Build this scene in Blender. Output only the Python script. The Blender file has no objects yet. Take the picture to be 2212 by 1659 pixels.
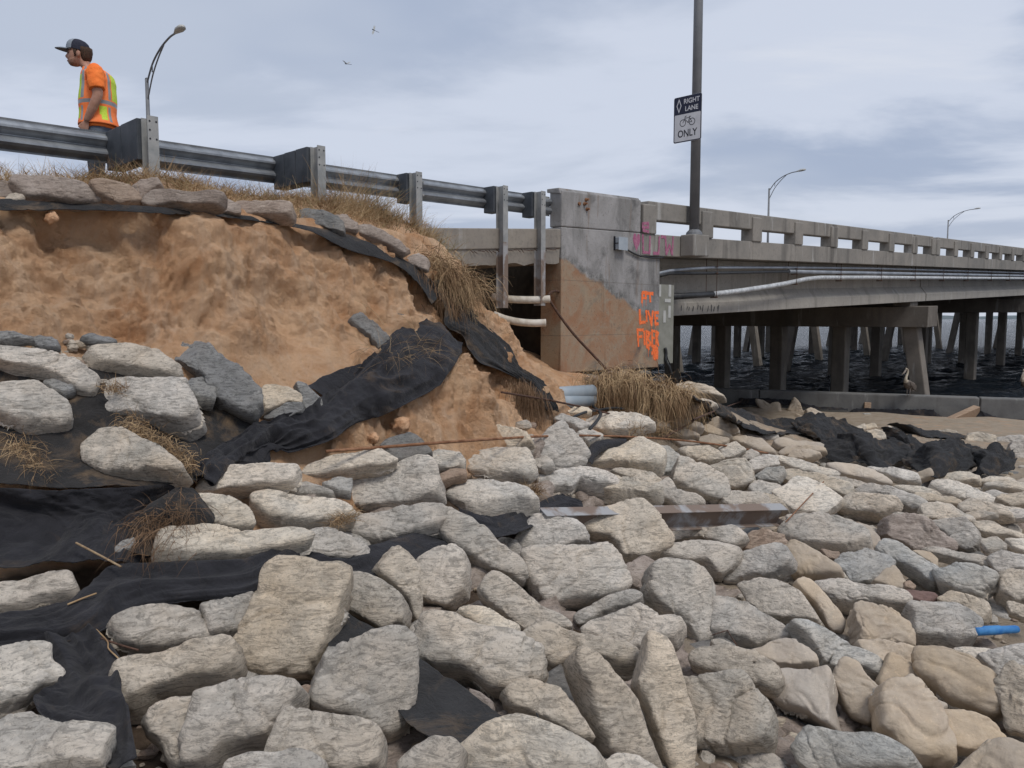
import bpy, bmesh, math, random
import numpy as np
from mathutils import Vector, Matrix, Quaternion, noise as mn
C = bpy.context.scene.collection
R = math.radians
PITCH = R(4.75); FPX = 1703.0
# ------------------------------------------------------------------ camera, world, sun
cam = bpy.data.cameras.new('camera'); cam.sensor_width = 36; cam.lens = 36*FPX/2212
cam.clip_start = .05; cam.clip_end = 9000
camo = bpy.data.objects.new('camera', cam); C.objects.link(camo)
camo.rotation_euler = (math.pi/2-PITCH, 0, 0)
bpy.context.scene.camera = camo
SUN_EL, SUN_AZ = R(57), R(146)          # azimuth clockwise from +Y (behind the camera, to the right)
sc = bpy.context.scene
sc.view_settings.view_transform = 'Standard'; sc.view_settings.look = 'None'
sc.view_settings.exposure = 0.15; sc.view_settings.gamma = 1
w = bpy.data.worlds.new('World'); sc.world = w; w.use_nodes = True
nt = w.node_tree; nt.nodes.clear()
def N(nt, t, **k):
    n = nt.nodes.new(t)
    for a, b in k.items():
        if a.startswith('i_'):
            key = a[2:]
            key = int(key) if key.isdigit() else key.replace('_', ' ')
            n.inputs[key].default_value = b
        else: setattr(n, a, b)
    return n
def L(nt, a, b): nt.links.new(a, b)
def ramp(nt, src, stops, interp='LINEAR'):
    r = nt.nodes.new('ShaderNodeValToRGB'); r.color_ramp.interpolation = interp
    e = r.color_ramp.elements
    while len(e) < len(stops): e.new(.5)
    for k, (p, c) in enumerate(stops):
        e[k].position = p
        e[k].color = (c, c, c, 1) if not isinstance(c, tuple) else (*c, 1)
    L(nt, src, r.inputs[0]); return r.outputs[0]
def mixc(nt, f, a, b, mode='MIX'):
    m = nt.nodes.new('ShaderNodeMix'); m.data_type = 'RGBA'; m.blend_type = mode
    for s, v in ((0, f), (6, a), (7, b)):
        if hasattr(v, 'links'): L(nt, v, m.inputs[s])
        elif isinstance(v, tuple): m.inputs[s].default_value = (*v, 1)
        else: m.inputs[s].default_value = v
    return m.outputs[2]
def math_(nt, op, a, b=0.0, c=None):
    m = nt.nodes.new('ShaderNodeMath'); m.operation = op
    for s, v in ((0, a), (1, b), (2, c)):
        if v is None: continue
        if hasattr(v, 'links'): L(nt, v, m.inputs[s])
        else: m.inputs[s].default_value = v
    return m.outputs[0]
tc = N(nt, 'ShaderNodeTexCoord')
sky = N(nt, 'ShaderNodeTexSky', sky_type='NISHITA', sun_disc=False, sun_elevation=SUN_EL, sun_rotation=SUN_AZ)
sky.dust_density = 3
sep = N(nt, 'ShaderNodeSeparateXYZ'); L(nt, tc.outputs['Generated'], sep.inputs[0])
zz = math_(nt, 'MAXIMUM', sep.outputs[2], 0.0); zz = math_(nt, 'ADD', zz, 0.16)
px = math_(nt, 'DIVIDE', sep.outputs[0], zz); py = math_(nt, 'DIVIDE', sep.outputs[1], zz)
cmb = N(nt, 'ShaderNodeCombineXYZ'); L(nt, px, cmb.inputs[0]); L(nt, py, cmb.inputs[1])
mp1 = N(nt, 'ShaderNodeMapping'); mp1.inputs['Scale'].default_value = (.7, .95, 1); mp1.inputs['Rotation'].default_value = (0, 0, .5)
mp1.inputs['Location'].default_value = (3.1, 1.7, 0)
L(nt, cmb.outputs[0], mp1.inputs[0])
n1 = N(nt, 'ShaderNodeTexNoise', i_Scale=1.25, i_Detail=8.0, i_Roughness=.55, i_Distortion=.35); L(nt, mp1.outputs[0], n1.inputs[0])
n2 = N(nt, 'ShaderNodeTexNoise', i_Scale=.8, i_Detail=4.0, i_Roughness=.5); L(nt, mp1.outputs[0], n2.inputs[0])
mp3 = N(nt, 'ShaderNodeMapping'); mp3.inputs['Scale'].default_value = (.5, 1.6, 1); mp3.inputs['Rotation'].default_value = (0, 0, -.25)
L(nt, cmb.outputs[0], mp3.inputs[0])
n3 = N(nt, 'ShaderNodeTexNoise', i_Scale=1.1, i_Detail=9.0, i_Roughness=.6, i_Distortion=.3); L(nt, mp3.outputs[0], n3.inputs[0])
f1 = ramp(nt, n1.outputs[0], [(.42, 0.0), (.58, 1.0)], 'EASE')
f2 = ramp(nt, n2.outputs[0], [(.40, 0.0), (.60, 1.0)], 'EASE')
f3 = ramp(nt, n3.outputs[0], [(.56, 0.0), (.74, 1.0)], 'EASE')
grey = mixc(nt, f2, (3.7, 4.35, 5.7), (4.75, 5.3, 6.4))         # overcast cloud deck, darker and lighter undersides
c1 = mixc(nt, f1, grey, (5.9, 6.4, 7.5))
c2 = mixc(nt, math_(nt, 'MULTIPLY', f3, .35), c1, (8.2, 8.2, 8.4))
hz = ramp(nt, sep.outputs[2], [(0.0, .32), (.16, 0.0)])        # brighter cloud towards the horizon
c3 = mixc(nt, hz, c2, (7.6, 7.7, 8.0))
fin = mixc(nt, .93, sky.outputs[0], c3)
below = ramp(nt, sep.outputs[2], [(.0, 1.0), (.001, 0.0)])
bg = N(nt, 'ShaderNodeBackground', i_Strength=.098); L(nt, fin, bg.inputs[0])
wo = N(nt, 'ShaderNodeOutputWorld'); L(nt, bg.outputs[0], wo.inputs[0])
sl = bpy.data.lights.new('sun', 'SUN'); sl.energy = 1.7; sl.angle = R(16); sl.color = (1, .95, .88)
so = bpy.data.objects.new('sun', sl); C.objects.link(so)
sd = Vector((math.sin(SUN_AZ)*math.cos(SUN_EL), math.cos(SUN_AZ)*math.cos(SUN_EL), math.sin(SUN_EL)))
so.rotation_euler = sd.to_track_quat('Z', 'Y').to_euler()
# ------------------------------------------------------------------ helpers
random.seed(7); rng = np.random.default_rng(7)
def tag(o, label=None, cat=None, group=None, kind=None):
    if label: o['label'] = label
    if cat: o['category'] = cat
    if group: o['group'] = group
    if kind: o['kind'] = kind
    return o
def empty(name, loc, label, cat, group=None, rot=None):
    o = bpy.data.objects.new(name, None); C.objects.link(o); o.location = loc
    if rot is not None: o.rotation_euler = rot
    o.empty_display_size = .1
    return tag(o, label, cat, group)
def mesh_obj(name, verts, faces, mat, parent=None, smooth=False, origin=None, mats=None, fm=None):
    """verts in WORLD space; origin moved to `origin` (or the parent's place)"""
    me = bpy.data.meshes.new(name)
    V = np.array(verts, dtype=float).reshape(-1, 3)
    if parent is not None and origin is None: origin = parent.matrix_world_loc if hasattr(parent, 'matrix_world_loc') else wloc(parent)
    if origin is None: origin = V.mean(0); origin[2] = V[:, 2].min()
    O = np.array(origin, dtype=float)
    me.from_pydata((V-O).tolist(), [], [tuple(f) for f in faces])
    for m in (mats or [mat]): me.materials.append(m)
    if fm is not None: me.polygons.foreach_set('material_index', fm)
    if smooth: me.polygons.foreach_set('use_smooth', [True]*len(me.polygons))
    me.update()
    o = bpy.data.objects.new(name, me); C.objects.link(o)
    if parent is not None:
        o.parent = parent; o.location = O-np.array(wloc(parent))
    else: o.location = O
    return o
def wloc(o):
    p = Vector(o.location)
    while o.parent: o = o.parent; p = p+Vector(o.location)
    return p
class MB:
    def __init__(s): s.v = []; s.f = []; s.m = []
    def add(s, v, f, m=0):
        b = len(s.v); s.v += [tuple(p) for p in v]; s.f += [tuple(b+i for i in q) for q in f]; s.m += [m]*len(f)
    def hexa(s, p, m=0):           # p: 8 points, bottom 4 ccw then top 4 ccw
        s.add(p, [(3, 2, 1, 0), (4, 5, 6, 7), (0, 1, 5, 4), (1, 2, 6, 5), (2, 3, 7, 6), (3, 0, 4, 7)], m)
    def box(s, c, h, M=None, m=0):
        P = [Vector((sx*h[0], sy*h[1], sz*h[2])) for sz in (-1, 1) for sx, sy in ((-1, -1), (1, -1), (1, 1), (-1, 1))]
        if M is not None: P = [M@p for p in P]
        s.hexa([Vector(c)+p for p in P], m)
    def tube(s, pts, r, n=10, m=0, caps=True):
        pts = [Vector(p) for p in pts]; k = len(pts)
        rr = r if isinstance(r, (list, tuple)) else [r]*k
        b = len(s.v); up = None
        for i, p in enumerate(pts):
            t = (pts[min(i+1, k-1)]-pts[max(i-1, 0)]).normalized()
            if up is None:
                up = Vector((0, 0, 1)) if abs(t.z) < .9 else Vector((1, 0, 0))
            a = t.cross(up).normalized(); up = a.cross(t).normalized()
            for j in range(n):
                q = 2*math.pi*j/n
                s.v.append(tuple(p+(a*math.cos(q)+up*math.sin(q))*rr[i]))
        for i in range(k-1):
            for j in range(n):
                s.f.append((b+i*n+j, b+i*n+(j+1) % n, b+(i+1)*n+(j+1) % n, b+(i+1)*n+j)); s.m.append(m)
        if caps:
            s.f.append(tuple(b+j for j in reversed(range(n)))); s.m.append(m)
            s.f.append(tuple(b+(k-1)*n+j for j in range(n))); s.m.append(m)
    def prism(s, poly, ext, m=0):  # poly: 3D points, ext: vector
        k = len(poly); e = Vector(ext)
        P = [Vector(p) for p in poly]+[Vector(p)+e for p in poly]
        s.add(P, [tuple(reversed(range(k))), tuple(range(k, 2*k))]+[(i, (i+1) % k, k+(i+1) % k, k+i) for i in range(k)], m)
    def build(s, name, mats, parent=None, smooth=False, origin=None, bevel=0):
        mats = mats if isinstance(mats, list) else [mats]
        o = mesh_obj(name, s.v, s.f, None, parent, smooth, origin, mats, s.m)
        bm = bmesh.new(); bm.from_mesh(o.data); bmesh.ops.recalc_face_normals(bm, faces=bm.faces); bm.to_mesh(o.data); bm.free()
        if bevel:
            b = o.modifiers.new('bevel', 'BEVEL'); b.width = bevel; b.segments = 2; b.limit_method = 'ANGLE'; b.angle_limit = R(40)
        return o
def ray(u, v):
    xc = (u-1106)/FPX; yc = -(v-829.5)/FPX
    return np.array([xc, math.cos(PITCH)+yc*math.sin(PITCH), -math.sin(PITCH)+yc*math.cos(PITCH)])
def PX(u, v, Y):
    d = ray(u, v); return d*(Y/d[1])
CR = {'D': (0, 0, 1/1.157308), 'C1': (0, 0, 2.458), 'C2': (700, 300, 2.458), 'C3': (1350, 300, 3.386), 'C4': (1960, 380, 3.687),
      'C5': (0, 800, 2.765), 'C6': (700, 900, 2.765), 'R1': (1300, 880, 3.16), 'R2': (1860, 780, 3.16), 'R3': (1860, 1305, 2.697),
      'R4': (1200, 1350, 2.911), 'R5': (500, 1350, 2.911), 'R6': (0, 1350, 2.91), 'K': (1620, 640, 3.253), 'G': (1540, 540, 4.1475), 'P': (2200, 900, 6.144)}
def cd(crop, x, y):
    if crop == 'D': return x, y
    a, b, s = CR[crop]; return (a+x/s)/1.157308, (b+y/s)/1.157308
# ------------------------------------------------------------------ terrain: control points
GP = []
def g(u, v, Y): GP.append(PX(u, v, Y))
for t in [(0,385,6.3),(0,415,6.1),(0,448,5.9),(333,372,7.1),(330,405,6.9),(330,445,6.6),(450,465,6.9),(620,455,8.0),(690,432,8.5),(620,478,7.8),
          (760,500,8.3),(860,545,8.7),(930,605,9.0),(975,680,9.15),(1050,745,9.3),(900,480,9.8),(1000,580,10.),(1055,650,10.15),(1110,735,10.4),(1185,840,10.8),
          (0,475,5.85),(0,600,5.65),(0,720,5.35),(250,470,6.45),(250,600,6.2),(250,720,5.85),(450,490,6.75),(450,600,6.55),(450,780,6.1),
          (620,500,7.5),(620,620,7.2),(620,760,6.8),(620,850,6.45),(760,545,8.0),(760,650,7.7),(760,780,7.25),(850,620,8.35),(850,720,7.95),(905,660,8.6),(940,740,8.4),
          (700,900,6.35),(820,800,7.3),(900,850,7.1),(1000,780,8.1),(1000,860,7.55),(1100,860,8.5),(1100,925,8.1),(1000,925,7.4),(1160,900,9.3),(850,945,6.75),(640,985,5.9),(550,960,5.8),
          (0,850,5.1),(0,1000,4.75),(200,850,5.35),(200,1000,4.95),(400,850,5.85),(420,1000,5.3),(0,1100,4.5),(0,1250,4.2),(300,1200,4.5),(0,1450,3.6),(0,1659,2.9),
          (300,1400,3.8),(300,1659,2.95),(630,1340,4.15),(630,1659,3.0),(600,1100,5.2),(850,1050,6.3),(850,1250,4.85),(1106,1659,3.15),(1106,1350,4.6),(1106,1150,6.1),
          (1100,1000,7.7),(1300,940,9.4),(1300,1050,8.1),(1300,1250,6.0),(1500,1659,3.6),(1500,1350,5.3),(1500,1100,8.1),(1500,1000,9.7),(1400,875,11.2),(1500,895,11.8),
          (1600,935,12.4),(1700,1100,8.8),(1750,1000,11.2),(1800,925,17.),(1900,980,13.5),(2000,940,17.),(2212,940,17.5),(2212,918,21.5),(1900,900,23.),(1620,880,25.),
          (1900,1560,4.4),(2212,1659,3.9),(2212,1400,5.3),(1850,1350,5.6),(2000,1200,7.2),(2212,1150,7.9),(2212,1020,11.),(1900,1040,10.3),(1500,832,13.0),(1330,880,11.0),
          (1240,870,11.5),(1320,850,12.3),(1400,830,13.2)]: g(*t)
GP += [np.array(p, float) for p in [(-6,6.4,1.15),(-8,10,1.1),(-4.2,9.2,1.15),(-2.6,10.6,1.2),(-10,4,1.0),(-12,14,1.1),(-6,14,1.15),(-9,25,1.2),(-2.2,11.6,1.0),(-1.2,12.6,.1),(.4,14.0,-.6),(-.2,12.4,-.45),
   (2.2,15.5,-1.6),(4,16.5,-2.2),(5,18,-2.9),(2,19,-2.9),(-1.5,16,-.6),(5,24,-3.9),(9,29,-4.2),(16,27,-4.),(22,24,-4.),(8,22,-3.2),(12,40,-5),(0,40,-4.5),(30,40,-5),(-6,40,-2),(40,20,-4.5),(22,18,-3.),
   (20,12,-2.8),(15,8,-2.5),(12,4,-2.4),(8,1,-2.3),(3,0,-1.95),(0,0,-1.8),(-1,-3,-1.8),(-3,1,-1.6),(-5.4,3.9,.9),(-7.5,1.9,.9),(-4.1,2.0,-1.35),(-6,-.6,-1.4),(-10,-.5,.9),(8,-6,-2.4),(-6,-8,-1.6),
   (-14,-6,.9),(-20,0,.9),(-20,20,1.1),(-13,-16,.7),(20,-10,-2.8),(40,0,-3.5),(-4.9,7.1,1.12),(-25,45,1.)]]
GP += [np.array([7.97+.918*q-.395*.35, 26.5-.395*q-.918*.35, -2.93]) for q in (-2, 1, 4, 7, 10, 13)]
GP += [np.array([7.97+.918*q+.395*1.6, 26.5-.395*q+.918*1.6, -3.7]) for q in (-2, 2, 6, 10, 14)]
GP = np.array(GP)
_r = np.sqrt(((GP[:, None, :2]-GP[None, :, :2])**2).sum(-1)+.02)
_A = _r+np.eye(len(GP))*-.01
_P = np.hstack([np.ones((len(GP), 1)), GP[:, :2]])
_M = np.block([[_A, _P], [_P.T, np.zeros((3, 3))]])
_W = np.linalg.solve(_M, np.concatenate([GP[:, 2], [0, 0, 0]]))
def GZ(x, y):
    x = np.asarray(x, float); y = np.asarray(y, float); sh = x.shape; x = x.ravel(); y = y.ravel()
    out = np.empty(len(x))
    for i in range(0, len(x), 20000):
        a, b = x[i:i+20000], y[i:i+20000]
        r = np.sqrt((a[:, None]-GP[:, 0])**2+(b[:, None]-GP[:, 1])**2+.02)
        out[i:i+20000] = r@_W[:-3]+_W[-3]+_W[-2]*a+_W[-1]*b
    return out.reshape(sh)
def hit(u, v):
    d = ray(u, v); Y = np.geomspace(1.5, 45, 700); t = Y/d[1]
    z = GZ(d[0]*t, Y); h = d[2]*t-z
    k = np.nonzero(h < 0)[0]
    if len(k) == 0: return d*t[-1]
    k = k[0]
    if k == 0: return d*t[0]
    a = h[k-1]/(h[k-1]-h[k]); return d*(t[k-1]+(t[k]-t[k-1])*a)
def hitl(u, v, lift):      # lifted towards the eye by `lift` metres
    p = hit(u, v); n = np.linalg.norm(p); return p*(1-lift/n)
# ------------------------------------------------------------------ materials
def newmat(name):
    m = bpy.data.materials.new(name); m.use_nodes = True
    return m, m.node_tree, m.node_tree.nodes['Principled BSDF']
def noise_(nt, vec, scale, detail=6, rough=.6, dist=0., sx=None):
    n = N(nt, 'ShaderNodeTexNoise', i_Scale=scale, i_Detail=float(detail), i_Roughness=rough, i_Distortion=dist)
    if sx is not None:
        mp = N(nt, 'ShaderNodeMapping'); mp.inputs['Scale'].default_value = sx[:3]
        if len(sx) > 3: mp.inputs['Rotation'].default_value = sx[3:]
        L(nt, vec, mp.inputs[0]); vec = mp.outputs[0]
    L(nt, vec, n.inputs[0]); return n.outputs[0]
def coords(nt, rnd=False):
    t = N(nt, 'ShaderNodeTexCoord').outputs['Object']
    if rnd:
        oi = N(nt, 'ShaderNodeObjectInfo'); a = N(nt, 'ShaderNodeVectorMath', operation='ADD')
        mu = math_(nt, 'MULTIPLY', oi.outputs['Random'], 57.0)
        cb = N(nt, 'ShaderNodeCombineXYZ'); L(nt, mu, cb.inputs[0]); L(nt, mu, cb.inputs[2])
        L(nt, t, a.inputs[0]); L(nt, cb.outputs[0], a.inputs[1]); return a.outputs[0], oi.outputs['Random']
    return t, None
def bump_(nt, bs, h, st=.5, dist=.02, prev=None):
    b = N(nt, 'ShaderNodeBump', i_Strength=st, i_Distance=dist); L(nt, h, b.inputs['Height'])
    if prev is not None: L(nt, prev, b.inputs['Normal'])
    L(nt, b.outputs[0], bs.inputs['Normal']); return b.outputs[0]
def simple(name, c1, c2, scale=8, rough=.8, metal=0., bst=.3, bsc=60, sx=None, bd=.01, lo=.38, hi=.62, spec=.3):
    m, nt, bs = newmat(name); v, _ = coords(nt)
    f = ramp(nt, noise_(nt, v, scale, 7, .6, .3, sx), [(lo, 0.), (hi, 1.)])
    L(nt, mixc(nt, f, c1, c2), bs.inputs['Base Color'])
    bs.inputs['Roughness'].default_value = rough; bs.inputs['Metallic'].default_value = metal
    bs.inputs['Specular IOR Level'].default_value = spec
    if bst: bump_(nt, bs, noise_(nt, v, bsc, 6, .65), bst, bd)
    return m
def bagmat(name, ca, cb, cc, darkamt=.5, wr=1.0, dist=.012, smoothy=False):
    """cement set hard in a sack: blotchy, fibrous, finely wrinkled"""
    m, nt, bs = newmat(name); v, rnd = coords(nt, True)
    f1 = ramp(nt, noise_(nt, v, 5, 6, .6, .8), [(.36, 0.), (.62, 1.)])
    f2 = ramp(nt, noise_(nt, v, 2.3, 4, .55, .5), [(.42, 0.), (.62, 1.)])
    col = mixc(nt, f1, ca, cb); col = mixc(nt, math_(nt, 'MULTIPLY', f2, .75), col, cc)
    fib = ramp(nt, noise_(nt, v, 6, 9, .76, 1.6, (1.5, 1.5, 6, .5, .3, .2)), [(.50, 0.), (.57, 1.)])
    col = mixc(nt, math_(nt, 'MULTIPLY', fib, .6*darkamt), col, tuple(x*.42 for x in ca))
    sp = ramp(nt, noise_(nt, v, 55, 4, .7), [(.56, 0.), (.66, 1.)])
    col = mixc(nt, math_(nt, 'MULTIPLY', sp, .55*darkamt), col, tuple(x*.35 for x in cb))
    sp2 = ramp(nt, noise_(nt, v, 34, 5, .75, .6), [(.56, 0.), (.68, 1.)])
    col = mixc(nt, math_(nt, 'MULTIPLY', sp2, .35), col, tuple(min(1, x*1.5) for x in cc))
    hv = math_(nt, 'MULTIPLY_ADD', rnd, .28, .88)
    hs = N(nt, 'ShaderNodeHueSaturation'); L(nt, col, hs.inputs['Color']); L(nt, hv, hs.inputs['Value'])
    wn = N(nt, 'ShaderNodeTexWhiteNoise', noise_dimensions='1D'); L(nt, rnd, wn.inputs['W'])
    L(nt, math_(nt, 'MULTIPLY_ADD', wn.outputs[0], .5, .7), hs.inputs['Saturation'])
    L(nt, hs.outputs[0], bs.inputs['Base Color']); bs.inputs['Roughness'].default_value = .9
    bs.inputs['Specular IOR Level'].default_value = .2
    if not smoothy:
        wv = N(nt, 'ShaderNodeTexWave', wave_type='BANDS', bands_direction='DIAGONAL', i_Scale=2.2, i_Distortion=22.0, i_Detail=5.0, i_Detail_Scale=1.1, i_Detail_Roughness=.62)
        L(nt, v, wv.inputs[0])
        wv1 = ramp(nt, wv.outputs['Fac'], [(0., 0.), (.22, .85), (1., 1.)])
        b1 = bump_(nt, bs, wv1, .35*wr, .010)
        b2 = bump_(nt, bs, noise_(nt, v, 9, 9, .74, 1.4, (1.2, 1.2, 5, .5, .3, .2)), .9*wr, dist*1.8, b1)
        bump_(nt, bs, noise_(nt, v, 70, 6, .7), .6, .006, b2)
    else:
        b1 = bump_(nt, bs, noise_(nt, v, 7, 9, .68, .8), .7, .02)
        bump_(nt, bs, noise_(nt, v, 80, 5, .7), .5, .004, b1)
    return m
M = {}
M['g'] = bagmat('cement grey', (.385,.36,.32), (.58,.53,.465), (.58,.50,.41), 1.0)
M['t'] = bagmat('cement tan', (.46,.41,.345), (.66,.58,.48), (.62,.52,.405), 1.0)
M['p'] = bagmat('cement pale', (.51,.47,.41), (.70,.63,.53), (.66,.56,.44), 1.0)
M['s'] = bagmat('stone smooth', (.37,.31,.25), (.44,.38,.31), (.46,.37,.27), .22, smoothy=True)
M['d'] = bagmat('concrete dark', (.14,.145,.145), (.21,.21,.20), (.23,.21,.19), .7)
M['a'] = bagmat('asphalt chunk', (.19,.19,.185), (.22,.22,.22), (.27,.26,.24), 1.2, .6)
M['b'] = bagmat('stone bluish', (.33,.33,.315), (.49,.48,.45), (.50,.46,.40), .9)
M['r'] = bagmat('stone red brown', (.13,.065,.05), (.19,.10,.08), (.16,.08,.06), .4, smoothy=True)
M['w'] = bagmat('sack brown', (.30,.23,.18), (.42,.34,.28), (.33,.25,.20), .8)
# concrete of the bridge: weathered, stained with vertical runs
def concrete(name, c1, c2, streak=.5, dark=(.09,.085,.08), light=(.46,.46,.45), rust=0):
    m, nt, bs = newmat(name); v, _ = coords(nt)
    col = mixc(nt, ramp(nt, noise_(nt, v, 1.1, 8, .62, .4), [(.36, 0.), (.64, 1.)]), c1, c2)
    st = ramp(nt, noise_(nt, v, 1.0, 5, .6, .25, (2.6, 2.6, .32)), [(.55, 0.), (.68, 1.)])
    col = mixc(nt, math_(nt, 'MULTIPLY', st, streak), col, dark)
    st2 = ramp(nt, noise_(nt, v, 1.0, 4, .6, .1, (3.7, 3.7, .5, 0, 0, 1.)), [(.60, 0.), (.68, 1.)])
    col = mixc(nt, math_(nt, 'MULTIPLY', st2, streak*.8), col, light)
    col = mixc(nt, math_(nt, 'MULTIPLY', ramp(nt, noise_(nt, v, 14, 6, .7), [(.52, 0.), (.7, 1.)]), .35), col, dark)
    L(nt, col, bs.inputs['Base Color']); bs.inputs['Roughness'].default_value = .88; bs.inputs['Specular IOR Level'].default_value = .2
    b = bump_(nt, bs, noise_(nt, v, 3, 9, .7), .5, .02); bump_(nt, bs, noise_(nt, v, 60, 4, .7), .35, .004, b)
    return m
M['conc'] = concrete('bridge concrete', (.20,.19,.175), (.27,.25,.225), .6)
M['beam'] = concrete('beam concrete', (.27,.255,.235), (.33,.31,.28), .35)
M['pile'] = concrete('pile concrete', (.14,.125,.105), (.21,.185,.16), .45)  # base colour darkened to stand in for shade under the deck
M['cap'] = concrete('cap concrete', (.12,.105,.09), (.18,.16,.14), .5)  # under-deck shade put into a darker base colour
M['slab'] = concrete('approach slab concrete', (.21,.19,.17), (.30,.27,.23), .4)
M['wallc'] = concrete('seawall concrete', (.13,.13,.13), (.19,.19,.185), .4)
# wing wall: grey above, buried-soil stain below a diagonal line, sooty boundary
def wingmat():
    m, nt, bs = newmat('wing wall concrete'); v, _ = coords(nt)
    sp = N(nt, 'ShaderNodeSeparateXYZ'); L(nt, v, sp.inputs[0])
    al = math_(nt, 'ADD', math_(nt, 'MULTIPLY', sp.outputs[0], BDX), math_(nt, 'MULTIPLY', sp.outputs[1], BDY))
    nz = noise_(nt, v, 2.2, 6, .6, .3)
    # height above the diagonal: z - (z0 - k*s)
    h = math_(nt, 'ADD', sp.outputs[2], math_(nt, 'MULTIPLY_ADD', al, .40, -WZ0))
    h = math_(nt, 'ADD', h, math_(nt, 'MULTIPLY_ADD', nz, .5, -.25))
    grey = mixc(nt, ramp(nt, noise_(nt, v, 1.4, 8, .65, .5, (1, 1, .6)), [(.36, 0.), (.64, 1.)]), (.21,.205,.20), (.36,.35,.35))
    grey = mixc(nt, math_(nt, 'MULTIPLY', ramp(nt, noise_(nt, v, 1., 5, .6, .2, (3, 3, .35)), [(.54, 0.), (.7, 1.)]), .55), grey, (.10,.10,.10))
    soil = mixc(nt, ramp(nt, noise_(nt, v, 1.5, 8, .65, .6), [(.40, 0.), (.60, 1.)]), (.29,.165,.10), (.31,.24,.17))
    soil = mixc(nt, ramp(nt, noise_(nt, v, 4, 8, .7, .6), [(.50, 0.), (.66, .7)]), soil, (.30,.26,.20))
    f = ramp(nt, h, [(.45, 0.), (.52, 1.)])
    hh = math_(nt, 'MULTIPLY_ADD', h, .5, .5)
    fr = ramp(nt, hh, [(.48, 0.), (.505, 1.)])
    col = mixc(nt, fr, soil, grey)
    sr = ramp(nt, hh, [(.47, 0.), (.51, .8), (.60, 0.)])
    col = mixc(nt, math_(nt, 'MULTIPLY', sr, ramp(nt, noise_(nt, v, 6, 7, .7), [(.42, 0.), (.6, 1.)])), col, (.05,.055,.05))
    zl = math_(nt, 'ADD', sp.outputs[2], math_(nt, 'MULTIPLY_ADD', noise_(nt, v, 9, 3, .6), .012, -.006))
    fl = math_(nt, 'ABSOLUTE', math_(nt, 'ADD', zl, .28)); fl2 = math_(nt, 'ABSOLUTE', math_(nt, 'ADD', zl, -.62))
    ln = ramp(nt, math_(nt, 'MINIMUM', fl, fl2), [(.0, .55), (.010, 0.)])
    col = mixc(nt, ln, col, (.12,.10,.085))
    run = ramp(nt, noise_(nt, v, 1., 5, .65, .2, (7, 7, .7)), [(.58, 0.), (.70, .6)])
    col = mixc(nt, run, col, (.17,.11,.07))
    pit = ramp(nt, noise_(nt, v, 38, 3, .6), [(.64, 0.), (.70, .8)])
    col = mixc(nt, pit, col, (.07,.06,.055))
    sm = math_(nt, 'MULTIPLY', ramp(nt, noise_(nt, v, 1.6, 6, .65, .3), [(.52, 0.), (.66, .8)]), ramp(nt, al, [(.42, 0.), (1., 1.)]))
    col = mixc(nt, sm, col, (.085,.085,.085))
    L(nt, col, bs.inputs['Base Color']); bs.inputs['Roughness'].default_value = .88; bs.inputs['Specular IOR Level'].default_value = .2
    b = bump_(nt, bs, noise_(nt, v, 4, 9, .7), .6, .03); b = bump_(nt, bs, pit, -.5, .01, b); bump_(nt, bs, noise_(nt, v, 60, 4, .7), .35, .004, b)
    return m
BDX, BDY = .695, .719; WZ0 = 1.0
M['wing'] = wingmat()
M['galv'] = simple('galvanised steel', (.22,.235,.255), (.33,.35,.37), 5, .42, .55, .12, 40, (1, 1, 1), .004, spec=.4)
M['galvd'] = simple('galvanised steel dull', (.26,.27,.27), (.36,.36,.35), 6, .6, .3, .2, 60)
M['block'] = simple('black plastic offset block', (.045,.052,.062), (.075,.083,.095), 5, .55, 0, .2, 60)
M['rust'] = simple('rusty steel', (.16,.07,.035), (.30,.16,.09), 12, .85, .1, .5, 90)
M['rustg'] = simple('half rusty galvanised steel', (.205,.155,.125), (.34,.34,.345), 3, .75, .2, .4, 70, (1, 1, 1), .006, .44, .56)
M['rebar'] = simple('rusty reinforcing bar', (.055,.035,.028), (.12,.065,.045), 30, .85, .1, .6, 200)
M['rub'] = simple('black rubber', (.02,.022,.025), (.04,.042,.045), 10, .5, 0, .1, 50)
M['pvc'] = simple('grey plastic pipe', (.27,.32,.36), (.34,.38,.41), 4, .5, 0, .1, 60)
M['pvcw'] = simple('dirty white plastic pipe', (.40,.35,.28), (.62,.58,.52), 5, .6, 0, .15, 60)
M['pipe'] = simple('bridge conduit', (.22,.25,.29), (.34,.37,.42), 3, .4, .1, .15, 30)
M['wrap'] = simple('wrapped conduit', (.38,.40,.42), (.60,.62,.64), 9, .5, .1, .8, 25, None, .02)
M['pole'] = simple('painted light pole', (.15,.155,.165), (.19,.195,.205), 2, .5, .2, .1, 30)
M['white'] = simple('sign white', (.55,.55,.57), (.62,.62,.64), 6, .5, 0, 0)
M['black'] = simple('sign black', (.012,.014,.02), (.02,.022,.03), 6, .5, 0, 0)
M['navy'] = simple('sign dark sheeting', (.014,.018,.04), (.022,.026,.05), 6, .5, 0, 0)
M['lamp'] = simple('lamp housing', (.40,.40,.38), (.50,.50,.48), 4, .5, .1, 0)
M['orange'] = simple('orange spray paint', (.75,.13,.03), (.95,.22,.07), 30, .7, 0, .2, 100)
M['pink'] = simple('faded pink spray paint', (.30,.085,.17), (.38,.17,.24), 22, .8, 0, .2, 100)
M['blue'] = simple('blue plastic', (.02,.13,.37), (.06,.22,.47), 14, .6, 0, .1, 50)
M['plank'] = simple('weathered timber', (.26,.17,.11), (.40,.30,.22), 6, .85, 0, .5, 60, (1, 8, 8))
M['steelbox'] = simple('junction box enamel', (.30,.34,.38), (.36,.40,.44), 5, .5, .1, .05, 40)
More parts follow.
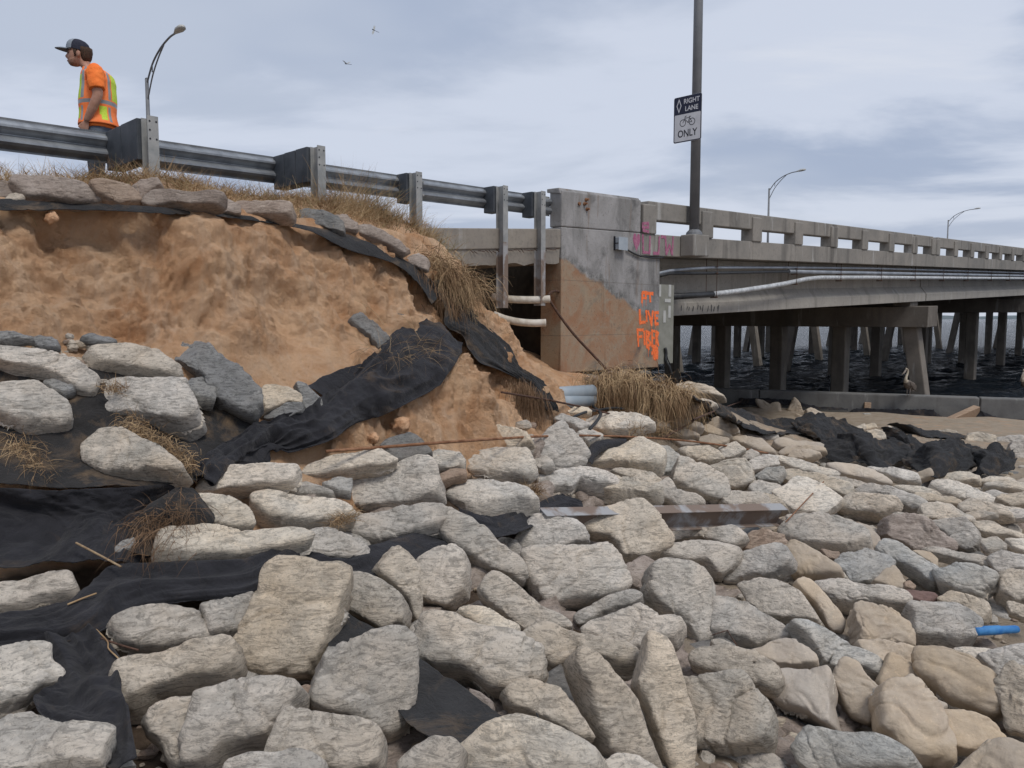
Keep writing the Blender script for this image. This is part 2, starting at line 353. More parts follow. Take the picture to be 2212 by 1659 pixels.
M['stick'] = simple('dry stick', (.22,.15,.09), (.36,.27,.17), 30, .9, 0, .4, 100)
M['grass'] = simple('dry grass', (.22,.135,.07), (.46,.33,.19), 3, .8, 0, 0)
M['grassg'] = simple('dry grass with green', (.13,.13,.06), (.36,.27,.14), 3, .8, 0, 0)
M['root'] = simple('brown roots', (.11,.065,.035), (.24,.15,.09), 4, .9, 0, 0)
M['lump'] = simple('sand lump', (.52,.28,.15), (.74,.48,.30), 6, .95, 0, .9, 45, None, .03)
def fabricmat(name, dirt=.3, base=(.017,.017,.020)):
    m, nt, bs = newmat(name); v, _ = coords(nt)
    col = mixc(nt, ramp(nt, noise_(nt, v, 6, 6, .6), [(.35, 0.), (.65, 1.)]), base, tuple(x*1.7 for x in base))
    dd = ramp(nt, noise_(nt, v, 2.2, 9, .72, .8), [(.56-dirt*.16, 0.), (.72-dirt*.1, 1.)])
    col = mixc(nt, math_(nt, 'MULTIPLY', dd, min(1, .25+dirt)), col, (.22,.15,.09))
    fz = ramp(nt, noise_(nt, v, 160, 3, .8), [(.62, 0.), (.72, 1.)])
    col = mixc(nt, math_(nt, 'MULTIPLY', fz, .25), col, (.16,.14,.12))
    L(nt, col, bs.inputs['Base Color']); bs.inputs['Roughness'].default_value = .95; bs.inputs['Specular IOR Level'].default_value = .15
    bs.inputs['Sheen Weight'].default_value = .08
    b = bump_(nt, bs, noise_(nt, v, 7, 8, .72, 1.5), .8, .035); bump_(nt, bs, noise_(nt, v, 220, 3, .7), .3, .002, b)
    return m
M['fab'] = fabricmat('black filter fabric', .08); M['fabd'] = fabricmat('dirty filter fabric', .45, (.02,.019,.019)); M['fabm'] = fabricmat('dusty filter fabric', .25, (.018,.018,.019))
# ground
def groundmat():
    m, nt, bs = newmat('sand and soil'); v, _ = coords(nt)
    at = N(nt, 'ShaderNodeAttribute', attribute_name='zone').outputs['Fac']
    warp = math_(nt, 'ADD', at, math_(nt, 'MULTIPLY_ADD', noise_(nt, v, 3, 6, .6), .3, -.15))
    a = ramp(nt, noise_(nt, v, 1.6, 9, .66, .5), [(.36, 0.), (.60, 1.)])
    sand = mixc(nt, a, (.58,.312,.163), (.80,.53,.33))
    fl = ramp(nt, noise_(nt, v, 2.0, 8, .7, .6, (2.2, 2.2, .5)), [(.46, 0.), (.66, 1.)])
    sand = mixc(nt, math_(nt, 'MULTIPLY', fl, .7), sand, (.74,.54,.38))
    rd = ramp(nt, noise_(nt, v, 1.1, 7, .6, .4), [(.56, 0.), (.70, 1.)])
    sand = mixc(nt, math_(nt, 'MULTIPLY', rd, .3), sand, (.50,.26,.12))
    beach = mixc(nt, ramp(nt, noise_(nt, v, 5, 7, .6), [(.35, 0.), (.65, 1.)]), (.40,.32,.24), (.50,.42,.33))
    soil = mixc(nt, ramp(nt, noise_(nt, v, 8, 8, .7), [(.35, 0.), (.65, 1.)]), (.09,.065,.05), (.19,.14,.10))
    c = mixc(nt, ramp(nt, warp, [(.45, 0.), (.55, 1.)]), beach, sand)
    c = mixc(nt, ramp(nt, warp, [(1.45/2, 0.), (1.55/2, 1.)]), c, c)
    at2 = N(nt, 'ShaderNodeAttribute', attribute_name='soil').outputs['Fac']
    c = mixc(nt, ramp(nt, math_(nt, 'ADD', at2, math_(nt, 'MULTIPLY_ADD', noise_(nt, v, 4, 6, .6), .4, -.2)), [(.42, 0.), (.58, 1.)]), c, soil)
    L(nt, c, bs.inputs['Base Color']); bs.inputs['Roughness'].default_value = .96; bs.inputs['Specular IOR Level'].default_value = .12
    b = bump_(nt, bs, noise_(nt, v, 8, 10, .78, .5), .8, .07)
    vo = N(nt, 'ShaderNodeTexVoronoi', feature='F1', i_Scale=26.0, i_Randomness=1.0); L(nt, v, vo.inputs[0])
    msk = ramp(nt, noise_(nt, v, 1.7, 5, .6), [(.42, .1), (.6, 1.)])
    b = bump_(nt, bs, math_(nt, 'MULTIPLY', vo.outputs['Distance'], math_(nt, 'MULTIPLY', msk, -1.0)), .8, .05, b)
    b = bump_(nt, bs, noise_(nt, v, 24, 8, .8), .9, .035, b)
    bump_(nt, bs, noise_(nt, v, 90, 5, .75), 1.0, .015, b)
    return m
M['ground'] = groundmat()
def watermat():
    m, nt, bs = newmat('bay water'); v, _ = coords(nt)
    bs.inputs['Base Color'].default_value = (.014,.020,.028, 1); bs.inputs['Roughness'].default_value = .12
    bs.inputs['IOR'].default_value = 1.25; bs.inputs['Specular IOR Level'].default_value = .35
    b = bump_(nt, bs, noise_(nt, v, .9, 6, .6, .6, (1, 2.2, 1, 0, 0, .5)), 1.0, 1.6)
    bump_(nt, bs, noise_(nt, v, 3.5, 5, .65, .5, (1, 2.0, 1)), 1.0, .45, b)
    return m
M['water'] = watermat()
M['road'] = simple('asphalt', (.05,.05,.052), (.075,.074,.072), 20, .9, 0, .5, 90)
# ------------------------------------------------------------------ ground, water, far shore
A0 = np.array([.794, 12.8, 0.]); DD = np.array([BDX, BDY, 0.]); NN = np.array([.719, -.695, 0.])
GR = .0345
def B(s, n, z, gr=GR): p = A0+DD*s+NN*n; return (p[0], p[1], z+gr*s)
def bp(u, v, n=0.):
    d = ray(u, v); t = (A0@NN+n)/(d@NN); p = d*t
    return (p-A0)@DD, p[2]
def sn(x, y): dx = x-A0[0]; dy = y-A0[1]; return dx*DD[0]+dy*DD[1], dx*NN[0]+dy*NN[1]
def axis(segs):
    out = []
    for a, b, st in segs: out += list(np.arange(a, b-1e-6, st))
    out.append(segs[-1][1]); return np.array(out)
def LOW(p):
    # how far the true ground lies below the tops the rays are aimed at: the pile is two bags deep
    x, y, z = float(p[0]), float(p[1]), float(p[2]); s, n = sn(x, y)
    f = min(1, max(0, (-.95-z)/.3))*min(1, max(0, (14-y)/3))
    return .18*f
def rough_ground():
    X = axis([(-70, -20, 5), (-20, -8, .6), (-8, -5.4, .12), (-5.4, 1.3, .02), (1.3, 3.2, .032), (3.2, 8, .07), (8, 18, .25), (18, 40, 2), (40, 80, 10)])
    Y = axis([(-40, -6, 4), (-6, 1.5, .4), (1.5, 4.2, .035), (4.2, 10.6, .02), (10.6, 15, .06), (15, 26, .2), (26, 45, 1.2), (45, 90, 9)])
    xx, yy = np.meshgrid(X, Y); z = GZ(xx, yy)
    ny, nx = xx.shape
    gx = np.gradient(z, X, axis=1); gy = np.gradient(z, Y, axis=0)
    nl = np.sqrt(gx**2+gy**2+1); nrm = np.stack([-gx/nl, -gy/nl, 1/nl], -1)
    s, n = sn(xx, yy)
    near = (xx > -8) & (xx < 9) & (yy > 1.2) & (yy < 18)
    face = np.clip((np.sqrt(gx**2+gy**2)-.35)/.5, 0, 1)*(s < .3)*(z > -1.35)
    face = face*np.clip((.98-z)/.22, .1, 1)*np.where(xx < -1.45, np.clip((z+.32)/.25, .08, 1), 1)
    P = np.stack([xx, yy, z], -1); disp = np.zeros_like(z)
    it = np.argwhere(near)
    for j, i in it:
        x, y, q = P[j, i]; f = face[j, i]
        v = Vector((x*1.25, y*1.25, q*1.1))
        d = .022*mn.fractal(v*2.2, .8, 2.1, 4)
        if f > .02:
            # clods, slumped tongues and run-out flutes
            r = mn.ridged_multi_fractal(Vector((x*.9+.35*q, y*.9, q*.55)), .9, 2.0, 5, 1.0, 2.0)
            d += f*(.17*(r-1.5)+.09*mn.fractal(v*1.1+Vector((9, 2, 5)), .6, 2.1, 6)+.05*mn.turbulence(v*3.1, 4, True)+(.032+.075*max(0, mn.noise(v*.8+Vector((4, 4, 4)))+.1))*mn.fractal(v*6.5, .4, 2.2, 5)+.05*max(0, mn.noise(v*.8+Vector((4, 4, 4)))+.1)*mn.turbulence(v*4.5, 4, True))
            fl_ = (y*.72+x*.69); d += f*.06*(1-abs(mn.noise(Vector((fl_*2.4+q*.9, q*.4, 3))))*3)
            d -= .07*f*min(1, max(0, (q+.1)/.3))
            st_ = q*1.6+.5*mn.noise(Vector((x*.6, y*.6, 2))); d += f*.035*(abs((st_*2) % 1-.5)*2-.5)
            cell = mn.voronoi(Vector((x*2.1, y*2.1, q*2.1)))[0]
            d += f*.09*max(0, .42-cell[0])*(1 if mn.noise(v*.9) > 0 else .3)
        if y > 14: d += .015*math.sin(x*9+y*5)*.3
        disp[j, i] = d
    P += nrm*disp[..., None]
    low = .18*np.clip((-.95-z)/.3, 0, 1)*np.clip((14-yy)/3, 0, 1)
    low += .10*np.clip((z-1.0)/.1, 0, 1)
    P[..., 2] -= low
    V = P.reshape(-1, 3); F = []
    idx = np.arange(nx*ny).reshape(ny, nx)
    F = np.stack([idx[:-1, :-1], idx[:-1, 1:], idx[1:, 1:], idx[1:, :-1]], -1).reshape(-1, 4)
    me = bpy.data.meshes.new('ground'); me.vertices.add(len(V)); me.vertices.foreach_set('co', V.ravel())
    me.loops.add(len(F)*4); me.loops.foreach_set('vertex_index', F.ravel())
    me.polygons.add(len(F)); me.polygons.foreach_set('loop_start', np.arange(len(F))*4); me.polygons.foreach_set('use_smooth', np.ones(len(F), bool))
    me.update(); me.materials.append(M['ground'])
    zone = np.clip((z+1.42)/.25, 0, 1)*np.clip((4.9-n)/.6, 0, 1)*np.clip((.9-s)/.5, 0, 1)
    far = np.clip((yy-10.5)/2, 0, 1)*.8*(n > .5)
    zone = np.maximum(zone, far*.56)
    soil = np.clip((-1.15-z)/.25, 0, 1)*np.clip((1.6-xx)/1.6, 0, 1)
    soil = np.maximum(soil, np.clip((.7-n)/.3, 0, 1)*np.clip((z-1.02)/.08, 0, 1)*.9)
    for nm, a in (('zone', zone), ('soil', soil)):
        at = me.attributes.new(nm, 'FLOAT', 'POINT'); at.data.foreach_set('value', a.ravel())
    o = bpy.data.objects.new('ground', me); C.objects.link(o); o['kind'] = 'structure'
rough_ground()
def water():
    b = MB(); W = -3.08
    X = np.concatenate([[-3000, -900, -300, -90, -40, -20], np.arange(-8, 60, .26), [63, 70, 90, 150, 400, 1200, 4000]])
    Y = np.concatenate([[13], np.arange(14, 40, .16), np.arange(40, 90, .4), [92, 98, 110, 140, 200, 350, 700, 1500, 6000]])
    xx, yy = np.meshgrid(X, Y); z = np.zeros_like(xx); rg = np.random.default_rng(5)
    for _ in range(46):
        lam = rg.uniform(.55, 3.2); a_ = rg.normal(1.9, .75); k_ = 2*math.pi/lam; ph = rg.uniform(0, 6.28); amp = .0085*lam**.9
        ph2 = k_*(xx*math.cos(a_)+yy*math.sin(a_))+ph; z += amp*(1-2*np.abs(np.sin(ph2/2))**1.3)
    ed = np.clip((xx+8)/3, 0, 1)*np.clip((60-xx)/6, 0, 1)*np.clip((90-yy)/15, 0, 1)
    P = np.stack([xx, yy, W+z*ed], -1).reshape(-1, 3); idx = np.arange(xx.size).reshape(xx.shape)
    F = np.stack([idx[:-1, :-1], idx[:-1, 1:], idx[1:, 1:], idx[1:, :-1]], -1).reshape(-1, 4)
    o = mesh_obj('water', P, F.tolist(), M['water'], None, True, (0, 14, W)); o['kind'] = 'structure'
    b = MB(); pts = []
    for i in range(60):
        x = -1500+i*80; h = 14+9*mn.noise(Vector((i*.35, 0, 0)))
        pts.append((x, h))
    for i in range(59):
        (x0, h0), (x1, h1) = pts[i], pts[i+1]
        b.hexa([(x0, 3400, W-3), (x1, 3400, W-3), (x1, 3600, W-3), (x0, 3600, W-3), (x0, 3405, W+h0), (x1, 3405, W+h1), (x1, 3600, W+h1), (x0, 3600, W+h0)])
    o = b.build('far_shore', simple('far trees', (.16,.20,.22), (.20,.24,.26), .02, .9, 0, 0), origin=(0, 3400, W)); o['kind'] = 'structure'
water()
# road and shoulder behind the guardrail
b = MB()
b.hexa([B(-45, -13, 1.02, .012), B(-3.2, -13, 1.02, .012), B(-3.2, -1.2, 1.02, .012), B(-45, -1.2, 1.02, .012),
        B(-45, -13, 1.16, .012), B(-3.2, -13, 1.16, .012), B(-3.2, -1.2, 1.16, .012), B(-45, -1.2, 1.16, .012)])
o = b.build('road', M['road'], origin=B(-20, -6, 1.1)); o['kind'] = 'structure'
# ------------------------------------------------------------------ bridge
TOP, OT, OB, FB = 2.05, 1.715, 1.455, 1.06
bridge = empty('concrete_bridge', B(2.3, 0, 0), 'long weathered concrete road bridge with pierced parapet rising to the right', 'bridge')
SEND = 206.
def bbox(b, s0, s1, n0, n1, z0, z1, m=0, gr=GR):
    b.hexa([B(s0, n1, z0, gr), B(s1, n1, z0, gr), B(s1, n0, z0, gr), B(s0, n0, z0, gr), B(s0, n1, z1, gr), B(s1, n1, z1, gr), B(s1, n0, z1, gr), B(s0, n0, z1, gr)], m)
joints = [2.19+k*17 for k in range(13)]
for k in range(12):                     # deck, curb and rail, span by span
    s0, s1 = joints[k]+.008, joints[k+1]-.008
    if k == 0: s0 = 2.20
    b = MB(); bbox(b, s0, s1, -12.6, -.30, 1.07, 1.38); b.build('deck_slab', M['conc'], bridge)
    b = MB()
    m = 8; L_ = (s1-s0)/m
    for q in range(m): bbox(b, s0+q*L_+.003, s0+(q+1)*L_-.003, -.30, 0, FB, OB)
    b.build('curb', M['conc'], bridge, bevel=.012)
    if k < 9:
        for side, nn in ((1, 0.),):
            st = 2.12; posts = [s0+.0+i*st for i in range(9)] if k else [2.24]+[4.28+i*2.105 for i in range(7)]+[18.78]
            if k: posts = [s0+.03+i*2.085 for i in range(9)]
            for i, p in enumerate(posts):
                wdt = .42 if p+.42 < s1 else s1-p-.01
                if wdt < .1: continue
                if i == 8: p = s1-.40; wdt = .38
                b = MB()
                P = [B(p, .03, OB), B(p+wdt, .03, OB), B(p+wdt, -.27, OB), B(p, -.27, OB),
                     B(p, .03, TOP-.07), B(p+wdt, .03, TOP-.07), B(p+wdt, -.27, TOP-.02), B(p, -.27, TOP-.02)]
                b.hexa(P); b.build('parapet_post', M['conc'], bridge, bevel=.02)
            b = MB()
            for i in range(len(posts)-1):
                a, c = posts[i], posts[i+1]
                bbox(b, a+.21, c+.21, -.25, -.012, OT, TOP)
            b.build('parapet_rail', M['conc'], bridge, bevel=.018)
        b = MB(); bbox(b, s0, s1, -12.6, -12.35, 1.38, TOP-.3); b.build('far_parapet', M['conc'], bridge)
    # girders with a splayed bottom flange
    ng = 6
    for gi in range(ng):
        off = -.42-gi*2.25
        b = MB(); a, c = joints[k]+.75 if k else 2.75, joints[k+1]+.62
        if k: a = joints[k]+.72
        prof = [(0, -.085), (0, .16), (-.20, .42), (-.20, .86), (-.12, .95), (-.12, 1.065), (-.62, 1.065), (-.62, .95), (-.54, .86), (-.54, .42), (-.74, .16), (-.74, -.085)]
        P0 = [B(a, off+n, z) for n, z in prof]; P1 = [B(c, off+n, z) for n, z in prof]
        q = len(prof); b.add(P0+P1, [tuple(range(q)), tuple(reversed(range(q, 2*q)))]+[(i, i+q, (i+1) % q+q, (i+1) % q) for i in range(q)])
        b.build('girder', M['beam'], bridge, bevel=.01)
        if k >= 5 and gi > 1: break
# pile bents: cap > piles
WL = -4.6
for k in range(8):
    sc_ = 18.9+17*k; zc = GR*sc_
    b = MB()
    ct = -.24+.0; cb = -.93
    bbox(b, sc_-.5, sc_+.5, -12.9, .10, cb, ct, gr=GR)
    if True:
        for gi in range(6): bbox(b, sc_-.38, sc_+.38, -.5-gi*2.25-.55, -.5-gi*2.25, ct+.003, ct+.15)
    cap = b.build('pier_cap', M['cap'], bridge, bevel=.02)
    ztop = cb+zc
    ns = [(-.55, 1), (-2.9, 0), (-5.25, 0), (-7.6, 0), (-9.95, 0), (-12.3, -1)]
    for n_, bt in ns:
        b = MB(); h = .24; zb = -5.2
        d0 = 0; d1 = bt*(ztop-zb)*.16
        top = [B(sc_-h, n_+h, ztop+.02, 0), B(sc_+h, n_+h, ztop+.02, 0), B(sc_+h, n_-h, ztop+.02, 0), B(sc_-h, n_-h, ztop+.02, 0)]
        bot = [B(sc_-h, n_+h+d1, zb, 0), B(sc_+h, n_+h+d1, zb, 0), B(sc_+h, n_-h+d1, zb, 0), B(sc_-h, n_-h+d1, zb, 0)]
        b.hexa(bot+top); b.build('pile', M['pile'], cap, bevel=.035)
# the twin bridge carrying the other lanes, seen only between the near bridge's piles
twin = empty('concrete_bridge', B(10, -17, 0), 'second parallel bridge glimpsed behind the piles of the near one', 'bridge')
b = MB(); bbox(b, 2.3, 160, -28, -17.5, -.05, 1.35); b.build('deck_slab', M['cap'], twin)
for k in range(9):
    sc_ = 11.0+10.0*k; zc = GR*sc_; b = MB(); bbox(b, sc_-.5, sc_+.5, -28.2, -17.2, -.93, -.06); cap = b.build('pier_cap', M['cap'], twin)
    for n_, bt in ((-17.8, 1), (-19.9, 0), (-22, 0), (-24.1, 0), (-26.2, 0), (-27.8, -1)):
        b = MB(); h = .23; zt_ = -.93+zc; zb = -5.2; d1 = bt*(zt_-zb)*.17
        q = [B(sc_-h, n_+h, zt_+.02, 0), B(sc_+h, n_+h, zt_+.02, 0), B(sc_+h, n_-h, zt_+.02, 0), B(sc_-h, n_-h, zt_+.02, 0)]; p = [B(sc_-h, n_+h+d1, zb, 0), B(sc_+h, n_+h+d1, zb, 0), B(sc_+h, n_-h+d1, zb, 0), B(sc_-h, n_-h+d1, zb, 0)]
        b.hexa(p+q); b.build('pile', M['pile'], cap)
# ------------------------------------------------------------------ abutment
ab = empty('bridge_abutment', B(0, 0, 0, 0), 'stained concrete abutment wing wall with orange and pink spray paint', 'abutment')
b = MB()
# irregular broken bottom edge
pts = [(0, 1.464), (0, -.88)]
for i in range(1, 15): s = i*.2; pts.append((s, -.885-.002*i+.012*mn.noise(Vector((i*1.7, 0, 0)))))
pts += [(2.83, -.915), (2.83, 1.13), (2.19, 1.10), (2.19, 1.535)]
poly = [B(s, 0, z, 0) for s, z in pts]
b.prism(poly, tuple(-NN*.45))
b.build('wing_wall', M['wing'], ab, bevel=.015, origin=B(0, 0, 0, 0))
b = MB()   # end block with a chamfered head
e = [(0.0, 1.47), (2.19, 1.542), (2.19, 2.118), (0.0, 2.045)]
b.prism([B(s, .004, z, 0) for s, z in e], tuple(-NN*.26))
b.build('end_block', M['wing'], ab, bevel=.02, origin=B(0, 0, 0, 0))
b = MB()
b.hexa([B(-.02, -.006, 1.99, 0), B(2.19, -.006, 2.06, 0), B(2.19, -.30, 2.10, 0), B(-.02, -.30, 2.03, 0), B(-.02, -.05, 2.085, 0), B(2.19, -.05, 2.155, 0), B(2.19, -.30, 2.16, 0), B(-.02, -.30, 2.09, 0)])
b.build('end_block_coping', M['wing'], ab, bevel=.01, origin=B(0, 0, 0, 0))
b = MB(); bbox(b, .12, 2.6, -1.4, -.28, -1.9, -.90, gr=0); b.build('footing', M['cap'], ab, bevel=.02)
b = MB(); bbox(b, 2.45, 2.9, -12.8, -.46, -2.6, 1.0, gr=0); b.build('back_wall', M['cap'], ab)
b = MB(); bbox(b, .30, .75, -6, -.46, -1.2, .9, gr=0); b.build('return_wall', simple('shade-darkened concrete', (.035,.03,.025), (.06,.05,.04), 5, .95, 0, .3, 12), ab)  # colour lowered to paint the void's shade onto this wall
# conduit panel fixed beside the wing wall
b = MB(); s0, z0 = bp(1424, 614, -.06); s1, z1 = bp(1451, 783, -.06); bbox(b, 2.835, s1+.02, -.22, -.05, -.86, z0, gr=0)
pan = b.build('utility_panel', simple('panel olive grey', (.20,.20,.17), (.25,.25,.22), 5, .7, 0, .1, 30), ab)
for x, y in ((442, 710), (546, 712), (543, 930), (490, 980)):
    b = MB(); sa, za = bp(*cd('G', x, y), -.045); sb, zb_ = bp(*cd('G', x+24, y+125), -.045); bbox(b, sa, sb, -.05, -.042, zb_, za, gr=0); b.build('reflective_strip', M['lamp'], pan)

b = MB(); sa, za = bp(*cd('G', 505, 858), -.045); sb, zb_ = bp(*cd('G', 566, 896), -.045); bbox(b, sa, sb, -.05, -.041, zb_, za, gr=0); b.build('warning_label', M['lamp'], pan)
# bolts on the end block
b = MB()
for x, y in ((1880, 490), (1870, 515), (1885, 548), (1838, 515)):
    s, z = bp(*cd('C2', x, y), .01); b.tube([B(s, -.0, z, 0), B(s, .07 if x > 1840 else .01, z, 0)], .017, 8); b.tube([B(s, .0, z, 0), B(s, .03, z, 0)], .03, 6)
b.build('anchor_bolts', M['rust'], ab)
# ------------------------------------------------------------------ spray paint (flat strokes standing 3 mm proud of the concrete)
def strokes(name, paths, mat, parent, w, n0=.003, crop='G', drip=True):
    b = MB(); rr = random.Random(3)
    for path in paths:
        P = [np.array(bp(*cd(crop, x, y), 0)) for x, y in path]
        for i in range(len(P)-1):
            a, c = P[i], P[i+1]; t = c-a; L0 = np.linalg.norm(t)
            if L0 < 1e-6: continue
            t = t/L0; m = np.array([-t[1], t[0]]); k = max(2, int(L0/.03)); pv = None
            ee = w*.35
            for j in range(k+1):
                q = a-t*ee+(t*(L0+2*ee))*j/k; hw = w*(.5+.14*rr.uniform(-1, 1))
                nn_ = n0+.0004*((i+len(b.f)) % 5)
                u0, u1 = q+m*hw, q-m*hw
                cur = (B(u0[0], nn_, u0[1], 0), B(u1[0], nn_, u1[1], 0))
                if pv: b.add([pv[0], pv[1], cur[1], cur[0]], [(0, 1, 2, 3)])
                pv = cur
            if drip and rr.random() < .8:
                d = a+np.array([rr.uniform(-.02, .02), 0]); h = rr.uniform(.05, .16)
                b.add([B(d[0]-.006, n0, d[1], 0), B(d[0]+.006, n0, d[1], 0), B(d[0]+.004, n0, d[1]-h, 0), B(d[0]-.004, n0, d[1]-h, 0)], [(0, 1, 2, 3)])
    return b.build(name, mat, parent)
strokes('orange_lettering', [
    [(268, 895), (272, 795), (305, 792), (308, 850), (275, 850)], [(318, 800), (380, 805)], [(350, 805), (355, 885)],                       # PT
    [(245, 975), (248, 1105), (300, 1100)], [(312, 985), (318, 1090)], [(335, 990), (368, 1130), (380, 990)], [(435, 1000), (402, 1005), (405, 1060), (430, 1060)], [(405, 1060), (408, 1120), (436, 1118)],
    [(218, 1180), (278, 1182)], [(222, 1180), (232, 1345)], [(225, 1255), (265, 1250)], [(290, 1200), (296, 1330)], [(312, 1195), (318, 1360)], [(312, 1195), (350, 1220), (322, 1265), (358, 1320), (322, 1360)],
    [(372, 1190), (375, 1350), (398, 1350)], [(372, 1190), (398, 1195)], [(374, 1265), (392, 1265)], [(412, 1350), (415, 1200), (436, 1215), (418, 1265), (438, 1340)],
    [(380, 1390), (425, 1390)], [(370, 1420), (432, 1415)], [(390, 1455), (430, 1450)], [(340, 1380), (330, 1350)]], M['orange'], ab, .055)
strokes('orange_blob', [[(395, 1375), (420, 1470)], [(420, 1375), (405, 1475)]], M['orange'], ab, .10, .005)
def heart(b, s, z, r):
    pts = []
    for i in range(28):
        t = 2*math.pi*i/28; pts.append((16*math.sin(t)**3, 13*math.cos(t)-5*math.cos(2*t)-2*math.cos(3*t)-math.cos(4*t)))
    c = B(s, .004, z, 0); V = [c]+[B(s+x*r/16*.75, .004, z+y*r/16*1.25, 0) for x, y in pts]
    b.add(V, [(0, i+1, (i+1) % 28+1) for i in range(28)])
b = MB(); s, z = bp(*cd('G', 212, 262)); heart(b, s, z, .15); b.build('pink_heart', M['pink'], ab)
strokes('pink_lettering', [[(275, 195), (280, 375), (345, 382), (350, 215)], [(388, 385), (440, 388), (447, 220)], [(510, 215), (520, 395), (552, 300), (580, 398), (590, 220)], [(470, 215), (500, 218)]], M['pink'], bridge, .05, .006, drip=False)
strokes('pink_tag', [[(262, 80), (320, 75)], [(262, 120), (320, 118)], [(262, 80), (262, 120)], [(318, 78), (318, 118)], [(265, 150), (320, 165)]], M['pink'], bridge, .05, .034, drip=False)
strokes('black_scribble', [[(x, 1575+random.randint(-15, 15)), (x+random.randint(-8, 8), 1610+random.randint(-12, 12))] for x in (1350, 1400, 1415, 1450, 1490, 1505, 1530, 1575, 1600, 1625, 1650, 1660)], M['black'], bridge, .022, -.412, crop='C3', drip=False)
# ------------------------------------------------------------------ approach slab over the washed-out void
ap = empty('approach_slab', B(-2, 0, 1.0, .08), 'undermined concrete approach slab with ragged underside between the last posts', 'slab')
b = MB(); bbox(b, -5.5, -.012, -6, 0, 1.13, 1.432, gr=.075); b.build('slab_edge', M['slab'], ap, bevel=.015)
b = MB(); k = 60; top = []; bot = []
for i in range(k+1):
    s = -5.5+5.48*i/k; zz_ = .075*s; nz = mn.noise(Vector((s*3.1, 0, 0)))*.05+mn.noise(Vector((s*9, 3, 0)))*.02
    top.append((s, 1.128+zz_)); bot.append((s, .90+zz_+nz))
P = [B(s, -.02, z, 0) for s, z in top]+[B(s, -.03+.02*mn.noise(Vector((s*5, 1, 0))), z, 0) for s, z in bot]+[B(s, -6, z, 0) for s, z in top]+[B(s, -6, z, 0) for s, z in bot]
n_ = k+1; F = []
for i in range(k): F += [(i, i+1, n_+i+1, n_+i), (n_+i, n_+i+1, 3*n_+i+1, 3*n_+i), (2*n_+i, 2*n_+i+1, i+1, i)]
F += [(0, n_, 3*n_, 2*n_), (k, 2*n_+k, 3*n_+k, n_+k)]
b.add(P, F); b.build('broken_underside', M['slab'], ap)
b = MB()     # torn joint with loose wire between the two pours
for i in range(26):
    s = -2.0+i*.075; b.tube([B(s, .0, 1.12+.075*s+random.uniform(-.02, .01), 0), B(s+.05, .012, 1.10+.075*s+random.uniform(-.03, .02), 0)], .006, 5)
b.build('loose_wire', M['rebar'], ap)
# dark earth at the back of the void
b = MB(); bbox(b, -6, .3, -5.6, -5.0, -2.0, 1.0, gr=.05); o = b.build('soil_bank', simple('dark soil', (.05,.035,.025), (.09,.06,.045), 5, .95, 0, .8, 12, None, .08), origin=B(-2, -2.8, -1)); o['kind'] = 'structure'
# ------------------------------------------------------------------ guardrail: beam sections, posts, offset blocks
gr_ = empty('guardrail', B(-4, -.2, 1.2, .013), 'galvanised W-beam guardrail on steel posts leading to the bridge end block', 'guardrail')
RT = 1.965; RG = .0135
def wprof(): # (n, z) across the beam, traffic face away from the camera
    base = [(0, 0), (.006, .022), (-.055, .055), (-.075, .078), (-.075, .095), (-.05, .118), (-.004, .150), (-.004, .160), (-.05, .192), (-.075, .215), (-.075, .232), (-.055, .255), (.006, .288), (0, .31)]
    return base
RN = -.20
pf = wprof()
ends = [-14.2, -10.4, -6.62, -2.8, .06]
for i in range(len(ends)-1):
    b = MB(); a, c = ends[i]-.14, ends[i+1]+.14
    if i == 3: c = .02
    of = .004*(i % 2); ks = 8; q = len(pf); V = []
    for j in range(ks+1):
        s = a+(c-a)*j/ks
        for n_, z in pf: V.append(B(s, RN-n_*1.0+of-.08, RT-.31+z, RG))
    F = [(j*q+i2, j*q+i2+1, (j+1)*q+i2+1, (j+1)*q+i2) for j in range(ks) for i2 in range(q-1)]
    b.add(V, F); o = b.build('rail_section', M['galv'], gr_, smooth=False)
    so_ = o.modifiers.new('t', 'SOLIDIFY'); so_.thickness = .004
    b = MB()
    for z in (.07, .24):
        for ds in (-.10, .10): b.tube([B(ends[i]+ds, RN-.03, RT-.31+z, RG), B(ends[i]+ds, RN+.02, RT-.31+z, RG)], .018, 6)
    b.build('splice_bolt', M['galvd'], gr_)
b = MB()    # flared terminal connector at the end block
V = []
for j in range(6):
    s = -.42+.42*j/5; f = j/5
    for n_, z in pf: V.append(B(s, RN-.07-n_*(1-f*.8), RT-.31+z+.0*f, RG))
b.add(V, [(j*14+i2, j*14+i2+1, (j+1)*14+i2+1, (j+1)*14+i2) for j in range(5) for i2 in range(13)]); o = b.build('end_shoe', M['galvd'], gr_); o.modifiers.new('t', 'SOLIDIFY').thickness = .006
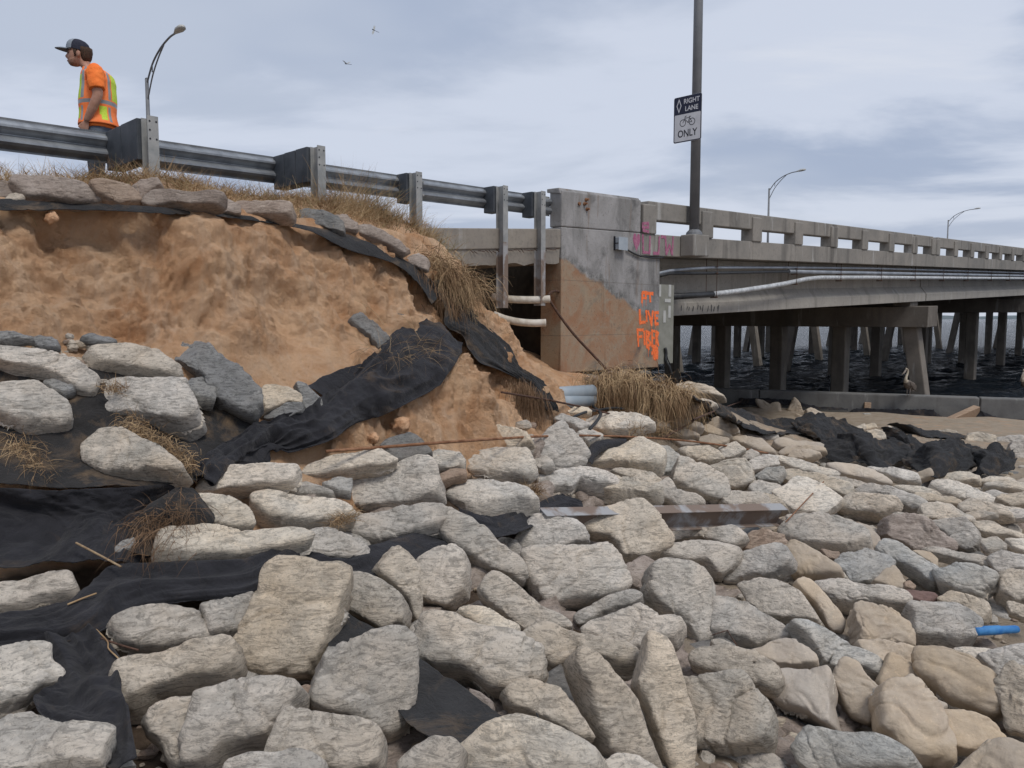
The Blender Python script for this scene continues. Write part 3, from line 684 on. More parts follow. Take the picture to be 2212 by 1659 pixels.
def ipost(s, nf, ztop, zbot, mat_up, name='post', rustz=None):
    """W-shaped steel post: flange facing the field at n=nf, web, rear flange"""
    D_ = .15; fw = .05; p = empty('guardrail_post_tmp', (0, 0, 0), None, None)
    bpy.data.objects.remove(p)
    b = MB(); cuts = [zbot]+([rustz] if rustz else [])+[ztop]
    for i in range(len(cuts)-1):
        z0, z1 = cuts[i], cuts[i+1]; m = 1 if (rustz and i == 0) else 0
        bbox(b, s-fw, s+fw, nf-.009, nf, z0, z1, m, 0); bbox(b, s-fw, s+fw, nf-D_, nf-D_+.009, z0, z1, m, 0); bbox(b, s-.003, s+.003, nf-D_+.009, nf-.009, z0, z1, m, 0)
    o = b.build(name, [mat_up, M['rustg']], gr_)
    for dz in (-.05, -.13, -.21):
        for ds in ((-.03, .03) if dz != -.13 else (-.03,)):
            b = MB(); b.tube([B(s+ds, nf+.0015, ztop+dz, 0), B(s+ds, nf+.003, ztop+dz, 0)], .009, 8); b.build('bolt_hole', M['black'], gr_)
    return o
POST = [  # s, field face n, z top, z bottom, rust from, block pieces
    (-6.68, .71, 1.875, .9, None, 2), (-4.83, .64, 1.90, .9, None, 3), (-3.02, .12, 1.92, .7, None, 1), (-1.40, .12, 1.935, .155, 1.12, 1), (-.57, .12, 1.95, .20, 1.05, 1),
    (-8.7, 1.1, 1.84, .9, None, 2), (-10.5, 1.0, 1.82, .9, None, 2)]
for k, (s, nf, zt, zb, rz, nb) in enumerate(POST):
    # refine s from the photograph's own post positions
    ipost(s, nf, zt, zb, M['galvd'], 'post', rz)
    n1 = nf-.16; n0 = RN-.06; w_ = (n1-n0)/nb; zl = RT+RG*s
    for j in range(nb):
        b = MB(); bbox(b, s-.085, s+.085, n0+w_*j+.004, n0+w_*(j+1)-.004, zl-.385, zl-.005+.004*j, gr=0)
        b.build('offset_block', M['block'], gr_, bevel=.008)
# ------------------------------------------------------------------ seawall
sw = empty('seawall', (11, 25, -3), 'low grey concrete seawall cap between the sand and the water', 'seawall')
wa = np.array([7.97, 26.5]); wd = np.array([.918, -.395]); wn = np.array([.395, .918])
wl = [-2.9, .35, 6.8, 13.2, 19.6, 26]
for i in range(5):
    b = MB(); a, c = wl[i]+.01, wl[i+1]-.01
    p0, p1 = wa+wd*a, wa+wd*c; zt = -2.40
    ins = wn*.5
    b.hexa([(*p0, -3.9), (*p1, -3.9), (*(p1+ins), -3.9), (*(p0+ins), -3.9), (*p0, zt), (*p1, zt), (*(p1+ins), zt), (*(p0+ins), zt)])
    b.build('wall_segment', M['wallc'], sw, bevel=.04)
# ------------------------------------------------------------------ riprap: every sack and stone traced, then given its own place, size and thickness
ROCKS = '''
C6|g|big grey cement bag with a saddle-shaped hollow and ochre stain|480,860 560,780 780,740 900,685 1040,740 1120,900 1130,1010 900,1045 620,1060 500,1000|e=35,l=.16,t=.26
C6|t|long narrow tan bag lying just under the left end of the long rusty rod|100,850 230,795 330,700 520,640 690,625 775,700 780,750 620,760 420,820 250,865|e=40,l=.10
C6|b|small bluish bag end tucked left of the saddle-shaped bag|290,880 400,815 495,815 485,945 390,930|
C6|g|grey leaf-shaped bag below the long narrow tan bag|70,870 180,840 260,870 400,965 240,968 80,935|
C6|d|dark concrete chunk with sand on top, behind the left part of the long rod|690,640 760,560 890,510 960,560 1050,630 900,720 780,745|e=35,l=.12
C6|g|grey rounded bag between the dark sandy chunk and the pale flat slab|1020,680 1100,620 1240,640 1270,720 1250,770 1100,775 1030,720|
C6|p|pale flat bag with pin scratches lying right under the rusty rod|1265,640 1340,612 1660,605 1780,780 1720,830 1350,832|e=62,t=.16,l=.14
C6|w|small brown bag end below the pale scratched slab|1100,800 1180,755 1272,755 1280,820 1200,840 1120,870|
C6|p|pale squarish slab bag with a crumpled front edge, upper centre|1175,925 1240,842 1600,840 1770,985 1690,1010 1370,1060|e=66,t=.26,l=.20
C6|g|grey diamond-shaped bag leaning where the rusty rod passes behind it|1730,680 1870,480 1960,445 2060,510 2130,620 2090,720 1900,780 1780,740|e=30,l=.24
C6|g|small folded grey bag below the diamond-shaped bag|1740,700 1830,660 1880,700 1890,760 1830,780 1760,760|
C6|p|pale slab half buried in the sand mound behind the long rusty rod|1400,560 1510,450 1720,560 1750,610 1640,660 1410,620|e=35
C6|g|long grey bag lying below the diamond-shaped bag|1770,860 1900,780 2060,740 2330,790 2300,850 2060,860 2010,940 1860,940|e=55
C6|p|long pale bag with a grass tuft at its right end, left of centre|-195,1020 -140,930 150,935 400,970 530,1055 400,1120 230,1165 60,1165 -80,1120|e=50,l=.14,t=.22
C6|g|long ridged grey bag lying just below the saddle-shaped bag|440,1180 520,1100 800,1030 1040,1020 1140,1070 1130,1180 960,1230 660,1290 500,1240|e=48,l=.16,t=.22
C6|g|grey bag with a round pink patch|10,1420 160,1230 270,1145 420,1180 560,1260 615,1340 600,1410 300,1430|e=40,l=.12,t=.24
C6|g|stout bag standing on edge with swirling folds, centre of the pile|1128,1075 1210,1035 1400,1150 1560,1300 1670,1430 1680,1545 1600,1565 1400,1470 1280,1400 1130,1280|e=35,l=.22,t=.24
C6|g|grey dome-shaped bag left of the rusty steel beam's middle|1630,1360 1740,1100 1850,1070 2000,1110 2110,1210 2120,1280 1900,1350|e=32,l=.16,t=.24
R4|g|large grey block-like bag with a dark crack down its middle|320,120 560,85 900,25 965,90 1050,350 1000,400 700,480 500,525 440,470 340,340|e=32,l=.34,t=.30
R5|t|tan bag with a frayed fringe along its top edge|1245,250 1460,60 1540,120 1585,200 1565,560 1500,630 1480,480 1400,400|e=28,l=.18,t=.2
R5|t|square tan bag with rounded corner right of the frayed bag|1580,130 1820,45 1900,110 1965,320 1950,420 1830,515 1660,485 1570,500|e=40,l=.14,t=.24
R5|t|largest upright tan bag with a woven sack print, lower left centre|520,170 1000,165 1050,260 1030,480 960,800 860,990 640,1010 320,990 290,850 380,450 440,270|e=40,l=.26,t=.24
R5|g|smooth grey bag half hidden behind the largest upright tan bag|1020,225 1160,230 1370,370 1500,480 1500,640 1340,690 1200,580 1050,470|e=35,l=.10,t=.22
R5|g|large grey bag with a torn lower corner, right of the largest tan one|920,840 1200,720 1480,670 1545,760 1550,1000 1520,1250 1450,1450 1300,1480 1050,1330 800,1250 850,1080|e=38,l=.24,t=.28
R5|g|broad grey bag with a rounded back just right of the torn-corner bag|1580,750 1650,510 1800,530 2038,640 2300,740 2450,850 2520,980 2490,1120 2270,1175 2100,1140 1950,1055 1620,925|e=38,l=.22,t=.30
R5|p|pale pinkish slab peeping out behind the broad grey rounded bag|1850,530 2060,490 2312,610 2305,700 2200,730 2000,640|e=50,l=.10
R5|g|short grey bag tucked left of the largest tan bag's lower half|5,450 380,405 390,560 320,740 60,765 20,620|e=45,l=.12,t=.25
R6|t|rounded tan bag below the black fabric strip with sticks at its left|810,650 950,530 1200,480 1400,500 1480,650 1510,790 1440,835 1000,860 880,850 820,740|e=45,l=.14,t=.24
R6|t|long tan bag with ragged left edge beneath the rounded tan one|850,1000 900,900 1080,850 1600,825 1740,860 1780,1000 1650,1090 1420,1150 1150,1200 1060,1310 900,1240|e=45,l=.18,t=.26
R6|g|grey bag lying left of the very large grey bag at the bottom|1050,1380 1100,1240 1250,1175 1440,1155 1480,1400 1480,1659 1250,1659 1180,1540 1080,1450|e=38,l=.10,t=.26
R5|g|very large mottled grey bag at the bottom, left of centre|-70,1340 0,1110 250,1040 560,995 650,1040 740,1250 640,1400 520,1560 200,1620 150,1720 -50,1720 -70,1500|e=42,l=.22,t=.28
R5|t|large spotted tan bag at the bottom edge below the torn-corner bag|470,1590 600,1290 660,1255 1000,1310 1250,1390 1310,1480 1300,1720 600,1720 470,1700|e=45,l=.28,t=.26
R5|g|low grey bag cut by the bottom edge under the spotted tan bag|200,1640 300,1570 550,1560 780,1580 900,1640 900,1760 200,1760|e=45,l=.36
R5|w|small brown bag wedged between two big bags, lower left centre|690,1090 770,1050 845,1080 800,1250 740,1170|l=.05
R5|w|small brown stone at the tip of the fabric triangle, lower centre|1940,1080 2040,1110 2130,1180 2145,1265 2020,1190|l=.04
R5|g|grey bag corner at the bottom edge right of the black fabric triangle|1420,1700 1440,1610 1560,1500 1690,1425 1860,1490 1930,1560 1900,1720|e=42,l=.16,t=.24
R4|p|huge pale bag with a grey crack cut by the bottom edge, centre|-180,1560 80,1360 300,1275 520,1380 720,1480 880,1600 900,1760 -180,1760|e=45,l=.24,t=.28
R4|p|small pale bag top at the bottom edge right of the huge pale one|860,1680 1000,1555 1150,1570 1300,1680 1300,1760 860,1760|e=45,l=.34
R4|t|tan bag with a twisted left end lying above the huge pale bag|185,1130 250,1060 350,1015 560,1080 640,1180 760,1400 790,1500 700,1480 450,1350 240,1285|e=38,l=.12,t=.26
R4|t|very long tan bag running diagonally down to the bottom edge|640,890 710,825 850,880 1030,1040 1120,1160 1200,1350 1350,1680 1200,1700 960,1570 860,1520 760,1300 700,1100 635,985|e=35,l=.22,t=.26
R4|t|tall narrow bag standing upright with a pale ridge down the middle|1190,720 1390,740 1405,850 1480,1100 1560,1320 1555,1500 1530,1700 1380,1700 1280,1500 1200,1250 1120,1080 1150,900|e=22,l=.30,t=.26
R4|t|long tan bag crossing above the very long diagonal one|300,700 460,595 600,640 850,760 1080,850 1160,890 1060,1030 900,970 700,860 640,1000 480,925 400,800|e=45,l=.16,t=.24
R4|g|slanting grey bag left of and below the cracked block-like bag|15,380 80,270 150,255 300,370 450,500 560,590 660,665 500,700 300,690 220,610 60,470|e=35,l=.16,t=.24
R4|g|small grey bag tucked directly beneath the cracked block-like bag|705,540 800,480 1080,360 1150,400 1170,480 1000,535 850,625 760,655 710,620|e=45,l=.08
R4|g|kite-shaped grey bag with lens-like folds, lower right centre|755,690 850,600 1000,540 1160,482 1300,560 1475,650 1460,720 1400,795 1200,870 1050,840 850,750|e=50,l=.16,t=.22
R4|g|tall grey bag with a bent lower end standing right of the cracked bag|1195,400 1230,230 1310,195 1620,210 1680,300 1700,500 1690,680 1620,775 1480,785 1440,660 1300,570 1190,490|e=35,l=.24,t=.28
R4|t|leaf-shaped tan bag with a dark upper edge above the tall bent bag|1285,150 1380,75 1550,0 1720,20 1890,70 1880,150 1790,255 1700,305 1620,215 1330,185|e=48,l=.18,t=.22
R4|w|flat pinkish brown bag in shade between the cracked and bent bags|1030,230 1200,125 1310,190 1240,230 1200,440 1110,375 1040,355|e=50,l=.02
R4|g|large grey slab half covered by a spindle-shaped bag, with a bent wire|1695,430 1840,425 2000,480 2190,640 2240,760 1970,810 1700,720|e=50,l=.06,t=.2
R3|t|spindle-shaped tan bag pointing left, above the large grey slab|-20,425 100,400 230,398 330,470 450,580 555,725 480,705 300,705 200,680 60,565|e=42,l=.16,t=.2
R3|s|smooth sandy bag leaning behind the spindle-shaped one|345,430 430,388 520,470 620,580 668,690 640,755 560,725 480,560|e=40,l=.10
R3|t|curved tan bag with dark lens marks lying over the square grey block|-344,908 -280,853 -110,834 73,890 200,985 248,1060 242,1130 190,1182 100,1155 -150,1065 -300,990|e=42,l=.20,t=.22
R4|g|square grey block-like bag with wrinkles and torn paper beneath it|1470,1010 1890,985 2000,1130 2150,1310 2155,1400 2130,1550 1560,1565 1570,1350 1500,1120|e=48,l=.14,t=.34
R3|b|grey angular bag cut by the bottom edge left of the tallest smooth bag|330,1500 400,1370 560,1400 760,1460 960,1500 1150,1659 1180,1760 450,1760 390,1600|e=45,l=.20,t=.24
R3|s|tallest smooth sandy bag near the bottom edge, right side|870,1280 920,1130 1000,1060 1140,1022 1230,1100 1310,1230 1362,1400 1355,1660 1080,1660 960,1500 885,1460|e=38,l=.24,t=.30
R3|s|egg-shaped chipped stone standing left of the tallest smooth bag|592,1080 680,932 760,960 905,1130 892,1200 830,1350 720,1300 620,1150|e=35,l=.16,t=.22
R3|s|smooth pale square bag below the wedge-shaped one, right|240,1015 560,1003 592,1080 600,1250 640,1435 480,1345 230,1200|e=45,l=.10,t=.24
R3|s|pale wedge-shaped flat bag above the smooth square one|40,870 280,788 350,800 440,900 495,1012 240,1020 130,955|e=55,l=.08,t=.2
R3|b|long blue-grey bag lying above the egg-shaped stone|260,740 420,703 560,740 720,840 885,900 918,1005 860,1048 640,960 590,1060 490,1000 400,850|e=48,l=.14,t=.22
R3|s|angular broken-faced stone below the ribbed yellow bag|738,830 745,590 830,556 1000,600 1112,680 1135,835 960,830 760,838|e=30,l=.16,t=.22,k=1
R3|g|heavily creased grey bag just left of the blue bottle|1070,630 1200,560 1400,550 1560,620 1592,680 1540,785 1380,865 1130,820 1110,700|e=50,l=.16,t=.24
R3|t|ribbed yellowish bag lying above the angular broken-faced stone|480,402 600,383 800,420 980,460 1080,530 1112,585 1060,625 900,590 740,610 620,575 560,480|e=52,l=.10,t=.2
R3|b|long bluish bag sloping down to the right above the red-brown stone|907,170 960,122 1050,150 1180,230 1292,340 1322,400 1260,448 1120,370 980,262|e=45,l=.20,t=.18
R3|b|flat grey concrete piece speckled with shells|620,290 680,230 820,193 960,230 1002,280 950,345 840,425 700,405 650,335|e=62,l=.10,t=.1,k=1
R3|s|smooth sandy bag with a rounded lower face left of the speckled piece|265,180 340,112 430,170 560,270 660,375 640,395 350,402 318,330 330,270|e=38,l=.12,t=.24
R3|g|grey bag with a broken dark side right of the leaf-shaped tan bag|-120,330 -50,220 100,180 230,165 312,240 322,330 200,395 0,415 -100,405|e=40,l=.14,t=.24
R3|g|wide grey bag above the smooth sandy bag, right of the shell-crusted stone|255,60 330,-30 500,-45 760,0 832,100 835,190 700,218 500,195 330,130|e=52,l=.14,t=.22
R3|s|rounded tan bag end right of the wide grey bag|765,0 850,30 922,130 912,200 845,195|l=.06
R3|w|large brown bag with a broken point, overhanging shade at the right|938,0 1080,-25 1250,0 1400,118 1408,168 1250,190 1100,198 945,110|e=25,l=.16,t=.24,k=1
R3|g|grey bag behind the broken-pointed brown bag|1255,0 1500,-25 1560,60 1605,160 1550,215 1420,190 1400,110|e=40,l=.10
R3|g|thin long bag lying flat right of the long bluish bag|1205,170 1400,195 1655,235 1650,300 1500,275 1230,205|e=60,l=.08,t=.12
R3|b|broad bluish grey bag right of the long sloping bluish one|1288,320 1440,272 1560,300 1712,400 1685,480 1590,545 1490,520 1340,455|e=50,l=.12,t=.22
R3|g|striped grey bag at the right edge above the tan cracked one|1640,240 1740,202 1900,230 1920,340 1730,375|e=45,l=.14
R3|t|tan cracked bag at the right edge above the blue bottle|1698,450 1720,350 1800,318 1940,340 1940,565 1790,585 1705,510|e=40,l=.14,t=.24
R3|t|small tan fragment at the right edge just above the blue bottle|1778,535 1940,585 1940,690 1795,625|l=.08,k=1
R3|t|curled tan bag shell directly above the creased grey bag|1305,525 1400,472 1500,490 1632,560 1655,640 1605,695 1480,600|e=35,l=.10,t=.16
R3|r|dark red-brown stone in a hollow among grey bags|1060,500 1150,468 1280,480 1312,510 1190,575 1080,540|e=60,l=.06,t=.12
R3|s|large smooth brown bag lying diagonally right of the pointed bags|1168,900 1200,838 1350,850 1530,920 1650,1060 1745,1230 1742,1310 1650,1342 1400,1245 1220,1085|e=42,l=.20,t=.28
R3|g|grey bag at the right edge behind the large smooth diagonal bag|1565,930 1700,870 1940,825 1940,1010 1700,1085 1640,1010|e=45,l=.12,t=.22
R3|t|angular broken bag chunk standing at the right edge|1698,1070 1800,955 1830,960 1940,1100 1940,1430 1790,1425 1755,1250|e=28,l=.22,t=.2,k=1
R3|s|rounded sandy bag right of the tallest smooth bag|1335,1300 1480,1283 1650,1340 1742,1440 1685,1485 1510,1568 1378,1545|e=42,l=.14,t=.24
R3|s|big sandy bag in the bottom right corner|1500,1590 1640,1480 1760,1458 1940,1560 1940,1760 1380,1760 1470,1650|e=45,l=.18,t=.26
R3|s|jagged brown stone below the angular broken-faced one|760,835 900,798 1060,828 1152,852 1165,965 1080,965 960,895 910,990 840,930|e=40,l=.08,k=1
R3|s|pointed sandy stone behind the egg-shaped one|885,1090 1000,888 1080,930 1225,1065 1130,1060 930,1140|e=35,l=.06
R3|p|small whitish flat chip below the blue bottle|1395,872 1560,848 1695,860 1560,940|e=65,l=.05,t=.06
R3|s|small pinkish pebble right of the tallest smooth bag's top|1290,1190 1372,1240 1322,1285 1280,1250|l=.04,t=.08
R2|s|pale two-horned stone standing on the sand before the seawall|105,700 160,705 210,735 265,718 292,800 240,845 170,800 122,745|e=10,l=.1,t=.3
R2|s|pointed brown stone standing beside the two-horned one|348,780 405,688 440,720 472,800 492,865 400,830|e=10,l=.1,t=.3
R2|s|rounded stone at the left tip of the black fabric heap|488,790 530,762 600,790 632,832 560,845 500,855|e=25,l=.1
R2|p|small pale stone emerging from the fabric heap, left of two|880,915 950,882 968,930 940,948|l=.35
R2|p|small pale stone emerging from the fabric heap, right of two|965,892 1030,882 1052,920 980,938|l=.3
R2|p|rounded pale bag surrounded by the black fabric heap|970,960 1050,928 1130,960 1158,1000 1100,1022 1010,1025|e=30,l=.7,t=.3
R2|p|narrow pale stone showing through the fabric heap's crest|1140,905 1210,918 1300,978 1280,992 1190,952|l=.6
R2|p|pale stone under the raised right fold of the fabric heap|1480,942 1600,938 1692,970 1600,1002 1500,982|e=40,l=.6
R2|p|pale square bag beyond the right end of the fabric heap|1750,1045 1780,968 1850,958 1970,985 1992,1055 1880,1062|e=25,l=.2,t=.3
R2|g|grey bag right of the pale square one at the sand's edge|1988,1000 2100,978 2205,990 2170,1062 2010,1058|e=30,l=.2
R2|g|rough grey bag at the right edge beside the fabric heap|2080,1100 2120,1040 2230,1020 2230,1240 2130,1185|e=25,l=.25,t=.3
R2|s|long sandy bag folded over another, left of the fabric heap|252,1070 270,1022 400,1030 600,1040 612,1080 590,1102 430,1065 300,1108|e=40,l=.16
R2|s|lower bag of the folded sandy pair left of the fabric heap|285,1120 370,1058 480,1060 620,1100 638,1132 560,1155 330,1135|e=40,l=.12
R2|s|orange-brown half buried bag left of the fabric heap|358,1150 400,1092 520,1098 605,1150 500,1185 400,1175|e=45,l=.1
R2|s|boat-shaped smooth bag just below the fabric heap|678,1210 740,1188 850,1205 1000,1240 1130,1310 1152,1352 1080,1368 900,1325 760,1292|e=42,l=.22,t=.22
R2|p|long smooth bag behind the boat-shaped one|870,1200 1000,1228 1200,1268 1330,1310 1385,1358 1250,1365 1100,1290|e=50,l=.12
R2|s|curved bag end right of the boat-shaped bag|1280,1300 1350,1278 1475,1250 1485,1310 1400,1345 1330,1340|e=35,l=.14
R2|p|flat pale bag at the lower right of the fabric heap|1508,1322 1620,1278 1770,1262 1842,1290 1830,1335 1660,1345|e=52,l=.12
R2|p|flat pale bag next in line right of that at the heap's corner|1840,1332 1950,1300 2110,1308 2132,1342 1980,1355|e=52,l=.1
R2|s|pale bag end at the right edge above the smooth whale-backed bag|2150,1335 2230,1305 2230,1365|l=.1
R2|p|smooth whale-backed pale bag, upper right of the pile|1508,1392 1540,1350 1700,1348 1850,1408 1985,1480 1995,1525 1870,1525 1700,1485 1550,1425|e=45,l=.2,t=.22
R2|p|long pale bag at the right edge behind the whale-backed one|1888,1390 2000,1358 2230,1348 2230,1415 2000,1425|e=50,l=.1
R2|g|small oval bag right of the whale-backed bag|1898,1440 1990,1408 2082,1440 2060,1475 1950,1468|l=.1
R2|t|tan bag with a brown end at the right edge, upper pile|1990,1520 2040,1468 2230,1428 2230,1555 2100,1565|e=42,l=.16
R2|g|dark-rimmed bag end at the right edge, upper pile|2068,1572 2230,1558 2230,1650 2120,1655|l=.14
R2|t|tan bag with broad folds below the whale-backed bag|1708,1532 1800,1478 1940,1510 2060,1590 2115,1655 1980,1660 1760,1605|e=45,l=.18
R2|g|grey-tan bag left of the one with broad folds|1418,1550 1530,1508 1640,1530 1775,1622 1790,1665 1440,1665 1395,1600|e=48,l=.14
R2|t|low tan bag left of the whale-backed bag's underside|1358,1460 1480,1438 1680,1470 1705,1512 1530,1525 1400,1502|l=.1
R2|p|low pale bag above the low tan one|1200,1400 1330,1368 1480,1398 1555,1442 1400,1465 1280,1442|l=.1
R2|g|long grey bag with a shaded end, upper pile centre right|828,1412 1000,1368 1160,1378 1280,1438 1435,1540 1435,1592 1280,1595 1150,1505 960,1435|e=42,l=.2,t=.24
R2|t|lozenge-shaped bag with lens marks below the long grey shaded one|735,1522 850,1448 960,1438 1120,1500 1225,1530 1205,1592 1100,1645 950,1622 800,1560|e=42,l=.18,t=.24
R2|t|small tan bag under the boat-shaped bag's tip|658,1312 800,1308 960,1350 1045,1372 880,1405 780,1382|l=.1
R2|p|thin pale bag left of the boat-shaped bag|248,1182 330,1148 500,1188 705,1262 725,1302 600,1305 400,1245|e=50,l=.12
R2|g|grey bag at the left of the thin pale one, beyond the square slab|38,1212 150,1130 255,1150 262,1202 170,1245 80,1275|e=42,l=.14
R2|b|bluish bag with dark folds below the thin pale one|95,1292 180,1238 292,1228 322,1290 270,1355 150,1345|e=40,l=.16
R2|p|long pale-topped bag behind the square scratched slab|318,1270 400,1248 560,1278 700,1338 825,1418 832,1475 760,1495 620,1405 480,1345 380,1342|e=45,l=.16
R2|p|square slab with scratches and a thin wire lying across it|258,1482 430,1318 500,1328 600,1370 752,1480 690,1575 600,1645 400,1605|e=48,l=.2,t=.2
R2|g|small grey bag left of the square scratched slab|55,1400 90,1338 280,1358 292,1420 220,1475 80,1445|l=.14
R2|t|long low tan bag in front of the square scratched slab|0,1460 120,1428 280,1508 345,1592 200,1605 0,1560|e=42,l=.12
R2|t|flat tan bag directly below the square scratched slab|350,1650 500,1600 700,1620 850,1665 700,1700 400,1690|e=60,l=.1
R2|g|grey bag below the lozenge-shaped one|1100,1650 1200,1588 1400,1600 1450,1700 1300,1760 1150,1730|l=.12
R1|p|big pale rounded bag with flat top, upper centre right|530,850 640,778 900,698 970,700 1060,760 1132,840 1112,930 1050,952 850,925 640,945 560,912|e=50,l=.24,t=.24
R1|g|grey bag squeezed under the big pale rounded one|670,955 950,935 1060,960 1125,1020 1040,1085 900,1055 800,1005|e=40,l=.14
R1|p|clean-cut pale slab with a smooth side right above the steel beam|462,1052 680,985 1080,1105 1118,1150 1060,1165 720,1150|e=64,l=.22,t=.18,k=1
R1|g|block-shaped grey bag with a whitish lens mark|1195,1000 1255,865 1340,856 1480,900 1605,980 1620,1130 1550,1228 1450,1192 1280,1115 1195,1090|e=36,l=.26,t=.28
R1|g|grey bag lying beneath the lens-marked block|1050,1080 1180,985 1230,1090 1440,1190 1455,1232 1280,1265 1140,1182|e=45,l=.12
R1|b|bluish grey bag behind the big pale rounded one|1085,980 1120,830 1060,750 1180,755 1275,860 1215,955 1110,1005|e=40,l=.08
R1|p|pale bag with a brown underside behind the lens-marked block|1250,815 1340,758 1480,738 1560,778 1605,850 1480,895 1390,882|e=48,l=.16
R1|p|pale flat-faced bag right of the lens-marked block|1500,905 1700,850 1760,838 1812,900 1842,1060 1640,1125 1600,980|e=38,l=.18
R1|p|pale slanted bag above the flat-faced one|1565,775 1700,708 1775,760 1690,850 1600,865|e=45,l=.12
R1|g|small grey bag right of the pale slanted one|1708,822 1830,768 1885,820 1830,875 1750,855|l=.12
R1|t|long tan bag just above the right end of the steel beam|1560,1180 1700,1108 1880,1110 2010,1170 2095,1240 1900,1235 1620,1255|e=45,l=.14
R1|t|large tan bag slanting across the rusty steel beam|455,1395 800,1200 950,1175 1080,1310 1185,1450 1165,1535 920,1665 780,1665 760,1590 650,1480 520,1500|e=44,l=.55,t=.22
R1|g|shaded grey bag lying under the rusty steel beam|1180,1405 1480,1400 1700,1400 1785,1480 1700,1565 1400,1450 1180,1515|e=30,l=.0
R1|w|brown shell-crusted stone below the steel beam's right end|1758,1565 1800,1440 1960,1398 2062,1440 2095,1545 1960,1590|e=30,l=.04,k=1
R1|s|low sandy bag under the long rod, right of the grass clumps|1225,692 1380,698 1435,740 1280,755|l=.08
R1|s|sandy bag lying along the long rod's middle, right half|1388,682 1500,652 1622,690 1645,732 1540,765 1440,742|l=.1
R1|s|large sandy bag where the long rod ends at the right|1648,692 1780,658 1900,680 2025,792 1880,792 1700,722|e=45,l=.1
R1|s|small sandy bag above the rod near the black fabric's corner|1418,602 1500,578 1665,660 1620,692 1460,642|l=.1
R1|s|rounded sandy bag touching the left corner of the fabric heap|1468,562 1560,522 1655,570 1735,642 1640,672 1530,622|e=40,l=.12
R1|s|sandy bag right of the grass clumps, crossed by the thin rebar|1178,572 1260,532 1430,560 1455,602 1340,622 1210,602|l=.1
R1|s|flat sandy bag under the crossed thin rebar|1188,622 1320,608 1425,650 1300,685 1200,655|l=.08
R1|s|oval sandy bag at the foot of the right grass clump|968,542 1050,512 1165,560 1185,612 1080,602|l=.1
R1|p|wide flat pale slab left of the grass clump's foot|498,562 620,488 800,478 1005,560 1055,622 900,655 700,645 540,605|e=60,l=.12,t=.16
R1|g|grey bag between the diamond-shaped bag and the fallen pipes|268,532 340,492 470,530 545,590 480,645 380,585|l=.14
R1|p|small pale bag right of the diamond-shaped bag, under the rod|458,642 540,598 645,640 645,692 540,745|l=.1
R1|p|whitish bag directly below the fallen grey pipes|345,505 440,428 530,438 565,472 470,505|l=.12
R1|s|small bag end left of the right grass clump|858,502 900,478 1005,490 960,545|l=.1
R1|s|pale rounded bag perched between the two grass clumps|1035,305 1090,268 1180,268 1215,310 1150,338 1060,338|e=30,l=.35
R1|d|dark sandy-topped bag capping the grass mound|868,205 940,150 1020,158 1115,220 1135,245 1000,275 880,265|e=35,l=.2,t=.25
R1|t|pale bag sloping down from the grass mound towards the seawall|1195,275 1330,238 1500,268 1565,350 1645,402 1500,375 1300,315|e=40,l=.2,t=.22
R1|t|lower tan bag wrapped in dark fabric on the mound's right|1285,385 1350,368 1450,378 1565,440 1500,475 1340,445|e=40,l=.16
R1|t|small brown bag at the right foot of the mound|1558,362 1620,368 1655,420 1600,445|l=.1
R1|p|pale bag edge at the left under the diamond-shaped bag|-5,695 100,688 112,780 60,832 -5,802|l=.1
C5|g|large grey slab-like bag crusted with rubble at the left edge|-40,180 100,178 300,200 500,270 600,330 635,420 600,525 480,505 350,420 150,350 -40,330|e=40,l=.14,t=.26
C5|t|pinkish wrapped bag right of the rubble-crusted slab|648,232 740,168 900,170 1080,210 1245,310 1212,395 1100,400 900,352 700,315|e=42,l=.14,t=.22
C5|a|big slanting asphalt slab with a pebble resting on it|1178,190 1280,152 1470,200 1560,320 1700,450 1785,540 1700,622 1600,612 1470,545 1450,440 1320,330 1220,270|e=38,l=.12,t=.16,k=1
C5|g|pale grey bag with a flat face at the left edge, middle height|-40,460 100,430 250,440 370,520 440,600 482,740 400,762 200,742 -40,665|e=42,l=.16,t=.26
C5|g|large square grey bag with a brown side, left of the asphalt slab|640,530 760,448 1080,428 1240,450 1330,600 1372,740 1270,802 1060,762 800,705 700,622|e=42,l=.18,t=.3
C5|g|tilted bag covered with dead grass, left side|608,862 730,762 850,780 1000,900 1150,1000 1292,1080 1250,1122 1000,1148 800,1112 720,1062 640,962|e=42,l=.18,t=.26
C5|t|tan bag with a torn right end sticking out of the slope|1400,1172 1440,1078 1600,1020 1900,1008 2022,1030 2012,1182 1900,1202 1640,1192 1540,1208|e=35,l=.16,t=.22
C5|p|pale striped bag right of the fibrous root mat|1308,1252 1400,1208 1540,1220 1700,1300 1722,1442 1600,1462 1460,1432 1420,1332|e=48,l=.12,t=.2
C5|p|long pale speckled bag above the black fabric strip|1150,1640 1160,1540 1250,1448 1440,1438 1900,1468 2092,1530 2000,1602 1650,1665 1160,1665|e=50,l=.14,t=.22
C5|t|pinkish tan crumpled bag below the asphalt slab's right end|1798,502 1850,458 1990,478 2072,530 2062,582 1980,582 1880,652 1820,672|e=35,l=.14,t=.2
C5|a|upright grey shard beside the black drape's left fold|2060,432 2130,470 2215,560 2215,642 2100,652 2080,562|e=30,l=.16,k=1
C5|a|dark curved shard under the pinkish tan crumpled bag|1830,672 1900,620 1990,575 2070,575 2085,650 1990,690|e=30,l=.14,k=1
C5|b|small greenish stone on the lower black fabric|788,1602 850,1528 950,1498 968,1530 900,1592 830,1622|l=.14,t=.1
C5|a|broken dark chunk left of the asphalt slab's foot|1308,522 1300,440 1400,398 1472,440 1462,592 1360,582|l=.14,k=1
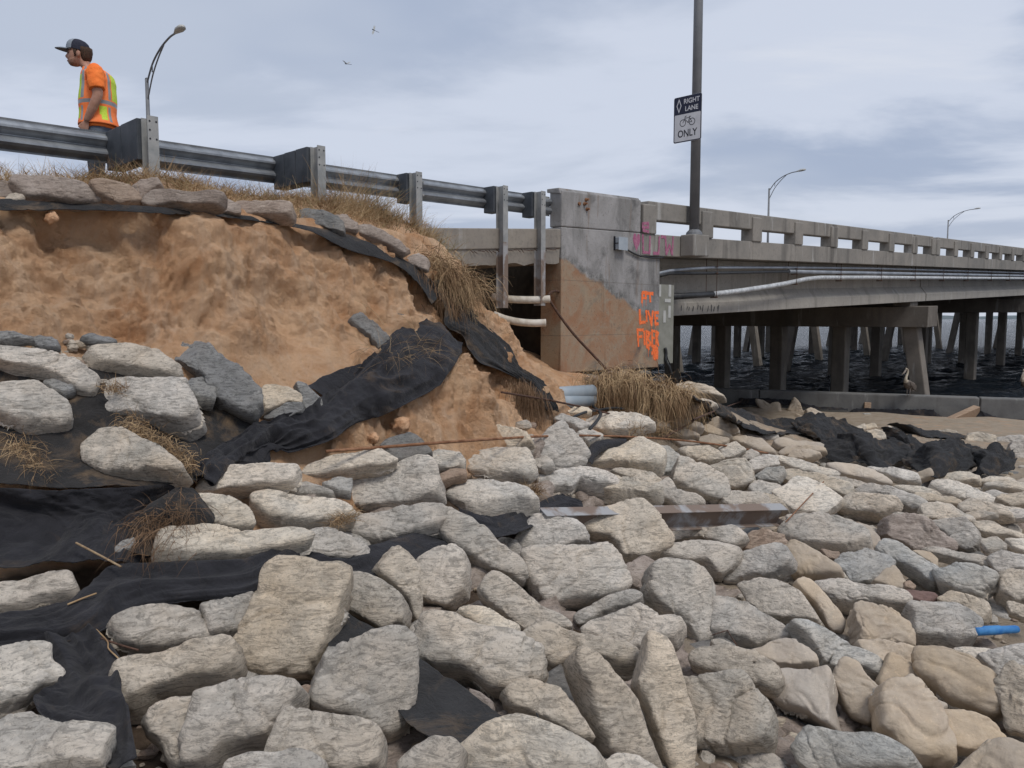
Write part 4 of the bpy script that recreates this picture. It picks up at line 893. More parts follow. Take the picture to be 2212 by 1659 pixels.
C5|p|small white pebble on the asphalt slab|1568,402 1600,372 1652,400 1642,452 1590,442|e=40,l=.26,t=.07
C5|a|dark broken lump below the rubble-crusted slab|318,432 400,398 522,440 502,502 440,532 380,512|l=.2,k=1
C5|a|flat dark fragment at the left edge, highest of the rubble|-40,92 40,82 130,102 242,150 100,152 -40,150|e=55,l=.12,k=1
C5|a|dark rubble fragment on top of the rubble-crusted slab|198,142 280,108 392,160 402,212 290,202|l=.2,k=1
C5|a|thin dark plate against the sand above the pinkish wrapped bag|570,120 640,100 790,130 800,165 660,150|e=55,l=.08,t=.07,k=1
C2|d|grey slab stuck upright in the sand face above the black drape|418,1262 500,1198 580,1238 650,1318 662,1352 600,1435 530,1352|e=30,l=.10,t=.12,k=1
C2|d|small grey slab corner poking out of the sand beside the black drape|702,1192 760,1198 832,1250 770,1285 720,1242|e=30,l=.08,k=1
R6|t|rectangular tan slab at the left edge above the black strip|-40,330 100,298 460,248 500,300 560,430 300,480 -40,540|e=62,l=.16,t=.16
R6|p|pale greenish bag at the left edge below the black strip|-40,850 200,762 375,775 385,880 452,970 432,1080 250,1182 130,1285 -40,1325|e=45,l=.22,t=.28
R6|p|flat broken pinkish slab in the bottom left corner|-40,1350 130,1288 270,1288 420,1330 660,1400 802,1440 760,1560 720,1740 -40,1740|e=66,l=.26,t=.12,k=1
R6|g|small broken grey rubble piece at the bottom left edge|828,1680 860,1600 930,1578 985,1680|l=.12,k=1
R4|g|small grey pebble under the tall bent bag|1680,740 1760,720 1840,760 1780,800 1700,800|l=.0
R3|w|little brown stone under the speckled concrete piece|1080,410 1120,395 1160,430 1130,465 1085,455|l=.04
R3|s|sandy stone right of the speckled concrete piece|860,420 960,330 1010,300 1080,420 1060,480 980,460|e=40,l=.06
R3|t|long wrinkled tan bag lying high at the right edge above the striped one|1555,5 1650,-15 1790,60 1890,80 1905,135 1740,112 1600,80|e=50,l=.1
R3|g|short layered grey bag under the long wrinkled tan one|1600,112 1700,105 1772,150 1752,212 1640,218 1600,170|l=.1
R3|p|smooth pale bag end at the right edge beside the layered grey one|1758,132 1905,112 1905,232 1800,192|l=.1
R3|g|flat grey bag above the long wrinkled tan one, right edge|1480,-60 1600,-78 1720,-35 1560,-2|l=.1
R3|t|low tan bag at the right edge above the flat grey one|1640,-90 1760,-110 1900,-80 1900,-30 1740,-30|l=.1
R3|s|tan block between the long bluish bag and the thin one|1130,205 1210,190 1300,240 1290,320 1210,270|l=.05
R3|w|brown stone under the wide grey bag|510,200 640,205 640,270 560,262|l=.02
C1|w|dark brown sandbag at the left edge of the top row|-60,1120 60,1128 102,1170 82,1212 -60,1232|e=35,l=.05
C1|w|long sandbag, second from the left in the top row|108,1165 130,1108 300,1098 480,1130 590,1200 560,1245 400,1252 200,1232|e=32,l=.22,t=.2
C1|w|sandbag below the guardrail's left block in the top row|570,1140 620,1108 780,1140 832,1180 842,1240 720,1252 610,1202|e=30,l=.22,t=.2
C1|w|knotted sandbag end under the first guardrail post|822,1150 870,1108 960,1108 988,1160 930,1192 870,1232|e=28,l=.08,t=.18
C1|w|long sandbag right of the first guardrail post, top row|908,1232 960,1178 1150,1182 1335,1220 1328,1302 1130,1292 960,1282|e=35,l=.22,t=.2
C1|w|short dark sandbag between two long ones, top row|1328,1242 1400,1232 1468,1262 1462,1312 1338,1312|e=35,l=.22
C1|w|long sandbag left of the second guardrail post's foot|1462,1272 1500,1242 1700,1268 1778,1300 1772,1362 1650,1352 1480,1322|e=35,l=.22,t=.2
C1|d|grey wedge slab on the fabric edge below the second post|1858,1302 1950,1288 2062,1340 2112,1402 2102,1455 1990,1412 1870,1372|e=38,l=.08,t=.1,k=1
C1|w|short sandbag right of the grey wedge slab|2058,1342 2130,1328 2192,1370 2182,1422 2110,1412|e=35,l=.22
C2|w|long sandbag on the slope below the third guardrail post|470,682 540,658 650,698 762,758 742,802 640,782 500,722|e=38,l=.22,t=.18
C2|w|small sandbag end down slope of the long one|658,792 720,768 792,808 760,832|l=.22
C2|w|lowest sandbag of the row, against the hanging grass|778,852 850,828 912,880 902,932 820,892|l=.22
C1|g|white broken stone in the gap at the left of the top row|40,1235 60,1195 110,1175 150,1215 90,1245|l=.08,k=1
'''
def polyradii(P, c, nth, soft):
    th = np.linspace(0, 2*np.pi, nth, endpoint=False); R_ = np.zeros(nth)
    for i, t in enumerate(th):
        d = np.array([math.cos(t), math.sin(t)]); best = 0
        for k in range(len(P)):
            a = P[k]-c; b = P[(k+1) % len(P)]-c; e = b-a
            den = d[0]*e[1]-d[1]*e[0]
            if abs(den) < 1e-9: continue
            r = (a[0]*e[1]-a[1]*e[0])/den; q = (a[0]*d[1]-a[1]*d[0])/den
            if r > 0 and -1e-6 <= q <= 1+1e-6: best = max(best, r)
        R_[i] = best
    R_[R_ == 0] = R_[R_ > 0].mean() if (R_ > 0).any() else .1
    for _ in range(soft): R_ = .25*np.roll(R_, 1)+.5*R_+.25*np.roll(R_, -1)
    return th, R_
def make_rock(line, idx):
    crop, tone, label, pts, opt = (line.split('|')+[''])[:5]
    o_ = {'e': 52., 'a': None, 't': None, 'l': .08, 'k': 0}
    for kv in opt.split(','):
        if '=' in kv: k, v = kv.split('='); o_[k.strip()] = float(v)
    rr = random.Random(idx*13+5)
    D = [cd(crop, *map(float, p.split(','))) for p in pts.split()]
    ar = sum(D[i][0]*D[(i+1) % len(D)][1]-D[(i+1) % len(D)][0]*D[i][1] for i in range(len(D)))/2
    cx = sum((D[i][0]+D[(i+1) % len(D)][0])*(D[i][0]*D[(i+1) % len(D)][1]-D[(i+1) % len(D)][0]*D[i][1]) for i in range(len(D)))/(6*ar)
    cy = sum((D[i][1]+D[(i+1) % len(D)][1])*(D[i][0]*D[(i+1) % len(D)][1]-D[(i+1) % len(D)][0]*D[i][1]) for i in range(len(D)))/(6*ar)
    c3 = hitl(cx, min(cy, 1660), 0)
    if cy > 1660: c3 = hitl(cx, cy, 0)
    # stand on the ground: the traced outline's lowest part touches, body rises towards the eye
    dist = np.linalg.norm(c3)
    size = math.sqrt(abs(ar))/FPX*c3[1]
    if crop == 'C5': o_['l'] += .10
    if crop in ('C1', 'C2') and not o_['k']: o_['e'] = 24.
    th_ = (o_['t'] or min(.20, size*.6))*1.15
    th_ = min(th_, size*.8)
    c3 = c3*(1-min(o_['l'], size*1.4)/dist)
    az = o_['a'] if o_['a'] is not None else rr.choice([-1, 1])*rr.uniform(6, 30)
    el = R(min(74, o_['e']+rr.uniform(-3, 9))); base = math.atan2(-c3[0], -c3[1])+R(az)*.9
    n = np.array([math.sin(base)*math.cos(el), math.cos(base)*math.cos(el), math.sin(el)])
    ax = np.cross([0, 0, 1.], n); ax /= np.linalg.norm(ax); ay = np.cross(n, ax)
    P = []
    for u, v in D:
        d = ray(u, v); t = (c3@n)/(d@n); q = d*t-c3; P.append((q@ax, q@ay))
    P = np.array(P)
    # the traced outline holds the face AND the visible side: pull the face back by the side's extent
    vd = c3/np.linalg.norm(c3); q = -n*th_; q = q-vd*((q@n)/(vd@n)); off = np.array([q@ax, q@ay]); lo_ = np.linalg.norm(off)+1e-9
    lim = .42*np.ptp(P@(off/lo_)); off *= min(1, lim/lo_); oh = off/np.linalg.norm(off)
    pr = P@oh; f_ = (pr-pr.min())/max(1e-6, np.ptp(pr)); cen = P.mean(0)
    P = cen+(P-cen)*(1.25 if crop in ('R2', 'C5') else (1.34 if crop in ('C1', 'C2') and not o_['k'] else 1.18))
    P = P-off*(np.clip((f_-.25)/.5, 0, 1))[:, None]*.8
    cc = np.array([P[:, 0].mean(), P[:, 1].mean()])
    big = size > .20
    nth = 160; sharp = o_['k'] > 0
    c = cc
    th, rad = polyradii(P, c, nth, 4 if sharp else 6)
    pw = 10. if sharp else rr.uniform(5.5, 9.)
    sd_ = Vector((rr.uniform(-50, 50), rr.uniform(-50, 50), rr.uniform(-50, 50)))
    m = 22 if size > .3 else (16 if big else (9 if size > .1 else 6)); ks = 9 if big else 5
    bulge = 0 if sharp else rr.uniform(.0, .14)
    hw = th_*.5; ce = .10 if sharp else rr.uniform(.2, .34)      # share of the radius taken by the rounded shoulder
    V = []; F = []
    def shell(sgn):
        base_ = len(V)
        for j in range(-m, m+1):
            for i in range(-m, m+1):
                k = max(abs(i), abs(j))
                if k == 0: V.append((c[0], c[1], sgn*hw*(1+bulge))); continue
                if i == k and j > -k: tt = (j)/k*math.pi/4
                elif j == k: tt = math.pi/2-(i)/k*math.pi/4
                elif i == -k: tt = math.pi-(j)/k*math.pi/4
                else: tt = 1.5*math.pi+(i)/k*math.pi/4
                t = k/m; r = 1-(1-t)**1.45
                rd = np.interp(tt % (2*math.pi), th, rad, period=2*math.pi)
                z = ((1-r**pw)**(1/pw) if r < 1 else 0)
                V.append((c[0]+rd*r*math.cos(tt), c[1]+rd*r*math.sin(tt), sgn*hw*z*(1+bulge*(1-r*r))))
        w_ = 2*m+1; L0 = []
        for j in range(2*m):
            for i in range(2*m):
                q4 = (base_+j*w_+i, base_+j*w_+i+1, base_+(j+1)*w_+i+1, base_+(j+1)*w_+i); F.append(q4 if sgn > 0 else q4[::-1])
        return base_, w_
    b0, w_ = shell(1)
    b1, _ = shell(-1)
    # weld the two rims: reuse the top rim's indices
    rim = [(i, -m) for i in range(-m, m)]+[(m, j) for j in range(-m, m)]+[(i, m) for i in range(m, -m, -1)]+[(-m, j) for j in range(m, -m, -1)]
    mp = {b1+(j+m)*w_+(i+m): b0+(j+m)*w_+(i+m) for i, j in rim}
    F = [tuple(mp.get(q, q) for q in f) for f in F]
    am = min(.05, size*.11); fr = 2.0/max(size, .12); top0 = -.5*th_*.9
    tw = rr.uniform(-.5, .5); cv = rr.uniform(-.5, .35)
    W = []; fd = rr.uniform(0, math.pi); fc, fs = math.cos(fd), math.sin(fd)
    def ridge(v): return 1-abs(mn.noise(v))*2
    for x, y, z in V:
        p = Vector((x, y, z)); top = 1 if z > 0 else -1
        nz = mn.noise_vector(p*fr*.8+sd_)*am*(.72 if not sharp else 1.0)
        g2 = mn.noise_vector(p*fr*2.7+sd_)*am*(.16 if not sharp else .34)
        hi = mn.fractal(p*fr*4.5+sd_, .8, 2.1, 4)
        rg = 0
        if not sharp:
            u_ = (x*fc+y*fs)*fr+mn.noise(p*fr*.9+sd_)*.9; v_ = (-x*fs+y*fc)*fr
            # sharp pinched creases of the hardened sack, and shallow pressed ridges
            cr = mn.noise(Vector((u_*1.1, v_*.28, sd_.y)))
            rg -= 1.1*max(0, .10-abs(cr))/.10
            cr2 = mn.noise(Vector((u_*2.6, v_*.7+z*3, sd_.z)))
            rg -= .45*max(0, .14-abs(cr2))/.14
        else:
            cell = mn.voronoi(p*fr*1.4+sd_)[0]; rg = -.8*max(0, .18-(cell[1]-cell[0]))/.18
        rr2 = math.hypot(x-c[0], y-c[1]); rdm = float(rad.mean()); side = min(1, max(0, rr2/rdm-.7)/.3)
        outv = Vector((x-c[0], y-c[1], 0)); outv = outv.normalized() if outv.length > 1e-6 else Vector((0, 0, 1))
        d_ = (Vector((0, 0, top))*(1-side*.8)+outv*side).normalized()
        p2 = p+nz+g2+d_*(am*(.13 if not sharp else .26)*hi+am*.34*rg)
        p2.z += (tw*(x-c[0])*(y-c[1])+cv*((x-c[0])*fc+(y-c[1])*fs)**2)*.9+top0
        W.append(c3+ax*p2.x+ay*p2.y+n*p2.z)
    rimW = [W[b0+(j+m)*w_+(i+m)] for i, j in rim]
    used = sorted({q for f in F for q in f}); rm_ = {q: i for i, q in enumerate(used)}
    W = [W[q] for q in used]; F = [tuple(rm_[q] for q in f) for f in F]
    nm = {'a': 'asphalt_chunk', 'd': 'concrete_chunk', 's': 'stone', 'b': 'stone', 'r': 'stone'}.get(tone, 'cement_bag')
    if 'bag' in label and nm != 'cement_bag': nm = 'cement_bag'
    if 'sandbag' in label: nm = 'sandbag'
    if nm == 'cement_bag' and 'stone' in label: nm = 'stone'
    origin = np.array(W).mean(0)
    o = mesh_obj(nm, W, F, M[tone], None, not sharp or True, origin)
    cat = {'cement_bag': 'cement bag', 'sandbag': 'sandbag', 'stone': 'stone', 'asphalt_chunk': 'asphalt chunk', 'concrete_chunk': 'concrete chunk'}[nm]
    grp = {'cement bag': 'hardened cement bags of the riprap', 'sandbag': 'sandbags along the top of the bank', 'stone': 'stones of the riprap', 'asphalt chunk': 'broken asphalt pieces', 'concrete chunk': 'broken concrete pieces'}[cat]
    tag(o, label, cat, grp)
    if size > .24 and nm == 'cement_bag' and rr.random() < .62:     # ragged remains of the paper sack along the lower rim
        for _ in range(rr.choice([1, 1, 2])):
            L0 = rr.randint(m//2, m*2); st = rr.randrange(len(rimW)); A_ = [Vector(rimW[(st+q) % len(rimW)]) for q in range(L0)]
            Vv = []; cz = Vector(c3)
            for q, p in enumerate(A_):
                od = (p-cz).normalized(); w0 = .004+.030*abs(mn.noise(Vector((q*.55, st, idx))))*math.sin(math.pi*(q+.5)/L0)**.5*2
                nn_ = Vector(n)*.010*mn.noise(Vector((q*.7, st, 7)))
                Vv += [p-od*.006, p+od*w0*.55+nn_, p+od*w0+nn_*3+Vector((0, 0, -w0*.6))]
            Ff = [(3*q+e, 3*q+e+1, 3*q+e+4, 3*q+e+3) for q in range(L0-1) for e in (0, 1)]
            mesh_obj('torn_paper', Vv, Ff, M['p'], o, True)
    return o, c3, size
ROCKI = []
for k, ln in enumerate([l for l in ROCKS.strip().splitlines() if l.strip()]):
    try: ROCKI.append(make_rock(ln, k))
    except Exception as ex: print('ROCK FAIL', k, ln[:60], ex)
_lb = {}
for o, _, _ in ROCKI:
    if o['label'] in _lb or len(o['label'].split()) > 16 or len(o['label'].split()) < 4: print('LABEL', o['label'])
    _lb[o['label']] = 1
print('rocks', len(ROCKI), 'min/max size', min(s for _, _, s in ROCKI), max(s for _, _, s in ROCKI))
# ------------------------------------------------------------------ black filter fabric, laid as real sheets over the ground
def catmull(P, t):
    P = np.asarray(P, float); n = len(P)-1; x = t*n; i = min(int(x), n-1); f = x-i
    p0, p1, p2, p3 = P[max(i-1, 0)], P[i], P[i+1], P[min(i+2, n)]
    return .5*((2*p1)+(p2-p0)*f+(2*p0-5*p1+4*p2-p3)*f*f+(3*p1-p0-3*p2+p3)*f**3)
def sheet(name, label, crop, rows, mat, lift=.06, amp=.03, fold=(1., 7.), nu=90, nv=40, seed=0, th=.004, drape=True, fringe=.012, name3='filter_fabric', sag=0, parent=None, kind=None, pts=None):
    """rows: list of rows of (x, y[, lift]); folds run along the row-to-row direction when fold=(small, large)"""
    G = pts or [[hitl(*cd(crop, q[0], q[1]), (q[2] if len(q) > 2 else lift)) for q in r] for r in rows]
    S = np.zeros((nv+1, nu+1, 3)); off = Vector((seed*7.3, seed*3.1, seed))
    for a in range(nu+1):
        col = [catmull(r, a/nu) for r in G]
        for b_ in range(nv+1): S[b_, a] = catmull(col, b_/nv)
    du = np.gradient(S, axis=1); dv = np.gradient(S, axis=0); nn = np.cross(du, dv); nn /= np.linalg.norm(nn, axis=2)[..., None]+1e-9
    nn *= np.where((nn*S).sum(-1) > 0, -1, 1)[..., None]
    lu = np.linalg.norm(du, axis=2).mean()*nu; lv = np.linalg.norm(dv, axis=2).mean()*nv
    for b_ in range(nv+1):
        for a in range(nu+1):
            x, y = a/nu*lu, b_/nv*lv
            wob = mn.noise(Vector((x*1.3, y*1.3, seed)))*1.2
            f = mn.noise(Vector((x*fold[0]+wob, y*fold[1]+wob, 0))+off)
            f = 1-abs(f)*2.2
            h = amp*(f-.2)*(.45+.9*abs(mn.noise(Vector((x*.9, y*.9, 31))+off)))+amp*.25*mn.fractal(Vector((x*7, y*7, 3))+off, .8, 2.1, 3)+amp*.8*mn.noise(Vector((x*2.2, y*2.2, 5))+off)+amp*.30*(1-abs(mn.noise(Vector((x*fold[0]*2.4+wob*2, y*fold[1]*2.2, 9))+off))*2)
            S[b_, a] += nn[b_, a]*h
            if b_ in (0, nv): S[b_, a] += dv[b_, a]/(np.linalg.norm(dv[b_, a])+1e-9)*(mn.fractal(Vector((x*7, seed, b_)), .6, 2.2, 4)*fringe)
    if drape:
        z = GZ(S[..., 0], S[..., 1])+.012; S[..., 2] = np.maximum(S[..., 2], z)
    idx = np.arange((nu+1)*(nv+1)).reshape(nv+1, nu+1)
    F = np.stack([idx[:-1, :-1], idx[:-1, 1:], idx[1:, 1:], idx[1:, :-1]], -1).reshape(-1, 4)
    o = mesh_obj(name3, S.reshape(-1, 3), F.tolist(), mat, parent, True)
    m = o.modifiers.new('thickness', 'SOLIDIFY'); m.thickness = th
    if parent is None: tag(o, label, 'fabric', 'sheets of black filter fabric')
    return o
sheet('A', 'narrow black fabric edge running beneath the top row of sandbags', 'C1',
      [[(-60, 1222), (450, 1248), (950, 1275), (1380, 1312), (1820, 1378), (2150, 1448), (2400, 1555), (2590, 1670), (2700, 1800)],
       [(-60, 1262, .10), (450, 1272, .10), (950, 1296, .10), (1380, 1326, .10), (1840, 1392, .12), (2140, 1490, .14), (2410, 1590, .16), (2580, 1710, .16), (2680, 1840, .16)],
       [(-60, 1300, .12), (450, 1290, .12), (950, 1312, .11), (1380, 1336, .10), (1860, 1408, .14), (2120, 1528, .17), (2420, 1622, .2), (2570, 1745, .2), (2650, 1870, .2)]],
      M['fabm'], amp=.006, fold=(.8, 4), nu=160, nv=10, seed=1, drape=False, fringe=.02)
sheet('B', 'large black fabric drape hanging from a peak across the sand mound', 'C5',
      [[(2935, 30), (2760, 60), (2580, 260), (2400, 400), (2230, 555), (2080, 650), (1850, 690), (1700, 760), (1500, 890), (1330, 1085)],
       [(3060, 70, .3), (2950, 180, .3), (2780, 340, .26), (2590, 480, .24), (2380, 620, .22), (2200, 740, .2), (1960, 790, .2), (1800, 860, .2), (1580, 960, .18), (1400, 1120, .15)],
       [(3185, 170, .15), (3130, 330, .15), (2990, 490, .12), (2770, 620, .12), (2500, 700, .12), (2310, 810, .12), (2075, 905, .1), (1880, 890, .1), (1680, 950, .1), (1445, 1090, .1)]],
      M['fab'], lift=.16, amp=.10, fold=(.9, 5), nu=200, nv=70, seed=2, drape=False)
sheet('B2', 'dark fabric flap tucked behind the upper left of the big drape', 'C5',
      [[(2110, 470), (2235, 395), (2390, 330), (2520, 300)], [(2200, 500), (2310, 490), (2440, 430), (2560, 360)], [(2270, 560), (2350, 570), (2460, 500), (2600, 400)]], M['fab'], lift=.12, amp=.015, nu=50, nv=20, seed=3, drape=False)
sheet('C', 'black fabric strip hanging from the bank crest beside the grass roots', 'C2',
      [[(900, 985, .1), (960, 1000, .14), (1010, 1030, .1)], [(1000, 1150, .1), (1060, 1160, .16), (1120, 1160, .1)], [(1010, 1270, .1), (1110, 1240, .2), (1210, 1200, .1)], [(1110, 1340, .1), (1240, 1330, .24), (1390, 1380, .1)],
       [(1190, 1475, .1), (1320, 1450, .24), (1455, 1500, .1)], [(1400, 1565, .1), (1460, 1560, .18), (1510, 1565, .1)], [(1530, 1655, .1), (1575, 1650, .15), (1610, 1640, .1)], [(1580, 1765, .1), (1640, 1785, .14), (1700, 1805, .1)]],
      M['fabm'], lift=.16, amp=.06, fold=(6, .9), nu=50, nv=170, seed=4, drape=False)
sheet('D', 'sand-dusted black fabric lying on the slope under the left bags', 'C5',
      [[(-70, 330), (300, 330), (620, 325), (900, 330), (1120, 400), (1400, 540), (1780, 650)], [(-70, 560), (300, 560), (620, 560), (950, 560), (1250, 620), (1500, 740), (1760, 760)],
       [(-70, 850), (300, 850), (650, 850), (1000, 860), (1280, 880), (1450, 900), (1680, 880)], [(-70, 1140, .16), (300, 1160, .16), (600, 1160, .16), (900, 1150, .16), (1200, 1135, .16), (1350, 1110, .16), (1450, 1070, .12)]],
      M['fabd'], lift=.05, amp=.02, fold=(2, 3), nu=110, nv=90, seed=5)
sheet('E', 'big black fabric sheet hanging in shadow at the left edge', 'C5',
      [[(-90, 1150, .15), (300, 1168, .15), (600, 1166, .15), (900, 1155, .15), (1200, 1138, .14), (1380, 1115, .1)], [(-90, 1330, .02), (300, 1340, .02), (600, 1340, .02), (850, 1330, .02), (1000, 1300, .02), (1120, 1260, .02)],
       [(-90, 1500, .03), (300, 1500, .03), (550, 1500, .03), (750, 1480, .03), (880, 1440, .03), (940, 1420, .03)], [(-90, 1760, .08), (250, 1740, .08), (500, 1720, .08), (700, 1700, .08), (860, 1680, .08), (1050, 1620, .06)]],
      M['fab'], lift=.04, amp=.08, fold=(2.2, 1.5), nu=130, nv=100, seed=6)
sheet('F', 'long rumpled black fabric band sweeping right from the left edge', 'R6',
      [[(-90, 560), (300, 500), (560, 430), (740, 270), (940, 200), (1300, 175), (1746, 150), (1960, 100), (2200, 5)],
       [(-90, 700, .2), (300, 630, .2), (600, 550, .2), (850, 400, .2), (1100, 320, .2), (1400, 300, .2), (1780, 280, .18), (1990, 180, .16), (2210, 40, .14)],
       [(-90, 850, .1), (330, 780, .1), (720, 705, .1), (960, 550, .1), (1240, 470, .1), (1500, 445, .1), (1860, 405, .1), (2050, 255, .1), (2260, 70, .08)]],
      M['fab'], lift=.12, amp=.045, fold=(.8, 8), nu=200, nv=60, seed=7)
sheet('F2', 'black fabric hanging in deep folds between the bottom left bags', 'R6',
      [[(340, 780), (540, 730), (745, 700)], [(400, 900), (620, 880), (870, 880)], [(420, 1080), (630, 1070), (880, 1050)], [(250, 1220), (560, 1240), (900, 1230)], [(300, 1360), (680, 1390), (940, 1360)], [(560, 1700), (780, 1700), (1000, 1700)]],
      M['fab'], lift=.10, amp=.085, fold=(5.5, .9), nu=110, nv=110, seed=8)
sheet('G', 'smooth black fabric triangle between the grey bags, lower centre', 'R5',
      [[(930, 470), (1330, 680), (1600, 880), (1900, 1070), (2230, 1330)], [(930, 640), (1300, 800), (1550, 1050), (1850, 1250), (2080, 1420)], [(930, 820), (1250, 960), (1480, 1300), (1700, 1480), (1900, 1560)]],
      M['fabm'], lift=.07, amp=.012, fold=(1, 2), nu=90, nv=50, seed=9)
sheet('H', 'black fabric band winding behind the round-patched grey bag', 'C6',
      [[(-60, 1330), (200, 1340), (440, 1385), (640, 1290), (900, 1220), (1140, 1170)], [(-60, 1420), (200, 1430), (500, 1450), (720, 1400), (950, 1320), (1160, 1270)], [(-60, 1500), (200, 1520), (600, 1510), (800, 1480), (1000, 1420), (1180, 1360)]],
      M['fab'], lift=.09, amp=.03, fold=(1, 8), nu=90, nv=40, seed=10)
sheet('H2', 'black fabric fold below the pale squarish slab, centre', 'C6',
      [[(1230, 1030), (1400, 1085), (1600, 1060), (1800, 980), (1940, 940), (2080, 990)], [(1300, 1130), (1450, 1160), (1620, 1130), (1820, 1050), (1960, 1010), (2090, 1040)], [(1400, 1230), (1510, 1240), (1660, 1200), (1840, 1110), (1970, 1060), (2100, 1080)]],
      M['fab'], lift=.14, amp=.03, fold=(1, 8), nu=90, nv=40, seed=11)
sheet('R', 'short rolled black fabric piece above the big pale rounded bag', 'R1',
      [[(505, 890), (535, 760), (650, 700), (840, 690)], [(540, 880, .22), (580, 790, .24), (680, 730, .24), (840, 715, .2)], [(560, 890), (610, 810), (700, 760), (850, 735)]], M['fab'], lift=.12, amp=.02, fold=(1, 8), nu=50, nv=20, seed=12)
def heap(label, outline_rows, depth_step, seed, amp=.09, mat='fabm'):
    """outline_rows: top to bottom; bottom row lies on the ground, upper rows stand up behind it"""
    bot = [hitl(*cd('R2', x, y), .12) for x, y in outline_rows[-1]]; pts = []; nr = len(outline_rows)
    for k, r in enumerate(outline_rows):
        row = []
        for i, (x, y) in enumerate(r):
            Yb = np.interp(i/(len(r)-1), np.linspace(0, 1, len(bot)), [p[1] for p in bot]); row.append(PX(*cd('R2', x, y), Yb+depth_step*(nr-1-k)))
        pts.append(row)
    sheet('I', label, 'R2', outline_rows, M[mat], amp=amp, fold=(1.4, 1.0), nu=130, nv=70, seed=seed, th=.006, drape=False, pts=pts, fringe=.03)
heap('long black fabric fold trailing left from the heap toward the mound', [[(-420, 690), (-200, 745), (0, 795), (150, 850), (330, 845), (500, 870)], [(-400, 740), (-180, 800), (0, 860), (150, 930), (300, 915), (490, 880)], [(-370, 790), (-150, 850), (50, 900), (180, 960), (330, 940), (520, 900)], [(-300, 850), (-80, 900), (100, 960), (250, 975), (400, 960), (560, 1010)]], .55, 13, .06)
heap('left hump of the black fabric heap, shaped like a tent', [[(385, 905), (500, 830), (600, 815), (720, 850), (830, 885), (930, 950)], [(400, 925), (500, 890), (620, 880), (740, 905), (850, 935), (970, 990)], [(450, 960), (530, 955), (650, 950), (760, 970), (870, 1000), (1010, 1020)], [(560, 1010), (600, 1020), (680, 1030), (780, 1040), (900, 1050), (1020, 1030)]], .35, 30)
heap('middle crumpled spread of the black fabric heap', [[(620, 1050), (720, 1000), (850, 960), (960, 1000), (1030, 1030), (1150, 1020), (1300, 1050)], [(630, 1100), (760, 1060), (870, 1040), (970, 1060), (1080, 1080), (1190, 1080), (1330, 1100)], [(660, 1150), (800, 1130), (900, 1130), (1000, 1140), (1100, 1150), (1220, 1140), (1360, 1150)], [(780, 1190), (880, 1200), (970, 1220), (1100, 1250), (1180, 1200), (1260, 1190), (1400, 1200)]], .35, 31)
heap('tall fold of black fabric standing right of the rounded pale bag', [[(1070, 915), (1150, 910), (1250, 960), (1330, 1000), (1420, 1040), (1500, 1060)], [(1130, 970), (1200, 980), (1280, 1020), (1360, 1050), (1430, 1080), (1500, 1100)], [(1150, 1040), (1220, 1060), (1290, 1080), (1360, 1110), (1430, 1120), (1480, 1130)], [(1140, 1120), (1210, 1140), (1280, 1160), (1340, 1170), (1400, 1160), (1450, 1160)]], .35, 32, .07)
heap('large dark right hump of the black fabric heap', [[(1350, 1130), (1480, 1040), (1600, 1010), (1720, 1030), (1800, 1090), (1870, 1150)], [(1300, 1160), (1480, 1110), (1620, 1090), (1740, 1110), (1820, 1150), (1875, 1180)], [(1280, 1190), (1470, 1180), (1620, 1170), (1740, 1180), (1800, 1210), (1850, 1220)], [(1330, 1220), (1470, 1310), (1600, 1290), (1700, 1270), (1760, 1250), (1820, 1240)]], .3, 33)
heap('rightmost hump of the black fabric heap with a drooping tail', [[(1780, 1060), (1900, 1055), (1990, 1060), (2050, 1110), (2110, 1100)], [(1820, 1110), (1900, 1110), (1990, 1130), (2060, 1170), (2120, 1180)], [(1840, 1180), (1910, 1180), (1990, 1200), (2060, 1220), (2130, 1220)], [(1790, 1250), (1880, 1295), (1970, 1300), (2040, 1280), (2140, 1255)]], .3, 34)
heap('thin raised flap of black fabric along the back of the heap', [[(1130, 885), (1200, 872), (1300, 890), (1450, 940), (1600, 950), (1790, 985)], [(1180, 900), (1260, 910), (1350, 940), (1480, 975), (1620, 985), (1780, 995)], [(1250, 935), (1330, 960), (1420, 985), (1530, 1000), (1640, 1005), (1740, 1000)]], .5, 35, .03)
for k, (lab, rows) in enumerate([
    ('thin black fabric scrap at the left foot of the seawall', [[(-40, 680), (250, 690), (380, 700), (560, 745), (820, 765)], [(-40, 735), (250, 735), (400, 740), (560, 768), (820, 782)]]),
    ('crumpled black fabric along the middle foot of the seawall', [[(835, 795), (900, 765), (1100, 770), (1300, 775), (1460, 770), (1560, 830)], [(835, 825), (900, 828), (1100, 832), (1300, 838), (1440, 840), (1560, 848)]]),
    ('black fabric along the right foot of the seawall behind the plank', [[(1740, 830), (1840, 780), (1900, 800), (2050, 850), (2260, 860)], [(1760, 858), (1850, 862), (1950, 866), (2080, 880), (2260, 892)]])]):
    P_ = []
    for r, dz in zip(rows, (.0, -.12)):
        row = []
        for x, y in r:
            u, v = cd('R2', x, y); d = ray(u, v); t = ((wa-wn*(.10-dz)) @ wn)/(d[:2] @ wn); row.append(d*t)
        P_.append(row)
    sheet('J', lab, 'R2', rows, M['fab'], amp=.05, fold=(2, 2), nu=110, nv=14, seed=20+k, drape=False, pts=P_, fringe=.06)
